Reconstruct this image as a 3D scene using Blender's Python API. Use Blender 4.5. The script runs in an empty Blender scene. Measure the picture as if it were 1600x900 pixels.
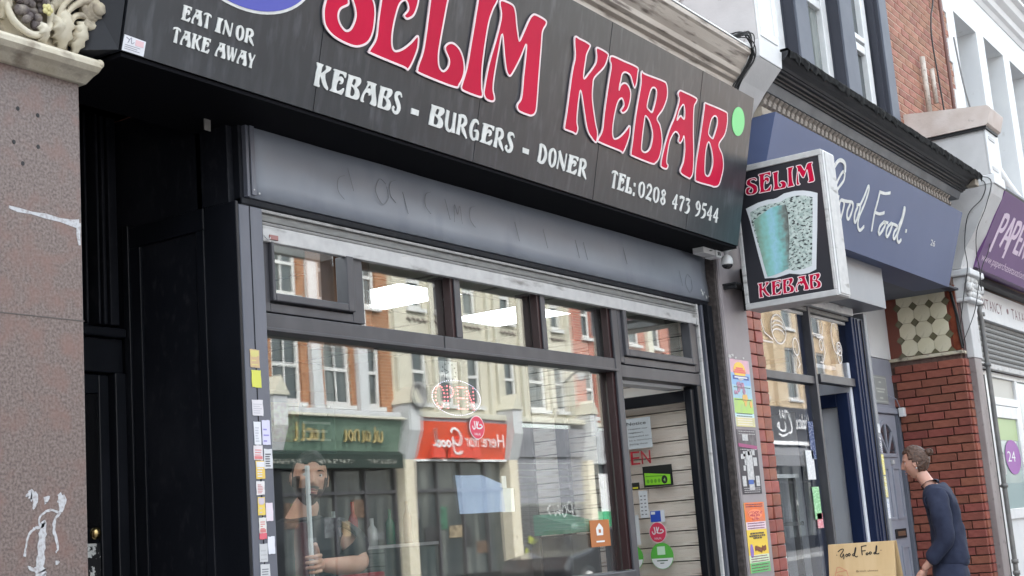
import bpy, bmesh, math, random
from math import sin, cos, pi, radians, sqrt, exp
from mathutils import Vector, Matrix, noise
from mathutils.geometry import tessellate_polygon
random.seed(7)
SC = bpy.context.scene
COL = SC.collection

# ------------------------------------------------------------------ camera
cam = bpy.data.cameras.new('camera'); camo = bpy.data.objects.new('camera', cam); COL.objects.link(camo)
cam.lens = 36 * 2137.55 / 1600; cam.sensor_width = 36; cam.clip_start = .05; cam.clip_end = 500
yaw, pit, rol = 0.57611626, 0.17945635, -0.076948
fw = Vector((cos(yaw)*cos(pit), sin(yaw)*cos(pit), sin(pit))); rt = Vector((sin(yaw), -cos(yaw), 0)); up = rt.cross(fw)
r2 = rt*cos(rol) + up*sin(rol); u2 = -rt*sin(rol) + up*cos(rol)
M = Matrix((r2, u2, -fw)).transposed().to_4x4(); M.translation = Vector((0, 0, 1.35)); camo.matrix_world = M
SC.camera = camo
SC.render.resolution_x, SC.render.resolution_y = 1024, 576
# ------------------------------------------------------------------ sky, sun, exposure
W = bpy.data.worlds.new('World'); SC.world = W; W.use_nodes = True
wn = W.node_tree.nodes; bg = wn['Background']
sky = wn.new('ShaderNodeTexSky'); sky.sky_type = 'NISHITA'; sky.sun_disc = False
SUN_EL, SUN_AZ = radians(50), radians(118)       # azimuth measured from +X, counter-clockwise
sky.sun_elevation = SUN_EL; sky.sun_rotation = pi/2 - SUN_AZ; sky.air_density = 1.0; sky.dust_density = 4; sky.ozone_density = 1.2
hs_ = wn.new('ShaderNodeHueSaturation'); hs_.inputs['Saturation'].default_value = .36; hs_.inputs['Hue'].default_value = .47; W.node_tree.links.new(sky.outputs[0], hs_.inputs['Color']); W.node_tree.links.new(hs_.outputs[0], bg.inputs[0])   # overcast: the sky is nearly white; bg.inputs[1].default_value = .15
sl = bpy.data.lights.new('sun', 'SUN'); sl.energy = .5; sl.angle = radians(10); sl.color = (1, .96, .92)
so = bpy.data.objects.new('sun', sl); COL.objects.link(so)
sd = Vector((cos(SUN_EL)*cos(SUN_AZ), cos(SUN_EL)*sin(SUN_AZ), sin(SUN_EL)))
so.rotation_euler = sd.to_track_quat('Z', 'Y').to_euler(); so.location = sd*30
SC.view_settings.view_transform = 'Standard'; SC.view_settings.look = 'None'; SC.view_settings.exposure = .10; SC.view_settings.gamma = 1

# ------------------------------------------------------------------ helpers
class MB:
    def __init__(s): s.v = []; s.f = []; s.m = []; s.sm = []
    def add(s, vs, fs, m=0, smooth=False):
        n = len(s.v); s.v += [tuple(v) for v in vs]
        for f in fs: s.f.append(tuple(n+i for i in f)); s.m.append(m); s.sm.append(smooth)
        return s
    def box(s, x0, x1, y0, y1, z0, z1, m=0):
        x0, x1 = sorted((x0, x1)); y0, y1 = sorted((y0, y1)); z0, z1 = sorted((z0, z1))
        v = [(x, y, z) for z in (z0, z1) for y in (y0, y1) for x in (x0, x1)]
        return s.add(v, [(0,2,3,1),(4,5,7,6),(0,1,5,4),(2,6,7,3),(0,4,6,2),(1,3,7,5)], m)
    def sweepx(s, prof, x0, x1, m=0, smooth=False):            # prof: (y,z) closed outline, extruded along X
        n = len(prof); v = [(x0, y, z) for y, z in prof] + [(x1, y, z) for y, z in prof]
        f = [(i, (i+1) % n, n+(i+1) % n, n+i) for i in range(n)]
        s.add(v, f, m, smooth)
        for off, rev in ((0, 0), (n, 1)):
            t = tessellate_polygon([[Vector((y, z, 0)) for y, z in prof]])
            s.add(v[off:off+n], [tuple(q) for q in t], m)
        return s
    def prism(s, conts, fr, d0, d1, mf=0, ms=0, back=False):    # conts 2D outlines (first outer, rest holes); fr frame(o,ax,ay,n)
        o, ax, ay, n = fr
        P = [[o + ax*u + ay*v for u, v in c] for c in conts]
        t = tessellate_polygon([[Vector((u, v, 0)) for u, v in c] for c in conts])
        flat = [p for c in P for p in c]
        s.add([p + n*d1 for p in flat], [tuple(q) for q in t], mf)
        if back: s.add([p + n*d0 for p in flat], [tuple(q[::-1]) for q in t], mf)
        for c in P:
            k = len(c)
            s.add([p+n*d0 for p in c]+[p+n*d1 for p in c], [(i, (i+1) % k, k+(i+1) % k, k+i) for i in range(k)], ms)
        return s
    def ribbon(s, pts, fr, w, d0, d1, m=0, closed=False):       # flat strip of width w along a 2D line
        o, ax, ay, n = fr; k = len(pts)
        L = []; R = []
        for i, p in enumerate(pts):
            a = pts[(i-1) % k] if (closed or i > 0) else p; b = pts[(i+1) % k] if (closed or i < k-1) else p
            tx, ty = b[0]-a[0], b[1]-a[1]; l = sqrt(tx*tx+ty*ty) or 1; nx, ny = -ty/l, tx/l
            ww = (p[2] if len(p) > 2 else w)/2
            L.append((p[0]+nx*ww, p[1]+ny*ww)); R.append((p[0]-nx*ww, p[1]-ny*ww))
        v = []
        for d in (d0, d1):
            v += [o+ax*a+ay*b+n*d for a, b in L] + [o+ax*a+ay*b+n*d for a, b in R]
        f = []
        rg = range(k if closed else k-1)
        for i in rg:
            j = (i+1) % k
            f += [(2*k+i, 2*k+j, 3*k+j, 3*k+i), (i, j, 2*k+j, 2*k+i), (k+i, 3*k+i, 3*k+j, k+j)]
        if not closed: f += [(0, 2*k, 3*k, k), (k-1, 2*k-1, 4*k-1, 3*k-1)]
        return s.add(v, f, m)
    def tube(s, path, r, n=8, m=0, caps=True):
        path = [Vector(p) for p in path]; k = len(path); v = []
        rr = r if isinstance(r, (list, tuple)) else [r]*k
        prev = None
        for i, p in enumerate(path):
            t = (path[min(i+1, k-1)] - path[max(i-1, 0)]).normalized()
            a = prev if prev else (Vector((0, 0, 1)) if abs(t.z) < .9 else Vector((1, 0, 0)))
            u = (a - t*a.dot(t)).normalized(); w = t.cross(u); prev = u
            v += [p + (u*cos(2*pi*j/n) + w*sin(2*pi*j/n))*rr[i] for j in range(n)]
        f = [(i*n+j, i*n+(j+1) % n, (i+1)*n+(j+1) % n, (i+1)*n+j) for i in range(k-1) for j in range(n)]
        if caps: f += [tuple(range(n))[::-1], tuple((k-1)*n+j for j in range(n))]
        return s.add(v, f, m, True)
    def ball(s, c, r, m=0, nu=10, nv=7, rot=None):
        r = (r, r, r) if not isinstance(r, (tuple, list)) else r; v = []
        for i in range(nv+1):
            a = -pi/2 + pi*i/nv
            for j in range(nu):
                b = 2*pi*j/nu; d = Vector((cos(a)*cos(b)*r[0], cos(a)*sin(b)*r[1], sin(a)*r[2]))
                if rot: d = rot @ d
                v.append(Vector(c)+d)
        return s.add(v, [(i*nu+j, i*nu+(j+1) % nu, (i+1)*nu+(j+1) % nu, (i+1)*nu+j) for i in range(nv) for j in range(nu)], m, True)
    def build(s, name, mats, parent=None, bevel=0, weld=False):
        o = org(parent) if parent else s.base()
        me = bpy.data.meshes.new(name); me.from_pydata([(x-o[0], y-o[1], z-o[2]) for x, y, z in s.v], [], s.f)
        for p, a, b in zip(me.polygons, s.m, s.sm): p.material_index = a; p.use_smooth = b
        for mt in (mats if isinstance(mats, (list, tuple)) else [mats]): me.materials.append(mt)
        bm = bmesh.new(); bm.from_mesh(me)
        if weld: bmesh.ops.remove_doubles(bm, verts=bm.verts, dist=1e-5)
        bmesh.ops.recalc_face_normals(bm, faces=bm.faces); bm.to_mesh(me); bm.free()
        ob = bpy.data.objects.new(name, me); COL.objects.link(ob)
        if parent: ob.parent = parent; ORG[ob] = o
        else: ob.location = o; ORG[ob] = o
        if bevel:
            b = ob.modifiers.new('bevel', 'BEVEL'); b.width = bevel; b.segments = 2; b.limit_method = 'ANGLE'; b.angle_limit = radians(50)
        return ob
    def base(s):
        xs, ys, zs = zip(*s.v); return ((min(xs)+max(xs))/2, (min(ys)+max(ys))/2, min(zs))
ORG = {}
def org(o): return ORG.get(o, (0, 0, 0))
def tag(o, label, cat, group=None):
    o['label'] = label; o['category'] = cat
    if group: o['group'] = group
    return o
def thing(name, label, cat, loc, group=None):
    o = bpy.data.objects.new(name, None); COL.objects.link(o); o.location = loc; o.empty_display_size = .1; ORG[o] = tuple(loc)
    return tag(o, label, cat, group)
def struct(o): o['kind'] = 'structure'; return o
def bx(name, mat, parent, *a, bevel=0): return MB().box(*a).build(name, mat, parent, bevel)
def fr(o, ax, ay):
    o, ax, ay = Vector(o), Vector(ax).normalized(), Vector(ay).normalized(); return (o, ax, ay, ax.cross(ay))
def cr(pts, n=4, closed=True):
    out = []; k = len(pts); d = len(pts[0])
    for i in range(k if closed else k-1):
        p = [pts[(i+j-1) % k] if closed else pts[max(0, min(k-1, i+j-1))] for j in range(4)]
        for t in (q/n for q in range(n)):
            out.append(tuple(.5*(2*p[1][c]+(p[2][c]-p[0][c])*t+(2*p[0][c]-5*p[1][c]+4*p[2][c]-p[3][c])*t*t+(-p[0][c]+3*p[1][c]-3*p[2][c]+p[3][c])*t**3) for c in range(d)))
    if not closed: out.append(tuple(pts[-1]))
    return out
def clone(o, loc, parent, name=None):        # a piece that shares its mesh
    c = o.copy(); COL.objects.link(c); c.parent = parent; pl = org(parent)
    c.location = (loc[0]-pl[0], loc[1]-pl[1], loc[2]-pl[2]); ORG[c] = tuple(loc); return c
def piece(name, mb, mats):                   # mesh centred at the origin, linked by clone()
    me = bpy.data.meshes.new(name); me.from_pydata(mb.v, [], mb.f)
    for p, a in zip(me.polygons, mb.m): p.material_index = a
    for mt in (mats if isinstance(mats, (list, tuple)) else [mats]): me.materials.append(mt)
    bm = bmesh.new(); bm.from_mesh(me); bmesh.ops.recalc_face_normals(bm, faces=bm.faces); bm.to_mesh(me); bm.free()
    return me
def put(name, me, loc, parent, rot=None, scale=None):
    c = bpy.data.objects.new(name, me); COL.objects.link(c); c.parent = parent; pl = org(parent)
    c.location = (loc[0]-pl[0], loc[1]-pl[1], loc[2]-pl[2]); ORG[c] = tuple(loc)
    if rot: c.rotation_euler = rot
    if scale: c.scale = scale
    return c
_T = {}
def text2d(body):                            # built-in font outline as triangles, height of capitals = 1
    if body not in _T:
        cu = bpy.data.curves.new('t', 'FONT'); cu.body = body; cu.resolution_u = 3
        o = bpy.data.objects.new('t', cu); COL.objects.link(o); dg = bpy.context.evaluated_depsgraph_get(); dg.update()
        me = bpy.data.meshes.new_from_object(o.evaluated_get(dg)); vs = [(v.co.x, v.co.y) for v in me.vertices]; fs = [tuple(p.vertices) for p in me.polygons]
        bpy.data.objects.remove(o); bpy.data.curves.remove(cu); bpy.data.meshes.remove(me)
        _T[body] = (vs, fs)
    return _T[body]
def text(mb, body, f, u0, v0, width, height, d=.001, m=0, capref=.73):
    vs, fs = text2d(body)
    if not vs: return mb
    x0 = min(v[0] for v in vs); x1 = max(v[0] for v in vs); o, ax, ay, n = f
    return mb.add([o+ax*(u0+(x-x0)/(x1-x0)*width)+ay*(v0+y/capref*height)+n*d for x, y in vs], fs, m)

# ------------------------------------------------------------------ materials
def nd(t, k, **kw):
    n = t.nodes.new(k)
    for a, b in kw.items(): setattr(n, a, b)
    return n
def mat(name, c, rough=.6, c2=None, sc=6, det=6, stretch=(1,1,1), thr=(.35,.65), bump=0, bsc=60, spec=.5, metal=0, c3=None, sc3=1.5, st3=(1,1,1), thr3=(.5,.75), rv=0, vary=0, coat=0, sss=0):
    m = bpy.data.materials.new(name); m.use_nodes = True; t = m.node_tree; b = t.nodes['Principled BSDF']; L = t.links.new
    b.inputs['Base Color'].default_value = (*c, 1); b.inputs['Roughness'].default_value = rough; b.inputs['Metallic'].default_value = metal
    b.inputs['Specular IOR Level'].default_value = spec; b.inputs['Coat Weight'].default_value = coat
    if sss: b.inputs['Subsurface Weight'].default_value = sss; b.inputs['Subsurface Radius'].default_value = (.01, .004, .002); b.inputs['Subsurface Scale'].default_value = 1
    tc = nd(t, 'ShaderNodeTexCoord'); last = None
    def nz(scale, st, detail=6):
        mp = nd(t, 'ShaderNodeMapping'); mp.inputs['Scale'].default_value = st; L(tc.outputs['Object'], mp.inputs[0])
        n = nd(t, 'ShaderNodeTexNoise'); n.inputs['Scale'].default_value = scale; n.inputs['Detail'].default_value = detail; L(mp.outputs[0], n.inputs[0]); return n
    if c2:
        n = nz(sc, stretch, det); r = nd(t, 'ShaderNodeValToRGB'); r.color_ramp.elements[0].position, r.color_ramp.elements[1].position = thr
        r.color_ramp.elements[0].color = (*c, 1); r.color_ramp.elements[1].color = (*c2, 1); L(n.outputs[0], r.inputs[0]); last = r.outputs[0]
        if rv:
            mr = nd(t, 'ShaderNodeMapRange'); mr.inputs[3].default_value = rough-rv; mr.inputs[4].default_value = rough+rv; L(n.outputs[0], mr.inputs[0]); L(mr.outputs[0], b.inputs['Roughness'])
    if c3:
        n = nz(sc3, st3, 8); mr = nd(t, 'ShaderNodeMapRange'); mr.inputs[1].default_value, mr.inputs[2].default_value = thr3; L(n.outputs[0], mr.inputs[0])
        mx = nd(t, 'ShaderNodeMix', data_type='RGBA'); L(mr.outputs[0], mx.inputs[0]); mx.inputs[7].default_value = (*c3, 1)
        if last: L(last, mx.inputs[6])
        else: mx.inputs[6].default_value = (*c, 1)
        last = mx.outputs[2]
    if vary:
        oi = nd(t, 'ShaderNodeObjectInfo'); hs = nd(t, 'ShaderNodeHueSaturation'); mr = nd(t, 'ShaderNodeMapRange')
        mr.inputs[3].default_value = 1-vary; mr.inputs[4].default_value = 1+vary*.6; L(oi.outputs['Random'], mr.inputs[0]); L(mr.outputs[0], hs.inputs['Value'])
        m2 = nd(t, 'ShaderNodeMapRange'); m2.inputs[3].default_value = .5-vary*.04; m2.inputs[4].default_value = .5+vary*.05
        wn_ = nd(t, 'ShaderNodeTexWhiteNoise', noise_dimensions='1D'); L(oi.outputs['Random'], wn_.inputs['W']); L(wn_.outputs[0], m2.inputs[0]); L(m2.outputs[0], hs.inputs['Hue'])
        if last: L(last, hs.inputs['Color'])
        else: hs.inputs['Color'].default_value = (*c, 1)
        last = hs.outputs[0]
    if last: L(last, b.inputs['Base Color'])
    if bump:
        n = nz(bsc, stretch); bp = nd(t, 'ShaderNodeBump'); bp.inputs['Strength'].default_value = bump; bp.inputs['Distance'].default_value = .01; L(n.outputs[0], bp.inputs['Height']); L(bp.outputs[0], b.inputs['Normal'])
    return m
def emit(name, c, s):
    m = bpy.data.materials.new(name); m.use_nodes = True; b = m.node_tree.nodes['Principled BSDF']
    b.inputs['Base Color'].default_value = (*c, 1); b.inputs['Emission Color'].default_value = (*c, 1); b.inputs['Emission Strength'].default_value = s; return m
def glass(name, fac, tint=(1,1,1), wav=.0, gcol=(1,1,1), wsc=1.3):
    m = bpy.data.materials.new(name); m.use_nodes = True; t = m.node_tree; L = t.links.new; t.nodes.clear()
    o = nd(t, 'ShaderNodeOutputMaterial'); mx = nd(t, 'ShaderNodeMixShader'); tr = nd(t, 'ShaderNodeBsdfTransparent'); gl = nd(t, 'ShaderNodeBsdfGlossy')
    tr.inputs[0].default_value = (*tint, 1); gl.inputs['Roughness'].default_value = 0.0; gl.inputs[0].default_value = (*gcol, 1)
    lw = nd(t, 'ShaderNodeLayerWeight'); lw.inputs[0].default_value = .3
    ma = nd(t, 'ShaderNodeMath', operation='MULTIPLY_ADD', use_clamp=True); ma.inputs[1].default_value = .25; ma.inputs[2].default_value = fac; L(lw.outputs['Fresnel'], ma.inputs[0])
    L(ma.outputs[0], mx.inputs[0]); L(tr.outputs[0], mx.inputs[1]); L(gl.outputs[0], mx.inputs[2]); L(mx.outputs[0], o.inputs[0])
    if wav:
        tc = nd(t, 'ShaderNodeTexCoord'); n = nd(t, 'ShaderNodeTexNoise'); n.inputs['Scale'].default_value = wsc; n.inputs['Detail'].default_value = 1; L(tc.outputs['Object'], n.inputs[0])
        bp = nd(t, 'ShaderNodeBump'); bp.inputs['Strength'].default_value = 1; bp.inputs['Distance'].default_value = wav; L(n.outputs[0], bp.inputs['Height']); L(bp.outputs[0], gl.inputs['Normal'])
    return m
def cone_print(name):                      # printed picture: pale blue middle band fading to grey green at both edges
    m = bpy.data.materials.new(name); m.use_nodes = True; t = m.node_tree; L = t.links.new; b = t.nodes['Principled BSDF']; b.inputs['Roughness'].default_value = .45
    tc = nd(t, 'ShaderNodeTexCoord'); sp_ = nd(t, 'ShaderNodeSeparateXYZ'); L(tc.outputs['Object'], sp_.inputs[0])
    n = nd(t, 'ShaderNodeTexNoise'); n.inputs['Scale'].default_value = 30; n.inputs['Detail'].default_value = 8; L(tc.outputs['Object'], n.inputs[0])
    a = nd(t, 'ShaderNodeMath', operation='MULTIPLY_ADD'); a.inputs[1].default_value = .10; L(n.outputs[0], a.inputs[0]); L(sp_.outputs['Y'], a.inputs[2])
    mr = nd(t, 'ShaderNodeMapRange'); mr.inputs[1].default_value = .0; mr.inputs[2].default_value = .22; L(a.outputs[0], mr.inputs[0])
    r = nd(t, 'ShaderNodeValToRGB'); e = r.color_ramp.elements; e[0].position = 0; e[0].color = (.10,.10,.09,1); e[1].position = 1; e[1].color = (.20,.27,.22,1)
    for p, c in ((.12,(.19,.24,.22,1)),(.30,(.22,.50,.48,1)),(.48,(.32,.58,.68,1)),(.62,(.26,.55,.52,1)),(.82,(.24,.42,.34,1))): q = e.new(p); q.color = c
    L(mr.outputs[0], r.inputs[0]); L(r.outputs[0], b.inputs['Base Color']); return m
def brickmat(name, c1, c2, mortar, bw=.225, rh=.075, axis='xz', ms=.01, rough=.85):
    m = bpy.data.materials.new(name); m.use_nodes = True; t = m.node_tree; L = t.links.new; b = t.nodes['Principled BSDF']; b.inputs['Roughness'].default_value = rough
    tc = nd(t, 'ShaderNodeTexCoord'); sp = nd(t, 'ShaderNodeSeparateXYZ'); cb = nd(t, 'ShaderNodeCombineXYZ'); L(tc.outputs['Object'], sp.inputs[0])
    L(sp.outputs['X' if axis[0] == 'x' else 'Y'], cb.inputs[0]); L(sp.outputs['Z'], cb.inputs[1])
    br = nd(t, 'ShaderNodeTexBrick'); L(cb.outputs[0], br.inputs[0]); br.inputs['Scale'].default_value = 1
    br.inputs['Color1'].default_value = (*c1, 1); br.inputs['Color2'].default_value = (*c2, 1); br.inputs['Mortar'].default_value = (*mortar, 1)
    br.inputs['Mortar Size'].default_value = ms; br.inputs['Brick Width'].default_value = bw; br.inputs['Row Height'].default_value = rh; br.inputs['Mortar Smooth'].default_value = .3
    n = nd(t, 'ShaderNodeTexNoise'); n.inputs['Scale'].default_value = 3; n.inputs['Detail'].default_value = 6; L(tc.outputs['Object'], n.inputs[0])
    hs = nd(t, 'ShaderNodeHueSaturation'); mr = nd(t, 'ShaderNodeMapRange'); mr.inputs[3].default_value = .6; mr.inputs[4].default_value = 1.4; L(n.outputs[0], mr.inputs[0]); L(mr.outputs[0], hs.inputs['Value']); L(br.outputs[0], hs.inputs['Color']); L(hs.outputs[0], b.inputs['Base Color'])
    bp = nd(t, 'ShaderNodeBump'); bp.inputs['Strength'].default_value = .5; bp.inputs['Distance'].default_value = .01; bp.invert = True; L(br.outputs['Fac'], bp.inputs['Height']); L(bp.outputs[0], b.inputs['Normal'])
    return m

m_board = mat('sign_board_charcoal', (.026,.029,.035), .28, c2=(.045,.048,.056), sc=5, stretch=(6,6,.35), thr=(.45,.8), spec=.4, c3=(.10,.105,.12), sc3=7, st3=(3.2,3.2,.10), thr3=(.56,.9))
m_soff = mat('soffit_black', (.004,.004,.006), .8, spec=.1)
m_red = mat('acrylic_red', (.55,.004,.045), .5, spec=.12, c2=(.47,.004,.038), sc=3)
m_pink = mat('letter_edge_white', (.82,.66,.68), .4)
m_white = mat('white_letter', (.72,.72,.7), .45, c2=(.6,.6,.58), sc=30)
m_green = mat('sticker_green', (.22,.68,.25), .5)
m_blue = mat('sign_blue', (.07,.08,.42), .4)
m_box = mat('painted_steel_blue_grey', (.19,.205,.24), .42, c2=(.23,.25,.29), sc=2.2, stretch=(1,1,.6), thr=(.3,.7), bump=.12, bsc=3, c3=(.185,.20,.24), sc3=7, st3=(1,1,.4), thr3=(.58,.72), spec=.5)
m_black = mat('black_gloss_paint', (.006,.007,.010), .35, c2=(.012,.013,.018), sc=4, stretch=(1,1,.4), thr=(.45,.75), bump=.12, bsc=25, spec=.3)
m_blackmatt = mat('black_paint_dusty', (.007,.008,.012), .6, spec=.2, c2=(.028,.029,.034), sc=30, stretch=(1,1,.5), thr=(.55,.85), c3=(.016,.017,.022), sc3=3, bump=.1)
m_frame = mat('frame_anthracite', (.045,.044,.052), .42, c2=(.075,.073,.082), sc=9, thr=(.4,.8), stretch=(1,1,.6), spec=.5)
m_post = mat('post_grey_paint', (.092,.097,.122), .42, c2=(.125,.13,.158), sc=6, stretch=(1,1,.3), bump=.1, bsc=20)
m_alu = mat('aluminium_rail', (.42,.41,.41), .5, c2=(.52,.51,.5), sc=20, thr=(.3,.7), c3=(.2,.19,.18), sc3=5, st3=(1,1,4), thr3=(.58,.7))
m_slat = mat('shutter_slat_grey', (.13,.125,.12), .6, c2=(.19,.185,.175), sc=20, stretch=(1,1,5))
m_dred = mat('dark_red_wood_and_shade', (.026,.007,.008), .4)
m_granite = mat('pink_granite', (.098,.068,.062), .32, c2=(.215,.165,.15), sc=120, det=5, thr=(.36,.66), c3=(.19,.105,.088), sc3=13, thr3=(.50,.80), bump=.03, bsc=90, spec=.5)
m_stone = mat('cream_stone', (.50,.43,.31), .8, c2=(.62,.56,.44), sc=12, thr=(.35,.65), c3=(.12,.09,.075), sc3=10, thr3=(.5,.66), bump=.4, bsc=40)
m_stonec = mat('cream_stone_clean', (.55,.49,.37), .75, c2=(.66,.61,.5), sc=9, thr=(.35,.65), c3=(.25,.2,.15), sc3=9, thr3=(.6,.75), bump=.3, bsc=40)
m_stoned = mat('sooty_stone', (.10,.08,.08), .8, c2=(.30,.26,.22), sc=26, thr=(.45,.7), bump=.5, bsc=60)
m_mauve = mat('pilaster_mauve_paint', (.27,.235,.245), .55, c2=(.32,.285,.29), sc=4, c3=(.12,.1,.1), sc3=22, thr3=(.72,.76), bump=.08, bsc=20)
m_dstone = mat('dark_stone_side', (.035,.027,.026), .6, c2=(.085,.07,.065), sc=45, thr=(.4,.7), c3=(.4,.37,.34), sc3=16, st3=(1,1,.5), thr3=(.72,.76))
m_corn = mat('cornice_cream', (.42,.36,.31), .6, c2=(.54,.48,.42), sc=4, stretch=(.4,3,3), c3=(.13,.10,.085), sc3=9, st3=(.5,4,4), thr3=(.55,.72), bump=.1)
m_wht = mat('white_masonry', (.64,.64,.65), .6, c2=(.70,.70,.70), sc=3, c3=(.5,.48,.46), sc3=8, thr3=(.66,.8), bump=.06, bsc=12)
m_lgrey = mat('console_grey_render', (.50,.49,.49), .7, c2=(.58,.57,.57), sc=4, c3=(.25,.22,.21), sc3=14, thr3=(.68,.75), bump=.1)
m_cable = mat('cable_black', (.015,.015,.016), .5)
m_gfblue = mat('fascia_slate_blue', (.062,.085,.175), .5, c2=(.075,.10,.20), sc=1.2, spec=.5)
m_navy = mat('navy_paint', (.006,.012,.042), .45, c2=(.010,.020,.060), sc=6, stretch=(1,1,.3), spec=.25)
m_gfgrey = mat('grey_box_metal', (.17,.175,.195), .45, c2=(.22,.225,.245), sc=2)
m_ink = mat('printed_black', (.01,.01,.012), .6)
m_felt = mat('roofing_felt', (.008,.008,.009), .9, c2=(.03,.03,.03), sc=30, spec=.1)
m_dark = mat('cornice_black', (.012,.012,.014), .5, spec=.3, c2=(.028,.028,.032), sc=6, stretch=(.5,3,3), c3=(.2,.19,.18), sc3=25, thr3=(.7,.8), bump=.15, bsc=15)
m_frieze = mat('frieze_grey', (.10,.105,.115), .5, c2=(.15,.155,.165), sc=5)
m_dent = mat('dentil_stone', (.24,.205,.18), .8, c2=(.33,.29,.25), sc=30, thr=(.35,.65))
m_strip = mat('stone_strip', (.38,.33,.27), .8, c2=(.22,.19,.15), sc=12, thr=(.4,.7))
m_brk = mat('red_brick', (.23,.062,.042), .8, c2=(.29,.088,.06), sc=25, c3=(.19,.058,.042), sc3=4, thr3=(.5,.8), bump=.25, bsc=70, vary=.2)
m_brk2 = mat('upper_brick', (.27,.115,.08), .85, c2=(.35,.16,.11), sc=20, bump=.25, bsc=70, vary=.25)
m_tileb = mat('red_clay_tile', (.29,.075,.05), .55, c2=(.35,.10,.07), sc=25, c3=(.15,.06,.06), sc3=6, thr3=(.55,.75), bump=.15, bsc=60, vary=.25)
m_mort = mat('dark_mortar', (.10,.06,.05), .9, c2=(.15,.10,.085), sc=40)
m_mort2 = mat('pale_mortar', (.50,.36,.28), .9, c2=(.4,.3,.24), sc=30)
m_tile = mat('cream_glazed_tile', (.62,.56,.40), .2, c2=(.68,.62,.47), sc=5, c3=(.30,.26,.15), sc3=11, thr3=(.62,.8), spec=.7, vary=.07)
m_tiled = mat('olive_glazed_tile', (.14,.125,.075), .2, spec=.6)
m_gdoor = mat('grey_door_paint', (.26,.27,.32), .45, c2=(.30,.31,.36), sc=5)
m_leaf = mat('pale_grey_board', (.66,.68,.74), .6, c2=(.72,.73,.78), sc=2)
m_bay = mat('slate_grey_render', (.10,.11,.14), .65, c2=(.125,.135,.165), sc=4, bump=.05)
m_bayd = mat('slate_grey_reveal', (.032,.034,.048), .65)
m_upvc = mat('white_upvc', (.75,.75,.75), .35, c2=(.68,.68,.68), sc=10)
m_wood = mat('whitewashed_board', (.86,.77,.68), .6, c2=(.92,.87,.81), sc=5, stretch=(1,.5,7), thr=(.3,.7), c3=(.24,.13,.07), sc3=6, st3=(1,.7,9), thr3=(.56,.8), bump=.15, bsc=40, vary=.1)
m_ceil = mat('ceiling_tile', (.36,.35,.28), .85, c2=(.40,.39,.31), sc=10, bump=.1)
m_tbar = mat('ceiling_t_bar', (.12,.11,.09), .6)
m_led = emit('led_panel', (.90,.95,1), 4.6)
m_int = mat('interior_wall', (.17,.15,.13), .8, c2=(.22,.2,.17), sc=2)
m_floor = mat('interior_floor', (.11,.10,.09), .5)
m_concr = mat('pavement_slab', (.10,.10,.10), .85, c2=(.15,.148,.145), sc=5, bump=.1, c3=(.13,.12,.12), sc3=3)
m_asph = mat('asphalt', (.05,.05,.052), .85, c2=(.075,.075,.078), sc=80, bump=.3, bsc=120)
m_kerb = mat('kerb_granite', (.3,.3,.29), .8, c2=(.2,.2,.2), sc=60)
g_main = glass('shop_window_glass', .10, (.93,.97,.95), .0016, (1,1,1), 1.1)
g_back = glass('glass_inner_face', .01, (1,1,1))
g_leaf = glass('door_glass', .04, (1,.99,.98))
g_gf = glass('good_food_glass', .12, (.93,.96,.97), .0012, (1,1,1), 1.4)
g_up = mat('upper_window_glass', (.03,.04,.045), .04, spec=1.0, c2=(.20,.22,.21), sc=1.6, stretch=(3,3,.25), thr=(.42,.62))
g_opp = mat('opposite_window_glass', (.035,.045,.05), .05, spec=1.0, c2=(.14,.15,.14), sc=1.3, stretch=(3,3,.3), thr=(.45,.7))

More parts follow.
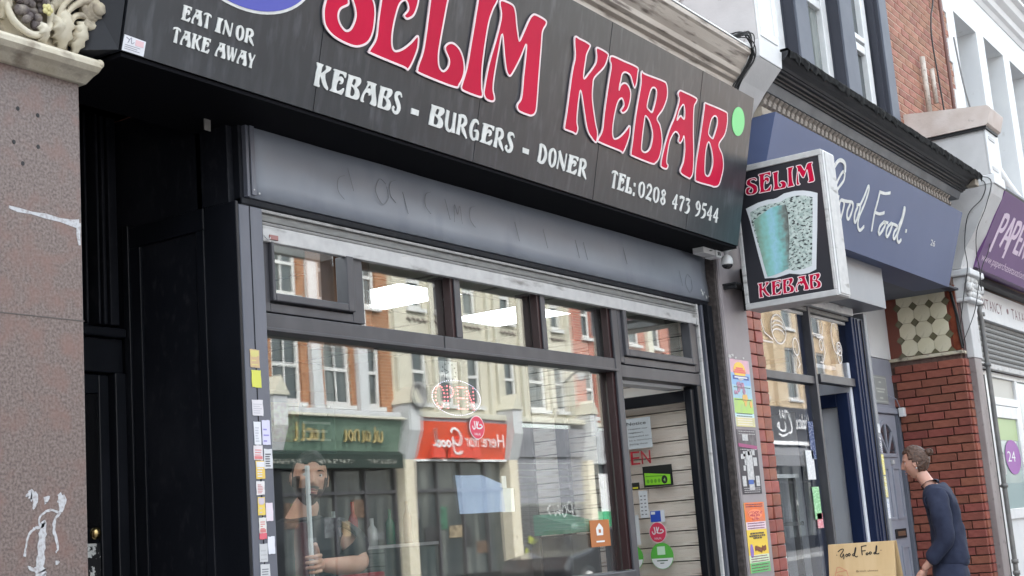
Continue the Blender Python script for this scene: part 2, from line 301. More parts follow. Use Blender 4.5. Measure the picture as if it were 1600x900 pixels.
# traced outlines of the sign lettering, in metres on the sign face
BIG = {
 'K': [[(5.296,0.717),(5.329,0.715),(5.381,0.715),(5.424,0.711),(5.426,0.701),(5.407,0.666),(5.402,0.637),(5.402,0.545),(5.444,0.579),(5.476,0.614),(5.496,0.643),(5.496,0.674),(5.484,0.703),(5.5,0.716),(5.59,0.712),(5.598,0.693),(5.574,0.64),(5.499,0.572),(5.491,0.535),(5.503,0.462),(5.554,0.363),(5.58,0.326),(5.585,0.286),(5.574,0.273),(5.535,0.286),(5.48,0.326),(5.394,0.478),(5.381,0.435),(5.385,0.341),(5.402,0.304),(5.392,0.277),(5.36,0.278),(5.296,0.278),(5.286,0.29),(5.291,0.361),(5.297,0.537),(5.308,0.621),(5.292,0.677),(5.286,0.706)]],
 'E': [[(5.636,0.71),(5.752,0.714),(5.89,0.716),(5.901,0.689),(5.9,0.638),(5.887,0.611),(5.866,0.626),(5.829,0.661),(5.777,0.664),(5.75,0.646),(5.745,0.616),(5.739,0.592),(5.739,0.566),(5.75,0.592),(5.782,0.611),(5.819,0.608),(5.851,0.583),(5.856,0.541),(5.839,0.491),(5.801,0.465),(5.778,0.472),(5.8,0.5),(5.793,0.52),(5.771,0.532),(5.741,0.508),(5.725,0.455),(5.718,0.39),(5.725,0.342),(5.747,0.324),(5.793,0.342),(5.842,0.38),(5.878,0.416),(5.889,0.397),(5.885,0.353),(5.848,0.277),(5.808,0.277),(5.611,0.28),(5.595,0.291),(5.625,0.343),(5.625,0.433),(5.633,0.582),(5.639,0.661),(5.62,0.684)]],
 'B': [[(5.944,0.709),(5.975,0.703),(6.167,0.713),(6.208,0.707),(6.229,0.674),(6.23,0.629),(6.201,0.57),(6.151,0.513),(6.189,0.485),(6.22,0.439),(6.234,0.382),(6.22,0.319),(6.188,0.287),(6.144,0.275),(5.947,0.276),(5.925,0.285),(5.926,0.336),(5.929,0.481),(5.945,0.638),(5.937,0.687)],[(6.081,0.658),(6.111,0.65),(6.117,0.611),(6.103,0.552),(6.089,0.531),(6.052,0.537),(6.033,0.552),(6.043,0.609),(6.058,0.645)],[(6.03,0.499),(6.072,0.483),(6.114,0.44),(6.126,0.398),(6.112,0.347),(6.072,0.32),(6.034,0.32),(6.022,0.34),(6.02,0.413),(6.023,0.483)]],
 'A': [[(6.363,0.706),(6.404,0.71),(6.557,0.71),(6.562,0.688),(6.545,0.653),(6.568,0.525),(6.602,0.406),(6.615,0.315),(6.593,0.278),(6.56,0.274),(6.481,0.283),(6.471,0.304),(6.491,0.347),(6.492,0.416),(6.467,0.481),(6.455,0.463),(6.435,0.44),(6.41,0.443),(6.411,0.473),(6.374,0.487),(6.345,0.472),(6.315,0.428),(6.305,0.365),(6.305,0.312),(6.325,0.297),(6.31,0.277),(6.262,0.276),(6.246,0.29),(6.257,0.363),(6.295,0.477),(6.34,0.562),(6.368,0.652),(6.349,0.682)],[(6.42,0.644),(6.444,0.615),(6.448,0.574),(6.428,0.573),(6.402,0.579),(6.368,0.549),(6.371,0.569),(6.386,0.61)]],
 'B2': [[(6.668,0.707),(6.698,0.71),(6.926,0.716),(6.958,0.698),(6.967,0.647),(6.949,0.586),(6.891,0.52),(6.949,0.472),(6.978,0.413),(6.97,0.354),(6.946,0.301),(6.895,0.281),(6.841,0.279),(6.673,0.272),(6.651,0.29),(6.641,0.367),(6.653,0.495),(6.664,0.647),(6.665,0.687)],[(6.808,0.666),(6.835,0.656),(6.843,0.621),(6.819,0.552),(6.804,0.538),(6.766,0.545),(6.749,0.562),(6.763,0.629),(6.784,0.655)],[(6.762,0.509),(6.799,0.484),(6.833,0.434),(6.841,0.388),(6.818,0.335),(6.784,0.324),(6.758,0.337),(6.746,0.386),(6.741,0.465)]],
 'M': [[(4.676,0.712),(4.702,0.716),(4.764,0.715),(4.79,0.692),(4.812,0.638),(4.837,0.587),(4.849,0.583),(4.873,0.63),(4.904,0.693),(4.926,0.717),(4.952,0.724),(5.026,0.721),(5.037,0.705),(5.015,0.665),(5.019,0.595),(5.027,0.468),(5.037,0.334),(5.031,0.299),(5.007,0.282),(4.975,0.278),(4.909,0.279),(4.888,0.292),(4.891,0.311),(4.912,0.343),(4.908,0.439),(4.906,0.536),(4.898,0.576),(4.867,0.508),(4.827,0.438),(4.803,0.413),(4.777,0.426),(4.75,0.479),(4.712,0.573),(4.7,0.495),(4.69,0.387),(4.692,0.329),(4.707,0.303),(4.711,0.286),(4.694,0.276),(4.654,0.276),(4.633,0.292),(4.63,0.32),(4.643,0.428),(4.677,0.56),(4.69,0.646),(4.671,0.688),(4.67,0.706)]],
 'I': [[(4.513,0.666),(4.501,0.491),(4.491,0.374),(4.472,0.301),(4.471,0.283),(4.492,0.274),(4.604,0.275),(4.621,0.289),(4.609,0.321),(4.596,0.411),(4.603,0.576),(4.622,0.651),(4.644,0.693),(4.648,0.708),(4.636,0.717),(4.516,0.711),(4.498,0.698),(4.509,0.683)]],
 'L': [[(4.2,0.577),(4.196,0.385),(4.176,0.311),(4.173,0.289),(4.193,0.276),(4.419,0.275),(4.453,0.294),(4.472,0.33),(4.474,0.367),(4.456,0.407),(4.425,0.435),(4.385,0.447),(4.356,0.442),(4.334,0.425),(4.334,0.407),(4.366,0.376),(4.367,0.349),(4.35,0.328),(4.33,0.32),(4.305,0.334),(4.293,0.375),(4.294,0.428),(4.303,0.527),(4.312,0.609),(4.325,0.657),(4.33,0.68),(4.321,0.689),(4.201,0.681),(4.193,0.67),(4.204,0.63)]],
 'S': [[(3.607,0.407),(3.614,0.429),(3.638,0.456),(3.671,0.469),(3.708,0.464),(3.724,0.441),(3.725,0.423),(3.69,0.399),(3.68,0.372),(3.691,0.347),(3.715,0.33),(3.736,0.327),(3.758,0.341),(3.773,0.374),(3.773,0.406),(3.747,0.447),(3.704,0.483),(3.663,0.515),(3.644,0.553),(3.652,0.603),(3.687,0.642),(3.733,0.657),(3.794,0.66),(3.851,0.654),(3.882,0.626),(3.889,0.591),(3.865,0.58),(3.835,0.608),(3.795,0.62),(3.753,0.611),(3.74,0.586),(3.758,0.552),(3.821,0.513),(3.859,0.479),(3.876,0.451),(3.883,0.412),(3.881,0.362),(3.864,0.322),(3.831,0.297),(3.784,0.282),(3.712,0.283),(3.656,0.294),(3.617,0.319),(3.602,0.366)]],
}
GFD = {'gfs': [[(8.889,0.308),(8.922,0.416),(8.981,0.495),(9.025,0.495),(9.029,0.443),(8.954,0.374),(8.897,0.293)],[(9.035,0.235),(9.035,0.3),(9.083,0.315),(9.115,0.296),(9.117,0.248),(9.104,0.186)],[(9.062,0.312),(9.159,0.32),(9.258,0.328),(9.288,0.291),(9.259,0.213),(9.213,0.214),(9.201,0.261),(9.23,0.315)],[(9.352,0.326),(9.419,0.333),(9.423,0.28),(9.394,0.209),(9.364,0.213),(9.351,0.26),(9.379,0.318)],[(9.419,0.333),(9.472,0.412),(9.509,0.489),(9.533,0.456),(9.501,0.359),(9.439,0.249),(9.449,0.184),(9.507,0.163),(9.571,0.202)],[(9.762,0.49),(9.752,0.416),(9.733,0.336),(9.732,0.268),(9.737,0.188)],[(9.751,0.488),(9.874,0.496),(9.979,0.518)],[(9.735,0.332),(9.834,0.335),(9.929,0.358)],[(9.959,0.293),(9.893,0.249),(9.884,0.205),(9.911,0.191),(9.965,0.234),(9.991,0.281),(9.947,0.292),(10.047,0.298)],[(10.12,0.309),(10.053,0.264),(10.048,0.211),(10.088,0.199),(10.127,0.248),(10.139,0.298),(10.109,0.305)],[(10.109,0.305),(10.258,0.303),(10.218,0.252),(10.216,0.208),(10.256,0.209),(10.293,0.263),(10.293,0.312)],[(10.293,0.312),(10.334,0.385),(10.34,0.462),(10.362,0.434),(10.34,0.35),(10.298,0.255),(10.313,0.204),(10.36,0.192),(10.4,0.22)],[(10.473,0.312),(10.474,0.285)]],'out': [(3.158,3.174),(3.079,3.195),(3.018,3.201),(2.975,3.198),(2.953,3.201),(2.908,3.218),(2.843,3.22),(2.791,3.212),(2.745,3.197),(2.705,3.179),(2.731,2.98),(2.767,2.736),(2.813,2.722),(2.865,2.722),(2.931,2.739),(3.016,2.728),(3.087,2.736),(3.112,2.89),(3.141,3.095)],'inn': [(3.135,3.146),(3.071,3.167),(3.011,3.174),(2.973,3.171),(2.94,3.172),(2.89,3.188),(2.836,3.19),(2.784,3.18),(2.737,3.16),(2.761,2.971),(2.79,2.761),(2.839,2.752),(2.899,2.751),(2.935,2.765),(3.004,2.758),(3.073,2.763),(3.1,2.925),(3.132,3.086)]}

# ================================================================== ground
gr = MB(); gr.box(-60, 120, -11.0, -0.4, -.3, -.12); struct(gr.build('road', m_asph))
struct(MB().box(-60, 120, -.25, 12, -.3, 0).build('pavement', m_concr))
struct(MB().box(-60, 120, -.4, -.25, -.3, .004).build('kerb', m_kerb, None, .01))
struct(MB().box(-60, 120, -14, -11.15, -.3, 0).build('pavement', m_concr))
struct(MB().box(-60, 120, -11.15, -11.0, -.3, .004).build('kerb', m_kerb, None, .01))
struct(MB().box(-300, 400, -300, 300, -.6, -.45).build('ground', m_asph))

# ================================================================== glyphs (traced once, in metres on the sign; baseline .275, capital height .44)
def norm(conts):
    x0 = min(p[0] for p in conts[0]); return [[((u-x0)/.44, (v-.275)/.44) for u, v in c] for c in conts]
GLY = {k: norm(v) for k, v in BIG.items()}
def widths(ch): return max(p[0] for p in GLY[ch][0])
# stroke letters: list of strokes, each (x, y, width) in capital heights
STR = {
 'T': (.56, [[(.29,.95,.13),(.28,.5,.14),(.26,.0,.2)], [(.0,.80,.03),(.07,.92,.08),(.28,.95,.11),(.5,.9,.09),(.56,.78,.03)]]),
 'N': (.56, [[(.08,.92,.05),(.07,.5,.05),(.03,.0,.08)], [(.05,.97,.12),(.25,.5,.17),(.47,.02,.1)], [(.54,.97,.04),(.51,.5,.05),(.48,.02,.06)]]),
 'O': (.50, [[(.25,.97,.07),(.10,.8,.13),(.07,.5,.15),(.11,.2,.13),(.25,.02,.07),(.40,.2,.12),(.43,.5,.13),(.39,.8,.12),(.25,.97,.07)]]),
 'R': (.58, [[(.10,.98,.15),(.1,.5,.13),(.08,.0,.18)], [(.1,.94,.09),(.33,.93,.12),(.42,.72,.15),(.32,.52,.10),(.15,.45,.05)], [(.22,.5,.08),(.36,.25,.15),(.56,-.05,.05)]]),
 'W': (.82, [[(.06,.97,.16),(.12,.5,.15),(.22,.03,.12)], [(.24,.03,.04),(.34,.4,.05),(.40,.95,.06)], [(.40,.95,.14),(.46,.5,.15),(.54,.03,.12)], [(.56,.03,.05),(.68,.45,.05),(.76,.95,.04)]]),
 'Y': (.60, [[(.06,.97,.15),(.18,.65,.14),(.28,.45,.1)], [(.54,.97,.04),(.45,.7,.05),(.31,.42,.09)], [(.30,.45,.13),(.28,.2,.13),(.27,.0,.17)]]),
 'U': (.56, [[(.09,.97,.14),(.08,.4,.14),(.14,.12,.12),(.28,.03,.08),(.38,.15,.05),(.43,.4,.05)], [(.46,.97,.13),(.46,.5,.13),(.47,.0,.17)]]),
 'G': (.56, [[(.46,.82,.05),(.36,.95,.09),(.18,.88,.13),(.08,.5,.15),(.14,.14,.13),(.28,.02,.08),(.42,.12,.08)], [(.26,.45,.04),(.40,.47,.10),(.46,.35,.14),(.45,.04,.14)]]),
 'D': (.56, [[(.10,.98,.15),(.1,.5,.13),(.08,.02,.17)], [(.08,.95,.09),(.32,.88,.12),(.46,.5,.15),(.34,.1,.12),(.08,.04,.08)]]),
 'S': (.50, [[(.46,.80,.03),(.36,.95,.08),(.18,.90,.14),(.14,.72,.15),(.26,.52,.17),(.37,.30,.16),(.30,.07,.12),(.13,.03,.09),(.04,.16,.10),(.10,.28,.07)]]),
 '0': (.50, [[(.25,.97,.06),(.10,.8,.13),(.07,.5,.15),(.11,.2,.13),(.25,.02,.06),(.40,.2,.13),(.43,.5,.14),(.39,.8,.13),(.25,.97,.06)]]),
 '2': (.50, [[(.08,.70,.06),(.12,.9,.08),(.28,.96,.12),(.39,.75,.15),(.30,.45,.10),(.08,.10,.06)], [(.04,.07,.10),(.2,.12,.13),(.46,.06,.15)]]),
 '8': (.48, [[(.24,.97,.07),(.11,.78,.12),(.24,.54,.15),(.39,.25,.14),(.24,.03,.07),(.09,.25,.13),(.22,.50,.09),(.37,.77,.10),(.24,.97,.07)]]),
 '4': (.50, [[(.34,.98,.05),(.20,.65,.06),(.04,.35,.06)], [(.04,.32,.10),(.25,.31,.07),(.46,.35,.06)], [(.34,.97,.08),(.32,.5,.12),(.31,.0,.16)]]),
 '7': (.46, [[(.03,.84,.14),(.2,.93,.12),(.42,.88,.13)], [(.42,.88,.06),(.28,.5,.11),(.18,.0,.15)]]),
 '3': (.44, [[(.04,.86,.13),(.18,.92,.12),(.38,.90,.09)], [(.38,.9,.05),(.26,.66,.07),(.18,.56,.06)], [(.18,.56,.06),(.33,.48,.12),(.36,.25,.15),(.22,.03,.10),(.04,.02,.05)]]),
 '9': (.46, [[(.38,.7,.13),(.24,.96,.08),(.09,.72,.13),(.2,.46,.08),(.34,.52,.05)], [(.38,.78,.13),(.38,.4,.13),(.28,.12,.10),(.08,-.02,.05)]]),
 '5': (.44, [[(.10,.92,.05),(.09,.75,.05),(.08,.58,.05)], [(.10,.92,.12),(.24,.92,.13),(.40,.96,.10)], [(.08,.56,.06),(.26,.56,.11),(.36,.34,.15),(.24,.08,.10),(.05,-.02,.05)]]),
 '-': (.30, [[(.02,.38,.13),(.15,.38,.13),(.28,.38,.13)]]),
 ':': (.14, [[(.03,.62,.10),(.11,.62,.10)], [(.03,.06,.10),(.11,.06,.10)]]),
}
def lw(ch): return STR[ch][0] if ch in STR else widths(ch)
def glyph(mb, ch, f, u, v, h, wsc, d0, d1, face=0, side=0):
    if ch in STR:
        for i, st in enumerate(STR[ch][1]):
            mb.ribbon([(u+x*h*wsc, v+y*h, w*h*(wsc*.5+.5)*(1.1 if ch.isdigit() else 1.28)) for x, y, w in cr(st, 4, False)], f, 0, d0, d1+i*.0004, face)
    else:
        mb.prism([[(u+x*h*wsc, v+y*h) for x, y in cr(c, 3)] for c in GLY[ch]], f, d0, d1, face, side)
def word(parent, s, f, u0, u1, v, h, d0, d1, m, gap=.09):
    tot = sum(lw(c) for c in s) + gap*(len(s)-1); k = (u1-u0)/(tot*h); u = u0
    for c in s:
        mb = MB(); glyph(mb, c, f, u, v, h, k, d0, d1); mb.build('letter', m, parent); u += (lw(c)+gap)*h*k

# ================================================================== kebab shop fascia sign
BASE = Vector((0, 3.15, 2.917)); AX = Vector((1, 0, 0)); AY = Vector((0, -.2, .853)).normalized(); SH = .876
SF = (BASE, AX, AY, AX.cross(AY))
def sp(u, v, d=0): p = BASE + AX*u + AY*v + SF[3]*d; return (p.x, p.y, p.z)
sign = thing('shop_sign', 'large canted black fascia sign with red SELIM KEBAB letters over the kebab shop window', 'shop sign', (5, 3.2, 2.9))
mb = MB()
XL, XR = 2.742, 7.30
a, b, c, d = sp(XL, 0), sp(XR, 0), sp(XR, SH), sp(XL, SH)
mb.add([a, b, c, d, (XL, 3.62, a[2]+.012), (XR, 3.62, a[2]+.012), (XR, 3.5, c[2]), (XL, 3.5, c[2])], [(0,1,2,3), (1,5,6,2), (3,2,6,7), (4,7,6,5), (0,3,7,4)])
mb.build('board', m_board, sign)
mb = MB(); mb.add([a, b, (XR, 3.62, a[2]+.012), (XL, 3.62, a[2]+.012)], [(0,3,2,1)]); v0 = len(mb.v)
mb = MB().box(XL+.005, XR-.005, 3.158, 3.60, 2.902, 2.9155); mb.build('soffit', m_soff, sign)
mb = MB(); t0 = sp(XL-.012, 0); t1 = sp(XL-.012, SH)                      # splayed left return
mb.add([t0, t1, (2.47, 3.44, t1[2]), (2.47, 3.46, t0[2]+.01), (XL-.05, 3.5, t0[2]), (XL-.05, 3.5, t1[2])], [(0,1,2,3), (0,3,4), (1,5,2), (0,4,5,1), (3,2,5,4)])
mb.build('return_panel', mat('return_matt_charcoal', (.03,.031,.036), .6, spec=.2), sign)
mb = MB(); q0 = sp(XR+.003, .0, -.002); q1 = sp(XR+.003, SH, -.002)                     # right return, splayed at its foot
mb.add([q0, (XR+.08, 3.42, 2.93), (XR+.10, 3.40, 3.3), sp(XR+.003, .3), q1, (XR+.02, 3.4, 3.75)], [(0,1,2,3), (3,2,5,4), (0,3,4,5,2,1)])
mb.build('return_panel', m_board, sign)
for u in (3.62, 4.62, 5.62, 6.62): MB().ribbon([(u, .0), (u, SH)], SF, .0014, 0, .0012).build('panel_joint', m_soff, sign)
for ch, key in (('S','S'),('E','E2'),('L','L'),('I','I'),('M','M'),('K','K'),('E','E'),('B','B'),('A','A'),('B','B2')):
    if key == 'E2': conts = [[((u-5.595)*.955+3.876, v) for u, v in c] for c in BIG['E']]
    else: conts = BIG[key]
    cc = [cr(c, 5) for c in conts]
    L = MB(); L.prism(cc, SF, 0.0, .008, 0, 1); o = L.build('letter', [m_red, m_pink], sign)
    e = MB()
    for c in cc: e.ribbon(c, SF, .0085, .006, .0095, 0, True)
    e.build('outline', m_pink, o)
for s_, u0, u1, v, h in (('KEBABS', 3.606, 4.108, .091, .086), ('-', 4.168, 4.222, .089, .086), ('BURGERS', 4.292, 4.905, .091, .086), ('-', 4.973, 5.029, .087, .086), ('DONER', 5.104, 5.535, .089, .086),
                         ('TEL', 5.772, 5.985, .087, .086), (':', 5.993, 6.02, .087, .086), ('0208', 6.05, 6.354, .087, .082), ('473', 6.426, 6.635, .087, .082), ('9544', 6.70, 6.998, .090, .084),
                         ('EAT', 2.958, 3.082, .157, .050), ('IN', 3.107, 3.180, .157, .050), ('OR', 3.199, 3.286, .157, .050), ('TAKE', 2.932, 3.093, .077, .050), ('AWAY', 3.120, 3.302, .078, .050)):
    word(sign, s_, SF, u0, u1, v, h, 0, .004, m_white)
ov = lambda a_, b_: [(3.2+a_*cos(t*pi/32), .485+b_*sin(t*pi/32)) for t in range(64)]
o = MB().prism([ov(.35, .225)], SF, 0, .003).build('oval_border', m_white, sign)
MB().prism([ov(.338, .215)], SF, .003, .0045).build('oval_panel', m_blue, sign)
tag(MB().prism([[(7.12+.083*cos(t*pi/16), .70+.083*sin(t*pi/16)) for t in range(32)]], SF, 0, .003).build('round_sticker', m_green), 'round pale green sticker near the right end of the big black fascia sign', 'sticker')
stk = thing('sticker', 'small white installer sticker at the bottom left corner of the big fascia sign', 'sticker', sp(2.78, .03))
MB().prism([[(2.742,.002),(2.828,.002),(2.830,.050),(2.745,.052)]], SF, 0, .002).build('paper', mat('sticker_paper', (.72,.72,.76), .5), stk)
mb = MB(); mb.ribbon(cr([(2.752,.045),(2.765,.04),(2.76,.03),(2.772,.048),(2.775,.03),(2.785,.036)],4,False), SF, .0018, .002, .003)
for i in range(3): mb.ribbon([(2.75,.022-.006*i),(2.81-.01*(i%2),.022-.006*i)], SF, .0014, .002, .003)
mb.build('print_mark', mat('sticker_print', (.25,.25,.3), .6), stk)
MB().prism([[(2.79,.028),(2.822,.028),(2.822,.046),(2.79,.046)]], SF, .002, .003).build('print_mark', mat('sticker_print_pink', (.75,.5,.53), .6), stk)

# ================================================================== cornice above it
corn = thing('cornice', 'cream stone cornice moulding running along the top of the kebab sign', 'cornice', (5, 3.1, 3.8))
prof = [(3.45,3.79),(3.13,3.80),(3.125,3.85),(3.105,3.853),(3.103,3.872),(3.085,3.876),(3.083,3.905),(3.06,3.915),(3.055,3.935),(3.03,3.945),(3.022,3.972),(2.995,4.0),(2.965,4.045),(2.95,4.055),(2.948,4.082),(3.45,4.10)]
MB().sweepx(prof, 1.2, 7.33).build('moulding', m_corn, corn, .002)
mb = MB().box(1.2, 7.34, 2.943, 3.45, 4.086, 4.094); mb.build('lead_flashing', m_upvc, corn)
cb = thing('cable', 'tangled black cables drooping at the right end of the cream cornice', 'cable', (7.33, 3.0, 3.9))
for k in range(7):
    j = lambda s=.02: random.uniform(-s, s)
    pts = [(7.12+j(.05), 3.2, 4.11), (7.2+j(), 2.98+j(), 4.14+j()), (7.30+j(), 2.93+j(), 4.15+j(.03)), (7.35+j(.01), 2.95+j(.02), 4.04+j()), (7.345+j(.01), 3.02+j(.02), 3.95+j()), (7.33+j(.012), 3.08+j(.015), 3.86+j()), (7.32+j(.01), 3.10, 3.80)]
    MB().tube(cr(pts, 6, False), .0035+.0015*(k % 3), 6).build('wire', m_cable, cb)

# ================================================================== console at the right of the sign
def yz(name, prof, x0, x1, m, parent, bev=.004): return MB().sweepx(prof, x0, x1).build(name, m, parent, bev)
con = thing('console_bracket', 'white painted console block with curved underside between the black sign and the slate blue sign', 'console', (7.57, 3.0, 3.5))
yz('scroll', [(3.5,3.2),(3.33,3.2),(3.31,3.4),(3.24,3.62),(3.14,3.82),(3.05,3.93),(2.93,4.052),(3.5,4.052)], 7.40, 7.74, m_lgrey, con)
yz('block', [(3.5,4.055),(2.925,4.055),(2.915,4.16),(3.5,4.16)], 7.40, 7.74, m_wht, con)
MB().box(7.412, 7.73, 2.93, 3.6, 4.163, 5.4).build('pedestal', m_lgrey, con, .004)
mb = MB()
for z0, z1, x0, x1 in ((4.19,4.24,7.44,7.70),(4.24,5.3,7.44,7.475),(4.24,5.3,7.665,7.70)): mb.box(x0, x1, 2.915, 2.93, z0, z1)
mb.box(7.41, 7.735, 2.922, 2.9285, 4.165, 5.4); mb.build('front_moulding', m_wht, con, .003)

# ================================================================== poster pilaster
pil = thing('pilaster', 'mauve grey painted pilaster with posters between the kebab shop and the tile pier', 'pilaster', (7.57, 3.5, 0))
MB().box(7.40, 7.74, 3.33, 3.62, 0, 3.25).build('shaft', m_mauve, pil, .006)
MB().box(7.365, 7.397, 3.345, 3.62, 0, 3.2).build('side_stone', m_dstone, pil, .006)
MB().box(7.385, 7.399, 3.333, 3.36, 0, 3.2).build('arris', m_mauve, pil, .002)

# ================================================================== granite pilaster and its capital
gp = thing('granite_pilaster', 'speckled pink granite pilaster at the left edge under a carved cream capital', 'pilaster', (2.3, 3.5, 0))
MB().box(1.7, 2.70, 3.30, 3.99, 0, 2.86).build('shaft', m_granite, gp, .004)
mb = MB().box(1.7, 2.702, 3.2985, 3.3, 2.085, 2.088)
mb.build('joint', mat('stone_joint', (.09,.075,.07), .6), gp)
GF0 = fr((0, 3.30, 0), (1,0,0), (0,0,1))
for x, z in ((2.475,2.706),(2.545,2.70),(2.545,2.602),(2.46,2.60),(2.49,2.54)): MB().prism([[(x+.006*cos(t*pi/5), z+.007*sin(t*pi/5)) for t in range(10)]], GF0, 0, .001).build('drill_hole', m_ink, gp)
m_sp = mat('white_paint_splash', (.50,.50,.52), .7, c2=(.30,.27,.27), sc=90, thr=(.45,.7))
mb = MB()
mb.ribbon([(2.44,2.40,.008),(2.47,2.396,.014),(2.52,2.394,.008),(2.57,2.392,.016),(2.62,2.388,.012),(2.665,2.385,.022),(2.69,2.386,.03)], GF0, .01, 0, .001)
mb.ribbon([(2.688,2.39,.016),(2.686,2.35,.014),(2.69,2.32,.008)], GF0, .01, 0, .0013)
mb.build('paint_splash', m_sp, gp)
SW = [[(2.49,1.565,.012),(2.505,1.57,.03),(2.52,1.555,.02),(2.51,1.53,.006)],[(2.555,1.565,.02),(2.556,1.545,.012)],[(2.60,1.57,.012),(2.61,1.55,.028),(2.605,1.52,.012)],
 [(2.53,1.48,.006),(2.535,1.51,.006),(2.57,1.525,.007),(2.60,1.515,.009),(2.585,1.50,.006),(2.58,1.47,.01),(2.592,1.42,.006),(2.585,1.405,.006)],
 [(2.51,1.475,.006),(2.535,1.48,.010),(2.545,1.49,.018),(2.54,1.45,.026),(2.535,1.40,.022),(2.53,1.365,.034),(2.535,1.345,.04),(2.55,1.335,.012)],
 [(2.48,1.40,.008),(2.485,1.43,.005),(2.495,1.46,.006),(2.515,1.475,.008)],[(2.49,1.37,.008),(2.505,1.362,.01),(2.52,1.365,.008)],[(2.485,1.33,.006),(2.50,1.30,.010),(2.495,1.27,.014),(2.505,1.25,.006)],[(2.515,1.30,.012),(2.505,1.295,.008)],
 [(2.57,1.32,.005),(2.59,1.325,.007),(2.61,1.31,.008),(2.615,1.27,.006)],[(2.575,1.295,.012),(2.59,1.285,.016),(2.605,1.28,.01)],[(2.585,1.375,.014),(2.595,1.38,.008)]]
for i, s_ in enumerate(SW):
    pt = cr(s_, 5, False); pt = [(x+random.uniform(-.0015,.0015), z+random.uniform(-.0015,.0015), w*random.uniform(.7,1.25)) for x, z, w in pt]
    MB().ribbon(pt, GF0, .01, 0, .001+i*.0001).build('paint_splash', m_sp, gp)
# capital
cap = thing('capital', 'carved cream capital with scroll, leaves and fruit on top of the granite pilaster', 'capital', (2.3, 3.3, 2.83))
MB().sweepx([(3.42,2.835),(3.285,2.835),(3.25,2.85),(3.225,2.856),(3.208,2.868),(3.205,2.883),(3.218,2.895),(3.25,2.905),(3.42,2.905)], 1.65, 2.715).build('necking', m_stonec, cap, .003)
MB().ball((2.712,3.217,2.882), .0145, 0, 12, 8).build('necking_end', m_stonec, cap)
MB().sweepx([(3.5,2.9),(3.27,2.9),(3.262,2.96),(3.258,3.04),(3.24,3.11),(3.22,3.2),(3.5,3.2)], 1.68, 2.665).build('bell', m_stone, cap, .003)
MB().sweepx([(3.5,3.105),(3.205,3.105),(3.17,3.125),(3.15,3.16),(3.15,3.2),(3.5,3.2)], 1.6, 2.735).build('abacus', m_stonec, cap, .004)
mb = MB()                                             # corner volute
sp_ = []
for t in range(46):
    a = -2.2 + t*.235; r = .052*(1-t/60); sp_.append((2.682+r*cos(a), 3.215-.0004*t, 3.045+r*sin(a)))
mb.tube(sp_, [.016-.00018*t for t in range(46)], 8)
mb.tube([(2.685,3.28,3.045),(2.685,3.185,3.045)], [.032,.030], 18); mb.tube([(2.685,3.19,3.045),(2.685,3.172,3.045)], [.024,.02], 16)
mb.tube(cr([(2.56,3.225,2.97),(2.575,3.215,3.03),(2.61,3.20,3.075),(2.655,3.195,3.098),(2.70,3.195,3.09)],6,False), [.006+.0005*i for i in range(25)], 8)
mb.tube(cr([(2.585,3.225,2.98),(2.60,3.215,3.025),(2.63,3.205,3.055),(2.665,3.2,3.07)],6,False), [.005+.0006*i for i in range(19)], 8)
mb.tube(cr([(2.60,3.23,2.965),(2.62,3.22,3.01),(2.65,3.21,3.02),(2.685,3.21,3.005),(2.70,3.215,2.98)],6,False), .010, 8)
mb.build('volute', m_stone, cap)
def leaf(cx, cz, ang, ln, wd, y, lobes=3):
    m_ = MB(); N = 12; vs = []; fs = []
    for i in range(N+1):
        t = i/N; w = wd*sin(pi*min(1, t*.86+.12))*(1+.42*cos((lobes+1)*2*pi*t)); bend = -.034*sin(pi*t*.9) - .012*t
        for k in (-1, -.5, 0, .5, 1):
            lx, lz = k*w, t*ln; X = cx+lx*cos(ang)-lz*sin(ang); Z = cz+lx*sin(ang)+lz*cos(ang)
            vs.append((X, y+bend+.014*abs(k)-.009*(abs(k) == .5), Z))
    for i in range(N):
        for k in range(4): fs.append((i*5+k, i*5+k+1, (i+1)*5+k+1, (i+1)*5+k))
    n = len(vs); vs += [(x, y_+.012, z) for x, y_, z in vs]; fs += [tuple(n+q for q in f[::-1]) for f in fs]
    ed = [i*5 for i in range(N+1)] + [N*5+k for k in range(1, 5)] + [i*5+4 for i in range(N-1, -1, -1)] + [3, 2, 1]
    for i in range(len(ed)): a_, b_ = ed[i], ed[(i+1) % len(ed)]; fs.append((a_, b_, n+b_, n+a_))
    return m_.add(vs, fs, 0, True)
for cx, cz, an, ln, wd in ((2.60,2.91,.15,.13,.030),(2.645,2.905,-.05,.10,.02),(2.585,2.93,.5,.08,.022),(2.63,2.93,-.35,.09,.024),(2.53,2.905,.55,.07,.02),(2.56,3.01,-.1,.09,.02),(2.39,2.95,.1,.16,.022)):
    leaf(cx, cz, an, ln, wd, 3.245).build('acanthus_leaf', m_stonec, cap)
MB().tube(cr([(2.40,3.235,3.07),(2.385,3.23,3.0),(2.405,3.225,2.945),(2.455,3.225,2.918),(2.50,3.23,2.925),(2.54,3.23,2.965),(2.545,3.235,3.03)],6,False), [.011]*37, 8).build('wreath_band', m_stonec, cap)
mb = MB(); random.seed(3)
for k in range(46):
    x = random.uniform(2.415, 2.535); z = random.uniform(2.945, 3.12)
    if (x-2.475)**2/.0038 + (z-3.03)**2/.009 > 1: continue
    r = random.uniform(.009, .019); mb.ball((x, 3.24-random.uniform(0,.02), z), (r, r*.8, r*random.uniform(.7,1.2)), 0, 8, 5, Matrix.Rotation(random.uniform(0,3),3,'Y'))
mb.build('fruit_cluster', m_stoned, cap)
mb = MB()
for k in range(5):
    a = k*2*pi/5; mb.ball((2.513+.011*cos(a), 3.205, 3.0+.011*sin(a)), (.009,.006,.009), 0, 8, 5)
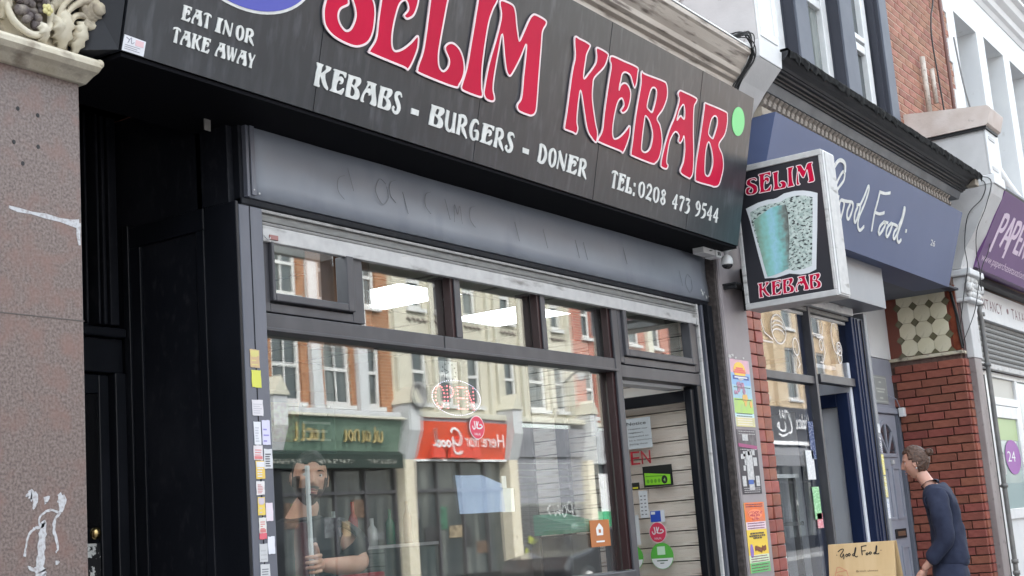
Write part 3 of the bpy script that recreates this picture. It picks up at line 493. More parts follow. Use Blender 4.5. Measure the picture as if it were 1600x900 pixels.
mb.ball((2.513,3.20,3.0), .006); mb.build('flower', mat('flower_yellowed', (.62,.56,.27), .7), cap)
mb = MB()
for k in range(9):
    a = radians(205+ -k*22-10); mb.tube([(2.352,3.245,2.995),(2.352+.035*cos(a),3.222,3.0+.042*sin(a)),(2.352+.06*cos(a),3.24,3.0+.066*sin(a))], [.006,.013,.010], 7)
mb.build('shell', m_stonec, cap)

# ================================================================== kebab shop front
kb = thing('kebab_shopfront', 'black framed kebab shop front with large window, roller shutter box and open doorway', 'shop front', (5.4, 3.45, 0))
YF, YG = 3.42, 3.47
MB().box(3.478, 3.598, 3.40, 3.47, 0, 2.60).build('corner_post', m_post, kb, .004)
MB().box(3.53, 3.534, 3.3985, 3.40, 0, 2.60).build('post_seam', m_blackmatt, kb)
MB().box(3.462, 3.476, 3.40, 3.575, 0, 2.61).build('side_board', m_black, kb, .003)
mb = MB().box(3.470, 3.50, 3.575, 4.10, 0, 3.07); mb.build('side_panel', m_blackmatt, kb)
mb = MB()
mb.box(3.456, 3.47, 3.56, 3.98, 2.53, 2.61); mb.box(3.456, 3.47, 3.90, 3.955, 0, 2.53); mb.box(3.456, 3.47, 3.562, 3.60, 0, 2.53); mb.build('panel_moulding', m_black, kb, .003)
mb = MB().box(3.448, 3.4695, 3.955, 3.985, 0, 2.62); mb.build('panel_moulding', m_black, kb, .003)
# shutter housing: dented steel front, returns, corner trims, screws
N = 40; vs = []; fs = []
for i in range(N+1):
    for j, z in enumerate((2.632, 2.70, 2.78, 2.86, 2.932)):
        x = 3.535+(7.37-3.535)*i/N; dy = .006*sin(i*.9+j*1.3)*sin(j*pi/4)+.003*noise.noise(Vector((x*2, z*6, 0)))
        vs.append((x, 3.40+dy, z))
for i in range(N):
    for j in range(4): fs.append((i*5+j, (i+1)*5+j, (i+1)*5+j+1, i*5+j+1))
n = len(vs); vs += [(3.535,3.6,2.632),(7.37,3.6,2.632),(7.37,3.6,2.932),(3.535,3.6,2.932)]
fs += [tuple(i*5 for i in range(N+1))[::-1]+(n, n+1), tuple(i*5+4 for i in range(N+1))+(n+2, n+3), (n, n+3, 4, 3, 2, 1, 0), tuple(N*5+j for j in range(5))+(n+2, n+1)]
hb = MB(); hb.add(vs, fs, 0, False); o = hb.build('shutter_box', m_box, kb); 
for p in o.data.polygons: p.use_smooth = len(p.vertices) == 4
def scratches(mb, f, items, w=.003, d=.001):
    for i, s_ in enumerate(items): mb.ribbon([(x, z, w*k) for (x, z), k in zip(cr(s_, 5, False), [.4+.6*sin(pi*q/(5*(len(s_)-1))) for q in range(5*(len(s_)-1)+1)])], f, w, 0, d+i*.0001)
FB = fr((0, 3.3935, 0), (1,0,0), (0,0,1)); mb = MB(); random.seed(5)
it = []
for x, z, s_ in ((4.05,2.76,'c'),(4.10,2.80,'l'),(4.30,2.78,'o'),(4.38,2.80,'c'),(4.45,2.76,'l'),(4.62,2.79,'c'),(4.75,2.78,'l'),(4.83,2.77,'m'),(4.95,2.78,'c'),(5.3,2.76,'l'),(5.55,2.76,'l'),(5.85,2.75,'l'),(5.93,2.75,'l'),(6.35,2.78,'l'),(7.0,2.73,'l'),(7.1,2.71,'o')):
    if s_ == 'c': it.append([(x+.02,z+.05),(x-.02,z+.03),(x-.025,z-.02),(x+.01,z-.05)])
    elif s_ == 'o': it.append([(x+.03,z+.04),(x-.01,z+.055),(x-.04,z),(x,z-.05),(x+.04,z-.02),(x+.035,z+.03)])
    elif s_ == 'm': it.append([(x-.03,z-.04),(x-.02,z+.04),(x,z),(x+.02,z+.04),(x+.03,z-.04)])
    else: it.append([(x-.01,z+.045),(x+.005,z),(x+.02,z-.045)])
m_scr = mat('scratch_grey', (.16,.17,.195), .6)
for s_ in it: mb = MB(); scratches(mb, FB, [s_], .0035); mb.build('scratch_mark', m_scr, kb)
MB().box(3.520, 3.5345, 3.392, 3.60, 2.632, 2.935).build('trim_strip', m_post, kb, .002)
MB().box(3.5375, 3.56, 3.386, 3.394, 2.64, 2.93).build('trim_strip', m_post, kb, .002)
MB().box(3.50, 3.5195, 3.41, 3.57, 2.615, 2.925).build('box_return', m_blackmatt, kb, .002)
MB().box(3.47, 3.4995, 3.44, 3.60, 2.612, 2.92).build('box_return', m_blackmatt, kb, .002)
for x, z in ((3.548,2.905),(3.548,2.66),(7.33,2.89),(7.34,2.66),(7.30,2.80),(3.575,2.65)): MB().ball((x,3.388,z), (.005,.003,.005), 0, 8, 5).build('screw', m_alu, kb)
mb = MB()
for x, z, w in ((7.26,2.69,.012),(7.275,2.67,.016),(7.30,2.68,.008),(7.32,2.652,.014),(7.315,2.66,.01)): mb.prism([[(x+w*.5*cos(t)*random.uniform(.5,1.2), z+w*cos(t*1.0+1.57)*random.uniform(.5,1)) for t in [q*pi/5 for q in range(10)]]], FB, 0, .001)
mb.build('chipped_paint', m_white, kb)
MB().box(3.5, 7.36, 3.405, 3.50, 2.606, 2.630).build('shutter_lintel', m_blackmatt, kb, .003)
mb = MB()                                             # rolled-down bottom of the shutter: two curved slats and the bottom bar
mb.sweepx([(3.46,2.603),(3.414,2.603),(3.408,2.598),(3.412,2.592),(3.46,2.592)], 3.60, 7.19); mb.build('shutter_slat', m_alu, kb)
mb = MB().sweepx([(3.46,2.590),(3.424,2.590),(3.415,2.578),(3.412,2.560),(3.418,2.556),(3.46,2.556)], 3.60, 7.19); mb.build('shutter_slat', m_slat, kb)
MB().sweepx([(3.45,2.553),(3.408,2.553),(3.402,2.549),(3.408,2.544),(3.45,2.544)], 3.60, 7.19).build('rail_lip', m_alu, kb)
MB().box(3.60, 7.19, 3.402, 3.43, 2.480, 2.540).build('bottom_rail', m_alu, kb, .003)
MB().box(3.63, 3.675, 3.397, 3.404, 2.489, 2.507).build('lock_catch', mat('pink_brown_plastic', (.30,.13,.12), .5), kb, .001)
mb = MB(); mb.tube(cr([(3.598,3.396,2.50),(3.61,3.392,2.486),(3.625,3.394,2.488),(3.632,3.398,2.496)],4,False), .0025, 5); mb.build('latch_wire', m_alu, kb)
MB().box(7.165, 7.192, 3.396, 3.412, 2.475, 2.515).build('rail_end_bracket', m_alu, kb, .002)
for x0, x1, y0, y1, mt in ((7.195,7.215,3.405,3.46,m_alu),(7.218,7.245,3.43,3.50,m_black),(7.248,7.268,3.40,3.47,m_post),(7.271,7.30,3.425,3.5,m_black),(7.303,7.362,3.385,3.5,m_blackmatt)):
    MB().box(x0, x1, y0, y1, 0, 2.604).build('guide_rail', mt, kb, .003)
# window frame
MB().box(3.602, 6.20, YF, YF+.08, 2.15, 2.218).build('transom', m_frame, kb, .003)
MB().box(3.602, 6.20, YF-.012, YF-.002, 2.150, 2.163).build('transom_bead', m_frame, kb, .002)
MB().box(4.70, 4.706, YF-.002, YF+.01, 2.165, 2.218).build('joint_line', m_ink, kb)
for x0, x1 in ((4.802, 4.845), (5.505, 5.545)):
    MB().box(x0, x1, YF, YF+.008, 2.219, 2.485).build('mullion', m_frame, kb, .002)
    MB().box(x0-.02, x1-.004, YF+.0085, YF+.049, 2.219, 2.485).build('mullion_shaded_side', m_dred, kb, .002)  # side face in a darker colour than the front: its shade is painted in
    MB().box(x0-.01, x1+.01, YG+.012, YG+.09, 2.219, 2.50).build('mullion_inner', m_dred, kb, .003)
MB().box(6.188, 6.245, YF-.004, YF+.01, 1.10, 2.485).build('mullion', m_frame, kb, .003)
MB().box(6.165, 6.24, YF+.0105, YF+.049, 1.145, 2.485).build('mullion_shaded_side', m_dred, kb, .002)  # shade of the left face put into its dark red colour
MB().box(6.18, 6.25, YG+.03, YG+.10, 0, 2.50).build('mullion_inner', m_frame, kb, .003)
MB().box(6.135, 6.178, YG+.012, YG+.05, 1.14, 2.15).build('inner_post', m_dred, kb, .003)
cs = MB()                                             # opening light at the left, thick frame
for b_ in ((3.604,3.64,2.222,2.484),(4.105,4.175,2.222,2.484),(3.64,4.105,2.222,2.256)): cs.box(b_[0], b_[1], YF-.002, YF+.055, b_[2], b_[3])
o = cs.build('opening_light', m_frame, kb, .003)
cs = MB()
for b_ in ((3.64,3.655,2.262,2.484),(4.06,4.103,2.262,2.484),(3.655,4.06,2.262,2.292)): cs.box(b_[0], b_[1], YF-.020, YF+.04, b_[2], b_[3])
cs.build('sash', m_frame, o, .004)
cs = MB()
for b_ in ((6.25,6.29,2.20,2.484),(7.13,7.19,2.20,2.484),(6.29,7.13,2.195,2.235)): cs.box(b_[0], b_[1], YF-.002, YF+.055, b_[2], b_[3])
o = cs.build('opening_light', m_frame, kb, .003)
cs = MB()
for b_ in ((6.292,6.325,2.238,2.484),(7.07,7.127,2.238,2.484),(6.325,7.07,2.238,2.275)): cs.box(b_[0], b_[1], YF-.018, YF+.04, b_[2], b_[3])
cs.build('sash', m_frame, o, .004)
MB().box(6.25, 7.19, YF, YF+.08, 2.125, 2.19).build('door_head', m_frame, kb, .003)
MB().box(7.13, 7.193, YF, YF+.09, 0, 2.124).build('door_jamb', m_black, kb, .003)
MB().box(3.602, 6.186, YF-.02, YF+.10, 1.08, 1.142).build('sill', m_frame, kb, .005)
MB().box(3.602, 6.186, YF+.01, YF+.08, 0, 1.078).build('stall_riser', m_black, kb, .003)
for x0, x1, z0, z1 in ((3.60,6.188,1.142,2.15),(3.655,4.062,2.292,2.50),(4.176,4.802,2.218,2.50),(4.845,5.505,2.218,2.50),(5.545,6.188,2.218,2.50),(6.325,7.07,2.275,2.50)):
    mb = MB().box(x0, x1, YG, YG+.006, z0, z1); mb.m = [1, 1, 0, 1, 1, 1]; mb.build('pane', [g_main, g_back], kb)
# door leaf, open inwards against the boarded wall
dl = MB()
for b_ in ((3.44,3.482,0,2.10),(4.30,4.37,0,2.10),(3.482,4.30,2.035,2.10),(3.482,4.30,0,.25)): dl.box(7.08, 7.125, b_[0], b_[1], b_[2], b_[3])
o = dl.build('door', m_black, kb, .003)
MB().box(7.099, 7.105, 3.482, 4.30, .25, 2.035).build('pane', [g_leaf], o)
MB().box(6.25, 7.12, 3.51, 3.60, 2.11, 2.135).build('door_head_lining', m_wht, kb)

# ------------------------------------------------------------------ side entrance left of the shop
se = thing('side_entrance', 'recessed black panelled side door between the granite pilaster and the kebab shop', 'door', (3.1, 4.0, 0))
MB().box(2.66, 3.45, 4.06, 4.12, 2.22, 3.05).build('fanlight_panel', m_black, se)
mb = MB()
for x0, x1 in ((3.255,3.275),(3.29,3.30),(3.345,3.355),(3.37,3.385),(3.40,3.44)): mb.box(x0, x1, 4.0, 4.058, 2.24, 3.05)
mb.build('vertical_moulding', m_blackmatt, se, .004)
MB().box(2.70, 3.45, 3.975, 4.055, 2.19, 2.225).build('transom', m_black, se, .006)
MB().box(2.70, 3.45, 4.0, 4.055, 2.06, 2.188).build('door_head', m_black, se, .004)
MB().box(3.40, 3.45, 3.985, 4.06, 0, 2.058).build('door_frame', m_black, se, .004)
mb = MB().box(2.72, 3.396, 4.03, 4.07, 0, 2.057); d_ = mb.build('door', m_black, se, .003)
mb = MB()
for x0, x1, z0, z1 in ((3.345,3.39,0,2.05),(2.75,3.345,1.98,2.05),(2.75,3.345,1.02,1.14)): mb.box(x0, x1, 4.012, 4.03, z0, z1)
mb.build('door_stile', m_black, d_, .004)
mb = MB().box(3.0, 3.343, 4.018, 4.024, 1.5, 1.978); mb.build('pane', mat('black_glass', (.004,.004,.005), .04, spec=1.0), d_)
MB().ball((3.303,3.995,1.475), (.022,.018,.022), 0, 14, 10).build('knob', mat('brass', (.55,.40,.18), .25, metal=1), d_)
mb = MB().box(3.27, 3.335, 4.01, 4.018, 1.15, 1.44); mb.build('frosted_panel', mat('scratched_panel', (.02,.02,.022), .3, c2=(.6,.6,.58), sc=45, thr=(.54,.58)), d_)
MB().box(1.7, 3.46, 4.1, 4.3, 0, 3.6).build('back_wall', m_black, se)
MB().box(1.9, 3.465, 3.47, 4.1, 3.05, 3.09).build('recess_ceiling', m_soff, se)
brk = MB().box(3.362, 3.392, 3.437, 3.441, 2.86, 3.02); tag(brk.build('metal_strap', mat('galvanised_strap', (.16,.15,.14), .5)), 'short flat grey metal strap hanging under the left end of the fascia sign', 'strap')

# ------------------------------------------------------------------ wall over the shops on this side
wl = thing('terrace_wall', 'brick wall of the terrace above the kebab shop cornice', 'wall', (4.5, 3.8, 0))
MB().box(1.0, 7.41, 3.62, 4.2, 3.05, 8.5).build('wall', brickmat('terrace_brick', (.19,.06,.045), (.24,.08,.05), (.3,.24,.2)), wl)

# ------------------------------------------------------------------ cctv camera, junction box, projecting sign and its arm
cc = thing('cctv_camera', 'small white dome security camera hanging under the right end of the fascia sign', 'camera', (7.35, 3.25, 2.9))
o = MB().tube([(7.345,3.25,2.922),(7.345,3.25,2.914),(7.345,3.25,2.905),(7.345,3.25,2.885)], [.034,.034,.014,.012], 16).build('mount', m_lgrey, cc)
mb = MB(); mb.tube([(7.345,3.25,2.888),(7.345,3.25,2.880),(7.345,3.25,2.862),(7.345,3.25,2.838),(7.345,3.25,2.828)], [.010,.024,.034,.036,.034], 20); mb.build('housing', m_upvc, cc)
mb = MB(); mb.ball((7.345,3.25,2.828), (.032,.032,.026), 0, 20, 12); mb.build('lens_dome', mat('camera_black', (.01,.01,.012), .08, spec=.8), cc)
jb = thing('junction_box', 'pale grey cable junction box under the fascia sign beside the dome camera', 'box', (7.2, 3.3, 2.88))
MB().box(7.06, 7.215, 3.26, 3.33, 2.868, 2.914).build('case', m_lgrey, jb, .003)
MB().box(7.218, 7.29, 3.255, 3.33, 2.862, 2.905).build('case', m_upvc, jb, .003)
for x in (7.24, 7.262): MB().box(x, x+.009, 3.252, 3.256, 2.873, 2.894).build('socket', m_ink, jb)
MB().tube([(7.14,3.259,2.888),(7.17,3.258,2.892)], .003, 6).build('latch', m_ink, jb)

ps = thing('projecting_sign', 'black lightbox reading SELIM KEBAB with a doner picture, projecting from the wall', 'sign', (7.59, 2.95, 2.56))
MB().box(7.512, 7.668, 2.665, 3.215, 2.585, 3.425).build('case', m_lgrey, ps, .002)
FX = fr((7.49, 0, 0), (0,-1,0), (0,0,1))
mb = MB()
for a_ in ((2.655,3.225,3.40,3.436),(2.655,3.225,2.566,2.602),(2.655,2.674,2.602,3.40),(3.20,3.225,2.602,3.40)): mb.box(7.488, 7.69, *a_)
mb.build('aluminium_frame', m_alu, ps, .004)
MB().box(7.506, 7.674, 2.646, 2.6545, 2.572, 3.43).build('end_panel', m_upvc, ps, .003)
MB().box(7.515, 7.665, 2.64, 2.6455, 2.58, 3.42).build('end_panel_rib', m_alu, ps, .002)
MB().box(7.497, 7.503, 2.674, 3.20, 2.602, 3.40).build('face', mat('sign_face_black', (.022,.022,.028), .35), ps)
F2 = fr((7.497, 0, 0), (0,-1,0), (0,0,1))
out = [(-y, z) for y, z in GFD['out']]; inn = [(-y, z) for y, z in GFD['inn']]
MB().prism([out], F2, 0, .002).build('picture_border', mat('print_white', (.66,.68,.70), .4), ps)
MB().prism([inn], F2, .002, .003).build('picture', mat('meat_print', (.30,.38,.35), .5, c2=(.55,.62,.58), sc=50, thr=(.35,.6), c3=(.035,.045,.045), sc3=42, st3=(1,1,1.7), thr3=(.545,.585)), ps)
lf = [p for p in inn if p[0] < -2.90]
lf = [(-2.898,3.165)] + [(-2.905,3.15)] ; 
lb = [(-3.118,3.09),(-3.07,3.118),(-3.0,3.148),(-2.955,3.153),(-2.905,3.148),(-2.898,3.10),(-2.905,2.95),(-2.928,2.80),(-2.932,2.772),(-2.97,2.757),(-3.03,2.745),(-3.068,2.742),(-3.085,2.83),(-3.10,2.95)]
MB().prism([lb], F2, .003, .004).build('picture_cone', cone_print('doner_print'), ps)
for s_, (yl, zl), (yr, zr), h in (('SELIM', (3.148,3.246), (2.712,3.243), .117), ('KEBAB', (3.134,2.622), (2.746,2.617), .088)):
    gap = .05; tot = sum(widths(c) for c in s_)+gap*(len(s_)-1); k = (yl-yr)/(tot*h); u = -yl
    for c in s_:
        conts = [[(u+x*h*k, zl+.003+y*h*(1.0)) for x, y in cr(q, 4)] for q in GLY[c]]
        o = MB().prism(conts, F2, 0, .003).build('letter', m_red, ps)
        e = MB()
        for q in conts: e.ribbon(q, F2, .0048, .003, .004, 0, True)
        e.build('outline', m_pink, o); u += (widths(c)+gap)*h*k
MB().box(7.56, 7.60, 3.2255, 3.33, 3.30, 3.34).build('wall_arm', m_dark, ps)
arm = thing('sign_bracket', 'dark flat steel bracket on the mauve pilaster beside the projecting sign', 'bracket', (7.56, 3.3, 2.69))
mb = MB().box(7.42, 7.74, 3.24, 3.329, 2.722, 2.734); mb.box(7.50, 7.72, 3.236, 3.243, 2.69, 2.715); mb.box(7.43, 7.45, 3.25, 3.329, 2.70, 2.721); mb.build('plate', m_dark, arm, .002)
MB().box(7.70, 7.735, 3.22, 3.328, 2.60, 2.86).build('channel', m_cable, arm, .002)

# ================================================================== clay tile pier (stack bonded) between the shops
tp = thing('tiled_pier', 'narrow pier faced with stacked red clay tiles beside the poster pilaster', 'pier', (7.95, 3.6, 0))
MB().box(7.742, 8.16, 3.425, 3.9, 0, 2.85).build('core', m_mort, tp)
def bump_box(w, d, h, r=.003):
    b = bmesh.new(); bmesh.ops.create_cube(b, size=1); bmesh.ops.scale(b, vec=(w, d, h), verts=b.verts)
    bmesh.ops.bevel(b, geom=b.edges[:], offset=r, segments=1, affect='EDGES'); m = MB(); b.verts.index_update()
    m.v = [tuple(v.co) for v in b.verts]; m.f = [tuple(v.index for v in f.verts) for f in b.faces]; m.m = [0]*len(m.f); m.sm = [False]*len(m.f); b.free(); return m
tl = piece('tile', bump_box(.118, .03, .072, .004), m_tileb); random.seed(11)
for r_ in range(15, 36):
    for c_ in range(3):
        put('tile', tl, (7.80+c_*.124+random.uniform(-.003,.003)+(r_ % 2)*.004, 3.412+random.uniform(-.003,.004), .04+r_*.0785), tp, (random.uniform(-.03,.05), random.uniform(-.015,.015), random.uniform(-.03,.03)))
for r_ in range(0, 15):
    for c_ in range(3): put('tile', tl, (7.80+c_*.124, 3.412, .04+r_*.0785), tp)

# ================================================================== Good Food sign, box and cornice
B2, T2 = Vector((0,3.2,3.178)), Vector((0,3.0,3.80)); AY2 = (T2-B2).normalized(); S2 = (B2, AX, AY2, AX.cross(AY2)); H2 = (T2-B2).length
def s2(u, v, d=0): p = B2+AX*u+AY2*v+S2[3]*d; return (p.x, p.y, p.z)
gs = thing('shop_sign', 'canted slate blue fascia sign with white handwritten Good Food lettering', 'shop sign', (9.8, 3.2, 3.18))
mb = MB(); a, b, c, d = s2(7.745,0), s2(11.82,0), s2(11.82,H2), s2(7.745,H2)
mb.add([a,b,c,d,(7.745,3.5,a[2]+.01),(11.82,3.5,a[2]+.01),(11.82,3.5,c[2]),(7.745,3.5,c[2])], [(0,1,2,3),(0,4,5,1),(1,5,6,2),(3,2,6,7),(0,3,7,4)]); mb.build('board', m_gfblue, gs)
for i, s_ in enumerate(GFD['gfs']):
    MB().ribbon(cr([tuple(p) for p in s_], 6, False), S2, .022, 0, .003+i*.0003).build('script_stroke', m_white, gs)
# hidden start of the script behind the projecting sign
MB().ribbon(cr([(9.02,.50),(8.98,.56),(8.86,.55),(8.76,.40),(8.74,.22),(8.84,.14),(8.94,.22),(8.98,.33),(8.97,.15),(8.90,.0+.03),(8.80,.05)],6,False), S2, .026, 0, .0075).build('script_stroke', m_white, gs)
mb = MB(); text(mb, '26', S2, 11.12, .275, .12, .05, .002); mb.build('house_number', m_white, gs)
sf = thing('sign_soffit', 'dark blue grey soffit and grey shutter box under the Good Food sign', 'shutter box', (9.5, 3.5, 2.85))
MB().box(7.745, 10.36, 3.30, 3.62, 2.862, 3.188).build('shutter_box', m_gfgrey, sf, .003)
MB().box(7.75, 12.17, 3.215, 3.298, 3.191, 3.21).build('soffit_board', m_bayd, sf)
MB().box(10.365, 12.17, 3.30, 3.88, 3.20, 3.22).build('soffit_board', m_bay, sf)
MB().box(8.2, 10.05, 3.46, 3.50, 2.80, 2.86).build('rolled_slat', m_alu, sf, .003)
MB().box(8.2, 10.05, 3.50, 3.53, 2.765, 2.795).build('rolled_slat', m_slat, sf, .003)
MB().box(8.2, 10.05, 3.53, 3.56, 2.74, 2.763).build('rolled_slat', m_alu, sf, .003)

c2_ = thing('dentil_cornice', 'black moulded cornice with a row of curled stone dentils above the Good Food sign', 'cornice', (9.9, 3.1, 3.8))
MB().sweepx([(3.5,3.797),(3.10,3.797),(3.085,3.803),(3.085,3.856),(3.5,3.856)], 7.742, 11.80).build('stone_strip', m_strip, c2_, .002)
MB().box(7.742, 11.82, 3.16, 3.5, 3.857, 3.97).build('backing', m_ink, c2_)
dn = MB(); pr = [(.05,-.04),(.0,-.043),(-.028,-.03),(-.03,-.01),(-.012,.004),(-.010,.02),(-.03,.036),(-.025,.043),(.05,.043)]
dn.sweepx([(y*1.25, z*1.2) for y, z in pr], -.0215, .0215); dme = piece('dentil', dn, m_dent)
for k in range(54): put('dentil', dme, (7.78+k*.0752, 3.11, 3.913), c2_, None, (1, 1, 1))
MB().sweepx([(3.5,3.971),(3.075,3.971),(3.05,4.025),(3.045,4.03),(3.5,4.03)], 7.742, 12.05).build('frieze', m_frieze, c2_, .002)
MB().sweepx([(3.5,4.031),(3.035,4.031),(3.03,4.042),(3.015,4.044),(3.012,4.054),(2.99,4.056),(2.985,4.068),(2.965,4.071),(2.958,4.08),(3.5,4.08)], 7.742, 12.08).build('moulding', m_dark, c2_)
MB().sweepx([(3.5,4.081),(2.95,4.081),(2.938,4.095),(2.91,4.112),(2.885,4.13),(2.875,4.15),(2.872,4.165),(3.5,4.175)], 7.742, 12.10).build('gutter_moulding', m_dark, c2_)
vs = []; fs = []; random.seed(9); N = 90           # torn roofing felt dressed over the top edge
for i in range(N+1):
    x = 7.742+(12.1-7.742)*i/N; j = random.uniform(0,.022) if i % 3 else random.uniform(0,.045)
    for (y, z) in ((3.5,4.182),(2.875,4.176+j*.25),(2.862-j*.2,4.170-j*.6),(2.868,4.135-j)): vs.append((x, y, z))
for i in range(N):
    for k in range(3): fs.append((i*4+k,(i+1)*4+k,(i+1)*4+k+1,i*4+k+1))
n = len(vs); vs += [(x, y+.004, z-.004) for x, y, z in vs]; fs += [tuple(n+q for q in f[::-1]) for f in fs]
MB().add(vs, fs).build('roofing_felt', m_felt, c2_)
MB().box(12.0, 12.11, 2.90, 3.0, 4.06, 4.12).build('exposed_end', m_strip, c2_, .006)

# ================================================================== Good Food shop front
gf = thing('food_shopfront', 'navy blue shop front of the Good Food shop with plate window and open door', 'shop front', (9.2, 3.55, 0))
YS = 3.50
MB().box(8.16, 9.22, YS, YS+.07, 2.245, 2.30).build('transom', m_frame, gf, .003)
MB().box(9.32, 10.03, YS, YS+.07, 2.265, 2.325).build('transom', m_frame, gf, .003)
MB().box(9.195, 9.235, YS-.01, YS+.05, 0, 2.80).build('mullion', m_frame, gf, .003)
MB().box(9.238, 9.31, YS+.03, YS+.12, 0, 2.80).build('mullion_inner', m_navy, gf, .003)
MB().box(9.05, 9.19, YS+.045, YS+.12, 0, 2.80).build('mullion_inner', m_navy, gf, .003)
MB().box(10.04, 10.30, YS-.02, YS+.30, 0, 2.80).build('door_post', m_navy, gf, .004)
MB().box(10.305, 10.37, YS-.03, YS+.36, 0, 2.85).build('edge_post', m_gfgrey, gf, .004)
for x in (10.09, 10.15, 10.24): MB().box(x, x+.012, YS-.028, YS-.02, 0, 2.79).build('post_bead', m_ink if x > 10.2 else m_navy, gf)
MB().box(8.16, 9.19, YS-.01, YS+.08, .45, .50).build('sill', m_navy, gf, .003)
MB().box(8.16, 9.19, YS, YS+.07, 0, .449).build('stall_riser', m_navy, gf, .003)
for x0, x1, z0, z1 in ((8.16,9.19,.5,2.245),(8.16,9.19,2.30,2.80),(9.235,10.04,2.325,2.80)):
    mb = MB().box(x0, x1, YS+.035, YS+.041, z0, z1); mb.m = [1,1,0,1,1,1]; mb.build('pane', [g_gf if x0 < 9 else glass('fanlight_glass', .12, (.95,.95,.95), .001), g_back], gf)
dl = MB()
for b_ in ((3.53,3.62,0,2.22),(4.28,4.36,0,2.22),(3.62,4.28,2.12,2.22),(3.62,4.28,0,.3)): dl.box(9.90, 9.95, *b_)
o = dl.build('door', m_navy, gf, .003)
MB().box(9.92, 9.925, 3.62, 4.28, .3, 2.12).build('pane', [g_back], o)
MB().box(10.0, 10.03, 3.81, 4.6, 0, 2.45).build('lobby_board', m_leaf, gf, .003)
MB().box(9.985, 10.03, 3.53, 3.80, 0, 2.45).build('lobby_board', m_leaf, gf, .003)
MB().box(9.24, 10.03, 3.62, 4.6, 2.40, 2.43).build('lobby_ceiling', m_leaf, gf)
# line drawings printed on the panes
FG = fr((0, YS+.034, 0), (1,0,0), (0,0,1)); m_line = mat('window_print_white', (.80,.74,.70), .5)
def ell(cx, cz, a_, b_, t0=0, t1=2*pi, rot=0, n=26): return [(cx+a_*cos(t)*cos(rot)-b_*sin(t)*sin(rot), cz+a_*cos(t)*sin(rot)+b_*sin(t)*cos(rot)) for t in [t0+(t1-t0)*i/n for i in range(n+1)]]
for items in ([ell(8.72,2.60,.125,.10), ell(8.72,2.63,.09,.03,0,pi), ell(8.72,2.60,.10,.03,0,pi), ell(8.71,2.57,.10,.03,0,pi)],
              [[(8.42,2.70),(8.38,2.60),(8.34,2.52),(8.45,2.50),(8.60,2.50)], [(8.42,2.70),(8.44,2.62),(8.47,2.56),(8.60,2.52)]],
              [ell(9.0,2.50,.055,.06), [(9.0,2.44),(9.04,2.38),(9.0,2.35)]],
              [ell(9.80,2.62,.075,.115,.6,5.6,.1), ell(9.86,2.545,.05,.05,0,2*pi), ell(9.85,2.50,.045,.065,2.6,6.8), ell(9.86,2.55,.03,.02,0,2*pi)],
              [[(9.40,2.74),(9.52,2.76),(9.56,2.68),(9.53,2.62),(9.42,2.62)], [(9.42,2.60),(9.54,2.60),(9.55,2.50),(9.50,2.42),(9.44,2.42)], ell(9.49,2.55,.03,.04)]):
    mb = MB()
    for i, l_ in enumerate(items): mb.ribbon([tuple(p) for p in l_], FG, .010, 0, .001+i*.0002)
    mb.build('window_drawing', m_line, gf)
gi = thing('shop_interior', 'dim room behind the Good Food window with pale walls', 'room', (9.2, 5, 0))
for nm, b_, mt in (('back_wall',(8.1,12.1,5.6,5.7,0,3.0),m_int),('side_wall',(8.1,8.2,3.6,5.6,0,3.0),m_int),('ceiling',(8.1,12.1,4.65,5.7,2.81,2.9),m_int),('ceiling',(8.1,9.23,3.56,4.649,2.81,2.9),m_int),('floor',(8.1,12.1,3.56,5.7,.002,.01),m_floor)): MB().box(*b_).build(nm, mt, gi)
sh = thing('display_shelf', 'black framed display shelf standing inside the Good Food window', 'shelf', (8.7, 3.75, 0))
for x in (8.35, 8.62, 8.90): MB().box(x, x+.035, 3.62, 3.66, 0, 1.62).build('post', m_ink, sh)
for z in (1.28, 1.60): MB().box(8.33, 8.95, 3.60, 3.95, z, z+.025).build('shelf_board', m_upvc if z > 1.5 else m_ink, sh)
tag(MB().tube([(8.70,3.75,1.63),(8.70,3.75,1.66),(8.70,3.75,1.74),(8.70,3.75,1.88),(8.70,3.75,1.90)], [.06,.085,.075,.045,.048], 18).build('glass_jar', mat('pale_green_glass', (.45,.58,.55), .15, spec=.8)), 'pale green flask standing on the shelf in the Good Food window', 'jar')
pb = thing('leaning_board', 'white board leaning in the bottom of the Good Food window', 'board', (8.45, 3.6, .5))
MB().box(8.22, 8.52, 3.57, 3.585, .5, 1.18).build('panel', m_upvc, pb); MB().box(8.36, 8.37, 3.566, 3.57, 1.08, 1.13).build('clip', m_ink, pb)
for x, z, w, h, col_, lb in ((9.10,1.85,.09,.26,(.015,.045,.16),'narrow blue printed sticker on the Good Food window edge'),(9.02,1.68,.14,.20,(.7,.7,.72),'white paper on the Good Food window below the blue sticker'),
                         (9.06,1.42,.12,.22,(.25,.55,.25),'green and white hours sticker on the Good Food window'),(9.08,1.30,.10,.10,(.75,.22,.25),'pink sticker at the foot of the green window sticker')):
    t_ = thing('window_sticker', lb, 'sticker', (x, 3.53, z)); MB().box(x-w/2, x+w/2, YS+.031, YS+.034, z-h/2, z+h/2).build('paper', mat('sticker_col', col_, .5, c2=tuple(min(.85, q+.3) for q in col_), sc=40, stretch=(1,1,3), thr=(.5,.56)), t_)

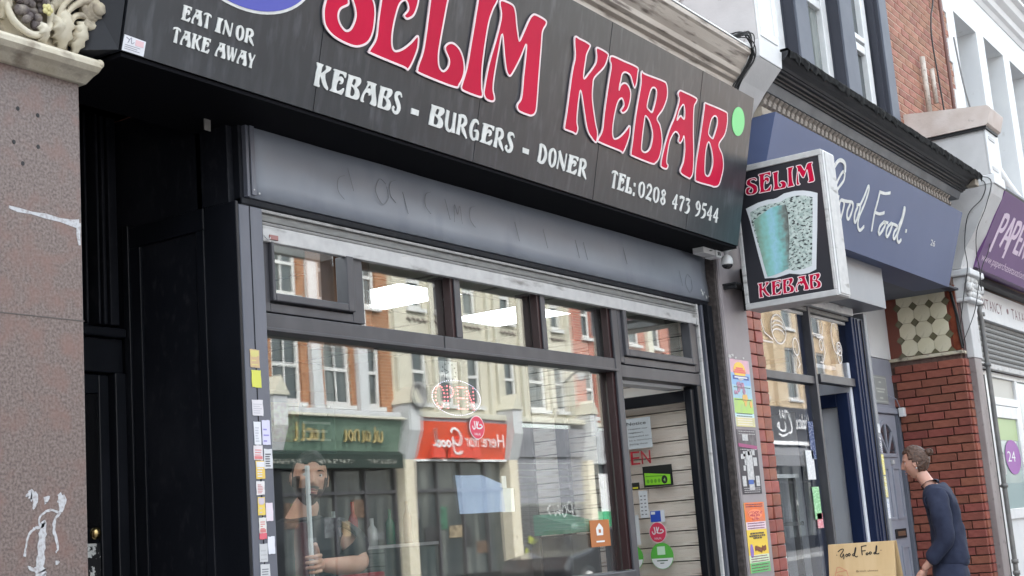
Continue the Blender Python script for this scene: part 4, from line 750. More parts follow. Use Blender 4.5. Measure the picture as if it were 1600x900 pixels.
# ================================================================== pier with cream tiles and bricks, face at x = 12.2
bp = thing('brick_pier', 'red brick pier wall behind the woman, topped by a panel of cream octagonal tiles', 'pier', (12.3, 3.6, 0))
MB().box(12.212, 12.55, 3.285, 4.2, 0, 3.6).build('core', m_mort, bp)
bl = piece('brick', bump_box(.225, .0, .0), m_brk) if 0 else None
def brick_set(parent, name, m_, L_=.2175, H_=.0645, D_=.04):
    full = piece('brick', bump_box(D_, L_, H_, .003), m_); half = piece('brick', bump_box(D_, .104, H_, .003), m_); qtr = piece('brick', bump_box(D_, .155, H_, .003), m_); return full, half, qtr
full, half, qtr = brick_set(bp, 'brick', m_brk); random.seed(21)
for r_ in range(35):
    z = .037+r_*.0742; y = 3.262
    seq = ['h','f','f','h'] if r_ % 3 == 0 else (['f','f','q'] if r_ % 3 == 1 else ['q','f','f'])
    for q in seq:
        L_ = {'f': .2175, 'h': .104, 'q': .155}[q]; me_ = {'f': full, 'h': half, 'q': qtr}[q]
        put('brick', me_, (12.196+random.uniform(-.003,.003), y+L_/2, z), bp, (0, 0, random.uniform(-.006,.006))); y += L_+.0105
    put('brick', bp_ if False else half, (12.272, 3.268, z), bp, (0, 0, pi/2))
MB().box(12.170, 12.30, 3.25, 3.92, 2.635, 2.665).build('stone_ledge', m_stone, bp, .006)
MB().box(12.192, 12.21, 3.255, 3.9, 2.668, 3.25).build('tile_bed', mat('brown_red_glaze', (.16,.035,.018), .3, spec=.6), bp)
MB().box(12.183, 12.1915, 3.255, 3.325, 2.668, 3.25).build('border_tile', mat('glazed_red_brown', (.22,.06,.03), .25, spec=.6, c2=(.12,.025,.015), sc=8), bp, .002)
TS = .148; o8 = []
c_ = TS*.27
oc = [(-TS/2+c_,-TS/2),(TS/2-c_,-TS/2),(TS/2,-TS/2+c_),(TS/2,TS/2-c_),(TS/2-c_,TS/2),(-TS/2+c_,TS/2),(-TS/2,TS/2-c_),(-TS/2,-TS/2+c_)]
def offs(p, k): return [(a_*k, b_*k) for a_, b_ in p]
mb = MB(); F0 = (Vector((0,0,0)), Vector((0,-1,0)), Vector((0,0,1)), Vector((-1,0,0)))
mb.prism([offs(oc, .985)], F0, 0, .008); mb.prism([offs(oc, .93)], F0, .007, .0095); oct_ = piece('cream_tile', mb, m_tile)
mb = MB(); q_ = c_*1.0; mb.prism([[(-q_*.93,0),(0,-q_*.93),(q_*.93,0),(0,q_*.93)]], F0, 0, .0085); dia = piece('dark_tile', mb, m_tiled)
for r_ in range(4):
    for k in range(3): put('cream_tile', oct_, (12.189, 3.415+TS*k+TS*.02, 2.735+TS*r_+.01), bp)
for r_ in range(5):
    for k in range(4):
        put('dark_tile', dia, (12.1895, 3.415-TS/2+TS*k+.003, 2.745-TS/2+TS*r_+.0), bp)
# flat door beside the pier
fd = thing('panelled_door', 'grey front door with a fanlight window and letterbox between the navy post and brick pier', 'door', (11.85, 3.9, 0))
MB().box(11.2, 12.19, 3.90, 3.96, 2.66, 3.25).build('overdoor_panel', m_wht, fd)
MB().box(11.30, 12.19, 3.91, 3.98, 2.20, 2.655).build('transom_panel', m_gdoor, fd)
MB().box(11.30, 12.19, 3.88, 3.93, 2.165, 2.215).build('transom_rail', m_gdoor, fd, .006)
MB().box(12.13, 12.188, 3.88, 3.96, 0, 2.164).build('door_frame', m_bay, fd, .004)
MB().box(11.30, 11.45, 3.88, 3.96, 0, 2.164).build('door_frame', m_bay, fd, .004)
dr = MB().box(11.455, 12.125, 3.91, 3.95, 0, 2.16).build('door', m_gdoor, fd, .003)
FD = fr((0, 3.91, 0), (1,0,0), (0,0,1)); cx, cz = 11.80, 1.80
mb = MB(); arch = [(cx+.24*cos(t*pi/16), cz+.29*sin(t*pi/16)) for t in range(17)]
mb.prism([arch], FD, 0, .001); mb.build('fanlight', mat('fanlight_dark', (.05,.05,.06), .1, spec=.8), dr)
mb = MB(); mb.ribbon([(p[0], p[1]) for p in arch]+[(cx-.24,cz),(cx+.24,cz)], FD, .03, 0, .012)
for a_ in (.25, .5, .75): mb.ribbon([(cx, cz, .014), (cx+.235*cos(a_*pi), cz+.285*sin(a_*pi), .03)], FD, .02, 0, .010+a_*.002)
mb.build('fanlight_bar', m_gdoor, dr)
mb = MB()
for x0, x1, z0, z1 in ((11.53,11.76,1.25,1.70),(11.86,12.06,1.25,1.70),(11.53,11.76,.25,1.02),(11.86,12.06,.25,1.02)): mb.prism([[(x0,z0),(x1,z0),(x1,z1),(x0,z1)],[(x0+.02,z0+.02),(x1-.02,z0+.02),(x1-.02,z1-.02),(x0+.02,z1-.02)]], FD, 0, .012)
mb.build('panel_moulding', m_gdoor, dr, .003)
lb_ = MB().box(11.74, 12.02, 3.898, 3.91, 1.085, 1.165).build('letterbox', m_ink, dr, .003)
MB().box(11.78, 11.98, 3.893, 3.898, 1.105, 1.145).build('flap', mat('bronze_plate', (.20,.12,.08), .4, metal=.3), lb_, .002)
MB().box(11.86, 11.90, 3.885, 3.91, 1.72, 1.76).build('knocker', m_alu, dr, .004)
ns = thing('notice_plate', 'small grey plate with pale lines on the panel above the grey front door', 'notice', (11.8, 3.9, 2.25))
MB().box(11.62, 11.98, 3.900, 3.909, 2.25, 2.50).build('plate', mat('plate_grey_green', (.30,.31,.30), .5), ns, .002)
FN = fr((0, 3.90, 0), (1,0,0), (0,0,1)); mb = MB()
mb.ribbon([(11.64,2.27),(11.96,2.27),(11.96,2.48),(11.64,2.48),(11.64,2.27)], FN, .008, 0, .001)
for z_, w_ in ((2.44,.03),(2.38,.12),(2.355,.09),(2.30,.04)): mb.ribbon([(11.80-w_,z_),(11.80+w_,z_)], FN, .014, 0, .001)
mb.build('print_mark', mat('plate_print', (.5,.51,.47), .5), ns)
bell = thing('sensor_box', 'small white sensor box at the top corner of the grey front door frame', 'box', (12.15, 3.83, 2.15)); MB().box(12.12, 12.185, 3.82, 3.87, 2.14, 2.22).build('case', m_upvc, bell, .004); MB().tube([(12.15,3.86,2.22),(12.1,3.87,2.30),(11.9,3.875,2.32)], .005, 5).build('lead', m_gdoor, bell)
for i, (z0, z1, cA, cB, lb) in enumerate(((1.92,1.99,(.7,.7,.72),(.5,.5,.5),'small white label highest on the navy post by the grey door'),(1.76,1.90,(.15,.15,.2),(.75,.75,.75),'dark strip sticker on the navy post below the white label'),(1.60,1.755,(.75,.62,.15),(.85,.8,.5),'yellow sticker on the navy post beside the grey door'),(1.43,1.59,(.70,.60,.2),(.8,.8,.75),'faded yellow and white sticker on the navy post'),(1.27,1.42,(.7,.7,.72),(.4,.45,.6),'lowest white and blue sticker on the navy post'))):
    s_ = thing('post_sticker', lb, 'sticker', (10.33, 3.46, z0)); MB().box(10.31, 10.36, 3.4655, 3.469, z0, z1).build('paper', mat('post_sticker_mat', cA, .5, c2=cB, sc=60, stretch=(1,1,3), thr=(.5,.56)), s_)

# ================================================================== second pilaster, its capital and console
p2 = thing('pilaster', 'brown grey pilaster with a small white capital between the brick pier and the accountancy shop', 'pilaster', (12.6, 3.3, 0))
m_p2 = mat('pilaster_brown_pink', (.20,.165,.16), .55, c2=(.27,.23,.225), sc=5, stretch=(1,1,.4), c3=(.09,.07,.07), sc3=14, thr3=(.6,.75), bump=.1)
MB().box(12.34, 12.56, 3.20, 3.26, 0, 2.60).build('shaft', m_p2, p2, .006)
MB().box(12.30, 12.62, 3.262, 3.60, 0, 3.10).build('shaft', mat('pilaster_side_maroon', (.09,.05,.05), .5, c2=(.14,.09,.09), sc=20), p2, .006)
MB().box(12.33, 12.60, 3.195, 3.26, 2.602, 3.10).build('neck', m_lgrey, p2, .006)
for b_ in ((12.27,12.66,3.14,3.5,3.10,3.135),(12.30,12.63,3.17,3.5,3.136,3.33),(12.25,12.70,3.11,3.5,3.331,3.39)): MB().box(*b_).build('capital_block', m_wht, p2, .012)
mb = MB(); random.seed(4)
for k in range(16): mb.ball((12.31+.30*(k % 4)/3, 3.165+random.uniform(-.01,.01), 3.165+.045*(k//4)), (.035,.025,.03), 0, 8, 6)
mb.tube([(12.28,3.15,3.26),(12.28,3.15,3.19)], .03, 10); mb.tube([(12.66,3.15,3.26),(12.66,3.15,3.19)], .03, 10)
mb.build('capital_carving', mat('painted_carving', (.62,.61,.60), .6, c2=(.3,.28,.27), sc=30, thr=(.6,.7), bump=.4), p2)
c3 = thing('console_bracket', 'white painted console block with sloping coping at the right of the dentil cornice', 'console', (12.4, 3.0, 3.4))
yz('scroll', [(3.6,3.395),(3.195,3.395),(3.175,3.45),(3.12,3.58),(3.02,3.72),(2.93,3.88),(2.84,4.02),(2.81,4.10),(3.6,4.10)], 12.26, 12.62, m_lgrey, c3)
MB().box(12.255, 12.63, 2.795, 3.6, 4.102, 4.19).build('block', m_wht, c3, .006)
MB().box(12.262, 12.60, 2.83, 3.6, 4.192, 4.62).build('pedestal', m_lgrey, c3, .006)
MB().box(12.255, 12.62, 2.815, 2.829, 4.195, 4.62).build('front_moulding', m_wht, c3, .003)
for z in (4.24, 4.52): MB().box(12.33, 12.52, 2.809, 2.8145, z, z+.03).build('recess_line', m_lgrey, c3)
mb = MB().sweepx([(3.6,4.625),(2.80,4.625),(2.775,4.64),(2.735,4.775),(2.76,4.80),(3.6,4.90)], 12.21, 12.66); mb.build('coping', mat('pinkish_coping', (.52,.43,.38), .75, c2=(.62,.54,.5), sc=5, c3=(.2,.17,.15), sc3=9, thr3=(.68,.75), bump=.15), c3, .008)
MB().box(12.23, 12.64, 2.80, 3.6, 4.60, 4.624).build('drip_line', m_ink, c3)
cab2 = thing('cable', 'loose black cables looping down the white console onto the second pilaster', 'cable', (12.2, 3.0, 3.4))
for k, pts in enumerate(([(12.18,3.0,4.2),(12.24,2.88,4.12),(12.23,2.92,3.98),(12.20,3.05,3.85),(12.22,3.12,3.6),(12.25,3.13,3.4),(12.24,3.18,3.2),(12.2,3.24,2.9),(12.2,3.245,2.68)],
    [(12.12,3.0,4.16),(12.25,2.83,4.14),(12.24,2.90,3.9),(12.22,3.0,3.7),(12.30,3.05,3.5),(12.45,3.08,3.42),(12.5,3.1,3.2)],
    [(12.9,3.0,3.9),(12.75,3.05,3.6),(12.62,3.09,3.45),(12.50,3.12,3.25),(12.35,3.15,3.0),(12.22,3.24,2.75)],
    [(12.19,3.3,3.2),(12.18,3.27,3.0),(12.175,3.26,2.8),(12.18,3.25,2.68)], [(12.18,3.29,3.22),(12.17,3.25,2.95),(12.19,3.24,2.7)])):
    MB().tube(cr(pts, 6, False), .004 if k < 3 else .008, 6).build('wire', m_cable, cab2)
dp = thing('drainpipe', 'grey drainpipe with clips running down in front of the second pilaster', 'pipe', (13.0, 3.25, .5))
m_pipe = mat('pipe_grey_metal', (.13,.13,.13), .45, c2=(.2,.19,.18), sc=10)
MB().tube(cr([(12.78,3.20,3.9),(12.83,3.21,3.5),(12.90,3.24,3.22),(12.86,3.22,3.12),(12.80,3.22,3.06),(12.83,3.22,2.96),(12.83,3.22,2.6),(12.83,3.22,1.6),(12.83,3.22,.62)],5,False), .022, 10).build('pipe', m_pipe, dp)
for z in (3.12,3.02,2.55,1.45,.78,.68): MB().tube([(12.83 if z<3 else 12.86,3.22,z),(12.83 if z<3 else 12.86,3.22,z+.035)], .032, 12).build('collar', m_pipe, dp)
MB().box(12.66, 12.83, 3.23, 3.25, 2.555, 2.575).build('clip', m_ink, dp); MB().box(12.66, 12.83, 3.23, 3.25, 1.455, 1.475).build('clip', m_ink, dp)

# ================================================================== accountancy shop
B3, T3 = Vector((0,3.159,3.451)), Vector((0,2.798,4.09)); AY3 = (T3-B3).normalized(); S3 = (B3, AX, AY3, AX.cross(AY3)); H3 = (T3-B3).length
def s3(u, v, d=0): p = B3+AX*u+AY3*v+S3[3]*d; return (p.x, p.y, p.z)
m_pur = mat('purple_vinyl', (.12,.045,.16), .4, c2=(.145,.058,.19), sc=2)
pu = thing('shop_sign', 'canted purple fascia sign with pale tall PAPER lettering at the right edge', 'shop sign', (15, 3.1, 3.4))
a, b, c, d = s3(12.62,0), s3(18,0), s3(18,H3), s3(12.62,H3); mb = MB()
mb.add([a,b,c,d,(12.62,3.3,a[2]+.03),(18,3.3,a[2]+.03),(18,3.3,c[2]),(12.62,3.3,c[2])], [(0,1,2,3),(0,4,5,1),(3,2,6,7),(0,3,7,4),(1,5,6,2)]); mb.build('board', m_pur, pu)
MB().box(12.60, 12.618, 2.84, 3.25, 3.46, 4.05).build('end_strut', m_dark, pu) if 0 else None
mb = MB(); 
P3 = {'P': [[(.0,-.28,.17),(.02,.4,.17),(.05,.97,.17)],[(.05,.93,.12),(.30,.92,.15),(.36,.70,.17),(.26,.48,.14),(.06,.46,.10)]],
      'A': [[(.02,0,.15),(.14,.5,.16),(.26,.98,.16)],[(.26,.98,.16),(.36,.5,.16),(.44,0,.16)],[(.1,.33,.11),(.4,.33,.11)]],
      'p': [[(.02,-.5,.17),(.03,0,.17),(.04,.72,.17)],[(.05,.68,.12),(.28,.70,.14),(.34,.42,.17),(.24,.12,.14),(.06,.10,.10)]],
      'E': [[(.06,0,.17),(.06,.97,.17)],[(.06,.91,.12),(.36,.91,.12)],[(.06,.50,.11),(.32,.50,.11)],[(.06,.06,.12),(.38,.06,.12)]],
      'R': [[(.05,0,.17),(.05,.97,.17)],[(.05,.93,.12),(.30,.92,.15),(.36,.70,.17),(.26,.48,.14),(.06,.46,.10)],[(.2,.46,.14),(.4,0,.16)]]}
m_ppl = mat('pale_pink_vinyl', (.72,.58,.70), .5)
u = 12.86
for ch, wd in (('P',.40),('A',.44),('P',.42),('E',.40),('R',.44)):
    mb = MB()
    for i, st in enumerate(P3[ch]): mb.ribbon([(u+x*.48, .262+y*.30, w*.36) for x, y, w in (cr(st,4,False) if len(st) > 2 else st)], S3, 0, 0, .003+i*.0005)
    mb.build('letter', m_ppl, pu); u += wd*.56
mb = MB(); text(mb, 'www.paperchasetaxation.co.uk', S3, 12.70, .075, 1.95, .075, .002); mb.build('web_address', m_ppl, pu)
yz('upper_board', [(3.5,4.10),(2.86,4.10),(2.84,4.16),(2.90,4.24),(3.5,4.24)], 12.66, 18, m_dark, pu)
ac = thing('shop_sign', 'white lower fascia board with dark red ACCOUNTANCY and TAXATION lettering', 'sign', (15, 3.4, 3.1))
MB().box(12.66, 18, 3.40, 3.46, 3.095, 3.40).build('board', m_wht, ac, .003)
FA = fr((0, 3.40, 0), (1,0,0), (0,0,1)); m_mar = mat('maroon_vinyl', (.13,.03,.05), .5)
for s_, u0, w in (('ACCOUNTANCY', 13.02, 1.42), ('TAXATION', 14.80, 1.1)):
    k = len(s_)
    for i, ch in enumerate(s_): mb = MB(); text(mb, ch, FA, u0+i*w/k, 3.20, w/k*.78, .115, .002); mb.build('letter', m_mar, ac)
MB().prism([[(14.64+.035*cos(t*pi/8), 3.26+.03*sin(t*pi/8)) for t in range(16)]], FA, 0, .002).build('bullet', m_mar, ac)
MB().box(12.66, 18, 3.30, 3.40, 3.42, 3.46).build('soffit', m_dark, ac)
ash = thing('roller_shutter', 'half lowered grey roller shutter below the white accountancy board', 'shutter', (15, 3.45, 2.65))
sl_ = MB().sweepx([(.03,-.028),(-.006,-.028),(-.014,-.008),(-.006,.016),(.004,.024),(.03,.024)], 0, 5.3); sme = piece('slat', sl_, m_slat)
for k in range(8): put('slat', sme, (12.68, 3.45, 2.70+.0535*k), ash)
MB().box(12.68, 17.9, 3.43, 3.48, 2.615, 2.668).build('bottom_rail', m_alu, ash, .004)
MB().box(12.62, 12.70, 3.42, 3.50, 0, 2.614).build('guide_rail', m_mauve, ash, .004)
af = thing('office_shopfront', 'white framed shop front and door of the accountancy office', 'shop front', (14, 3.5, 0))
for b_ in ((12.70,18,3.50,3.56,2.56,2.61),(13.72,13.80,3.49,3.56,0,2.56),(12.70,12.75,3.50,3.56,0,2.56),(12.75,13.72,3.50,3.56,1.16,1.22),(14.94,15.04,3.50,3.56,0,2.56),(15.04,18,3.50,3.56,.4,.48)): MB().box(*b_).build('frame', m_upvc, af, .004)
MB().box(13.69, 13.718, 3.485, 3.5, 0, 2.56).build('rubber_seal', m_ink, af)
for b_ in ((13.80,14.94,3.50,3.56,2.28,2.36),): MB().box(*b_).build('frame', m_upvc, af, .004)
d2 = MB()
for b_ in ((13.83,13.95,0,2.27),(14.80,14.92,0,2.27),(13.95,14.80,2.15,2.27),(13.95,14.80,0,.25),(13.95,14.80,1.15,1.25)): d2.box(b_[0], b_[1], 3.49, 3.55, b_[2], b_[3])
d2 = d2.build('door', m_upvc, af, .004)
MB().box(13.87, 13.91, 3.45, 3.489, 1.58, 1.80).build('handle', m_alu, d2, .004)
g_frost = mat('frosted_film', (.50,.55,.54), .35, c2=(.58,.62,.6), sc=2)
MB().box(13.95, 14.80, 3.515, 3.52, .25, 1.15).build('pane', m_wht, d2)
MB().box(13.95, 14.80, 3.515, 3.52, 1.25, 2.15).build('pane', [mat('office_glass', (.33,.42,.40), .12, spec=.8, c2=(.42,.5,.47), sc=1.4)], d2)
MB().box(13.96, 14.79, 3.510, 3.5145, 1.93, 2.145).build('green_glow_patch', mat('green_glow_patch', (.38,.50,.24), .4), d2)  # green glow in the glass, painted as a flat coloured sheet
MB().box(13.96, 14.79, 3.510, 3.5145, 1.255, 1.50).build('grey_film', mat('grey_film', (.24,.33,.33), .4), d2)
MB().box(12.76, 13.71, 3.525, 3.53, 1.22, 2.56).build('pane', mat('pale_reflective_glass', (.30,.34,.33), .1, spec=.9, c2=(.55,.58,.58), sc=2, stretch=(3,3,.4), thr=(.4,.6)), af)
MB().box(12.76, 13.71, 3.525, 3.53, 0, 1.16).build('pane', m_wht, af)
MB().box(13.81, 14.93, 3.525, 3.53, 2.36, 2.56).build('pane', mat('beige_panel', (.46,.45,.41), .4), af)
MB().box(15.05, 18, 3.525, 3.53, .48, 2.56).build('pane', mat('office_window', (.30,.36,.35), .1, spec=.9), af)
FR = fr((0, 3.51, 0), (1,0,0), (0,0,1)); rs = thing('round_sticker', 'purple round sticker with white 24 on the accountancy door glass', 'sticker', (14.5, 3.51, 1.8))
MB().prism([[(14.48+.30*cos(t*pi/20), 1.76+.175*sin(t*pi/20)) for t in range(40)]], FR, 0, .002).build('disc', mat('purple_sticker', (.30,.08,.36), .45), rs)
mb = MB(); text(mb, '24', FR, 14.26, 1.715, .30, .11, .003); mb.build('lettering', m_upvc, rs)

# ================================================================== upper storeys on the right
bay = thing('slate_bay_house', 'upper storey with slate grey window piers and white framed windows above the dentil cornice', 'building', (10, 3.6, 4.1))
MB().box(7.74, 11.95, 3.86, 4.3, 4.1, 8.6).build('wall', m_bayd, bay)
MB().box(7.742, 11.93, 3.40, 3.86, 4.10, 4.205).build('sill_course', m_bay, bay)
for x0, x1 in ((8.42,8.60),(9.58,9.85),(10.62,10.93),(11.72,11.93)):
    MB().box(x0, x1, 3.452, 3.86, 4.205, 8.5).build('pier', m_bay, bay, .004)
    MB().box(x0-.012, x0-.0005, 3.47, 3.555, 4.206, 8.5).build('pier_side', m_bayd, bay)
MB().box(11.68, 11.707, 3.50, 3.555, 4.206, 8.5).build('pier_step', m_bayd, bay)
MB().box(8.43, 11.9, 3.40, 3.86, 8.5, 8.6).build('lintel', m_bay, bay)
for i, (x0, x1, zt) in enumerate(((8.61,9.56,5.55),(9.86,10.60,5.42),(10.94,11.65,5.30))):
    w = MB(); w.box(x1-.13, x1-.012, 3.56, 3.64, 4.206, 7.9); w.box(x0, x0+.07, 3.56, 3.64, 4.206, 7.9); w.box(x0+.07, x1-.13, 3.57, 3.64, zt, zt+.075); w.box(x0+.07, x1-.13, 3.56, 3.62, zt+.10, zt+.15)
    o = w.build('window', m_upvc, bay, .006)
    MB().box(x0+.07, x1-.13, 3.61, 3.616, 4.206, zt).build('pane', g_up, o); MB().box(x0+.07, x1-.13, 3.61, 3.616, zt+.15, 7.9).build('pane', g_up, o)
    if i == 1:
        s_ = MB(); A_, B_ = Vector((9.92, 3.55, 6.3)), Vector((0, -.42, -.72)).normalized()
        e1 = A_+B_*.95
        for u0, u1, t0_, t1_ in ((9.92,10.55,.87,.95),(9.92,9.99,0,.87),(10.48,10.55,0,.87)):
            p_ = [A_+B_*t0_, A_+B_*t1_]; nn = Vector((0,-.72,.42)).normalized()*.045
            vs = [(x, p.y+q.y, p.z+q.z) for q in (Vector((0,0,0)), nn) for p in p_ for x in (u0, u1)]
            s_.add(vs, [(0,1,3,2),(4,6,7,5),(0,4,5,1),(2,3,7,6),(0,2,6,4),(1,5,7,3)])
        s_.build('open_sash', m_upvc, o, .004)
# brick wall strip between the bay and the white house, built of single bricks
ub = thing('brick_house', 'red brick upper wall with pale joints between the slate bay and the white house', 'building', (13, 3.6, 4.1))
XB1, ZB0, ZB1 = 14.12, 4.62, 6.42
MB().box(11.945, 14.35, 3.512, 4.3, 4.1, 8.6).build('wall', m_mort2, ub)
fb = piece('brick', bump_box(.213, .03, .0635, .003), m_brk2); hb_ = piece('brick', bump_box(.1035, .03, .0635, .003), m_brk2); random.seed(8)
nr = int((ZB1-ZB0)/.075)
for r_ in range(nr):
    z = ZB0+.037+r_*.075; x = 11.96 + (0 if r_ % 2 else .0); first = True
    while x < XB1:
        hf = first and r_ % 2; L_ = .1035 if hf else .213
        put('brick', hb_ if hf else fb, (x+L_/2, 3.522+random.uniform(-.002,.002), z), ub); x += L_+.0115; first = False
mb = MB()                                           # the rest of the wall, out of frame, as joined courses
for z0, z1 in ((4.12, 4.62), (6.42, 8.5)):
    r_ = 0; z = z0+.037
    while z < z1:
        x = 11.96-.11*(r_ % 2)+.0
        while x < XB1: mb.box(max(x, 11.95), min(x+.213, 14.3), 3.506, 3.52, z-.032, z+.032); x += .2245
        z += .075; r_ += 1
o = mb.build('brick_courses', m_brk2, ub); o['kind'] = 'stuff'
FU = fr((0, 3.485, 0), (1,0,0), (0,0,1))
for p_, r_, m_, lb in (([(12.93,3.46,5.62),(12.93,3.46,5.04)], .026, m_corn, 'longer cut pale pipe stub on the red brick upper wall'), ([(13.22,3.46,5.57),(13.22,3.46,5.22)], .022, m_corn, 'shorter cut pale pipe stub on the red brick upper wall')):
    o = MB().tube(p_, r_, 10).build('pipe_stub', m_); tag(o, lb, 'pipe', 'cut pipes on the brick wall')
dpp = thing('wall_pipe', 'thin brown vertical pipe running down the upper brick wall', 'pipe', (13.85, 3.46, 4.7))
MB().tube([(13.87,3.46,8.0),(13.87,3.46,5.5),(13.85,3.46,4.66)], .017, 8).build('pipe', mat('brown_pipe', (.13,.06,.05), .5), dpp)
MB().tube(cr([(13.72,3.475,8.0),(13.70,3.47,6.6),(13.50,3.47,6.2),(13.42,3.47,5.9),(13.50,3.47,5.3),(13.56,3.47,4.66)],6,False), .008, 6).build('loose_cable', m_cable, dpp)
for nm, x0, x1, y0, z0, z1 in (('rear_light_block', 1.0, 7.40, 4.21, 2.76, 8.4), ('rear_light_block', 7.42, 14.2, 4.31, 3.06, 8.5), ('rear_light_block', 12.72, 21, 4.12, 0, 7.9), ('rear_light_block', -20, 3.38, 4.32, 0, 8.4)):  # unseen masses added to stop sunlight leaking through the hollow fronts
    bk = thing(nm, {1.0: 'unseen body of the kebab shop building, added behind its front wall to block light', 7.42: 'unseen body of the Good Food building, added behind its front wall to block light', 12.72: 'unseen body of the white house, added behind its front wall to block light', -20: 'unseen body of the building left of the kebab shop, added to block light'}[x0], 'building', (x0, 9, z0)); MB().box(x0, x1, y0, 12, z0, z1).build('wall', m_mort, bk)
# white house
wh = thing('white_house', 'white painted house with deep set windows and moulded cornice at the top right', 'building', (17, 3.7, 4.1))
def pierced(mbx, x0, x1, z0, z1, y0, y1, ops):
    xs = sorted({x0, x1, *[q for o_ in ops for q in o_[:2]]}); zs = sorted({z0, z1, *[q for o_ in ops for q in o_[2:4]]})
    for j in range(len(zs)-1):
        run = None
        for i in range(len(xs)-1):
            cx_, cz_ = (xs[i]+xs[i+1])/2, (zs[j]+zs[j+1])/2
            hole = any(a_ < cx_ < b_ and c__ < cz_ < d__ for a_, b_, c__, d__ in ops)
            if not hole and run is None: run = xs[i]
            if (hole or i == len(xs)-2) and run is not None:
                mbx.box(run, xs[i] if hole else xs[i+1], y0, y1, zs[j], zs[j+1]); run = None
    return mbx
ops = [(14.55,15.45,4.6,6.58),(15.78,16.66,4.6,6.62),(16.98,17.86,4.6,6.64),(18.2,19.1,4.6,6.64)]
pierced(MB(), 14.24, 21, 4.15, 7.0, 3.50, 4.1, ops).build('wall', m_wht, wh)
MB().box(14.24, 21, 4.12, 4.3, 4.1, 9.5).build('wall', m_bayd, wh) if 0 else None
for k in range(9): 
    if k % 2: MB().box(14.145, 14.24, 3.495, 3.6, 4.5+k*.28, 4.5+k*.28+.26).build('quoin', m_wht, wh, .004)
for x0, x1, z0, z1 in ops:
    o = pierced(MB(), x0, x1, z0, z1, 3.90, 3.97, [(x0+.07,x1-.07,z0+.08,5.55),(x0+.07,x1-.07,5.62,z1-.07)]).build('window', m_upvc, wh, .004)
    MB().box(x0+.07, x1-.07, 3.93, 3.935, z0+.08, 5.55).build('pane', mat('hazy_glass', (.16,.18,.19), .08, spec=1, c2=(.35,.38,.4), sc=1.5, stretch=(2,2,.3)), o); MB().box(x0+.07, x1-.07, 3.94, 3.945, 5.62, z1-.07).build('pane', g_up, o)
    MB().box(x0-.03, x1+.03, 3.46, 3.90, z0-.08, z0-.001).build('window_sill', m_wht, wh, .006)
yz('cornice', [(4.1,7.0),(3.49,7.0),(3.46,7.05),(3.42,7.07),(3.40,7.13),(3.33,7.17),(3.30,7.24),(3.24,7.26),(3.24,7.30),(4.1,7.32)], 14.2, 21, m_wht, wh)
mb = MB(); FW = fr((0,3.45,0),(1,0,0),(0,0,1)); mb.prism([[(15.3,7.32),(19.2,7.32),(17.25,9.4)],[(16.3,7.42),(18.2,7.42),(17.25,8.5)]], FW, -.4, .05); mb.build('pediment', m_lgrey, wh)
mb = MB(); mb.box(14.24, 21, 3.75, 4.1, 7.32, 10.5); mb.build('brick_gable', brickmat('gable_brick', (.33,.12,.08), (.40,.16,.10), (.5,.4,.33)), wh)
cab3 = thing('cable', 'thin dark cable sagging across the white house windows', 'cable', (15, 3.4, 4.6))
MB().tube(cr([(14.3,3.47,6.2),(14.35,3.44,5.6),(14.6,3.40,5.1),(15.3,3.38,4.75),(16.5,3.38,4.45)],6,False), .010, 6).build('wire', mat('grey_cable', (.2,.2,.2), .6), cab3)
MB().box(14.62,14.72,3.38,3.47,4.72,4.82).build('insulator', m_lgrey, cab3, .01)
swag = MB().tube(cr([(13.6,3.2,4.75),(14.2,3.15,4.45),(15.0,3.12,4.28),(16.5,3.12,4.26),(18,3.12,4.26)],6,False), .09, 10); tag(swag.build('lead_roof_edge', m_wht), 'white curved roof edge above the purple sign', 'roof edge')

# ================================================================== inside the kebab shop
ki = thing('kebab_interior', 'kebab shop room seen through the glass, with tiled ceiling and light panels', 'room', (5.5, 6, 0))
MB().box(3.51, 7.4, 3.63, 8.2, .002, .012).build('floor', m_floor, ki)
MB().box(3.501, 3.54, 3.63, 8.2, 0, 2.592).build('side_wall', m_int, ki)
MB().box(3.51, 7.4, 8.2, 8.3, 0, 2.7).build('back_wall', m_int, ki)
MB().box(7.215, 7.4, 3.63, 8.2, 0, 2.7).build('side_wall', m_int, ki)
tme = piece('ceiling_tile', MB().box(-.264,.264,-.264,.264,0,.02), m_ceil)
pme = piece('light_panel', MB().box(-.258,.258,-.258,.258,-.004,.016), m_led)
LEDS = ((0,0),(0,1),(0,2),(3,1),(5,1))  # panels of the first column are unseen extras, added to light the man
for i in range(7):
    for j in range(9):
        X, Y = 3.80+.54*i, 3.71+.54*j
        if X > 7.1 or Y > 8.1: continue
        put('light_panel' if (i, j) in LEDS else 'ceiling_tile', pme if (i, j) in LEDS else tme, (X, Y, 2.60), ki)
mb = MB()
for i in range(1, 8): mb.box(3.523+.54*i, 3.537+.54*i, 3.49, 8.2, 2.594, 2.61)
for j in range(1, 9): mb.box(3.51, 7.2, 3.433+.54*j, 3.447+.54*j, 2.593, 2.609)
mb.build('ceiling_grid', m_tbar, ki); MB().box(3.51, 7.36, 3.49, 8.2, 2.621, 2.70).build('ceiling_void', m_tbar, ki)
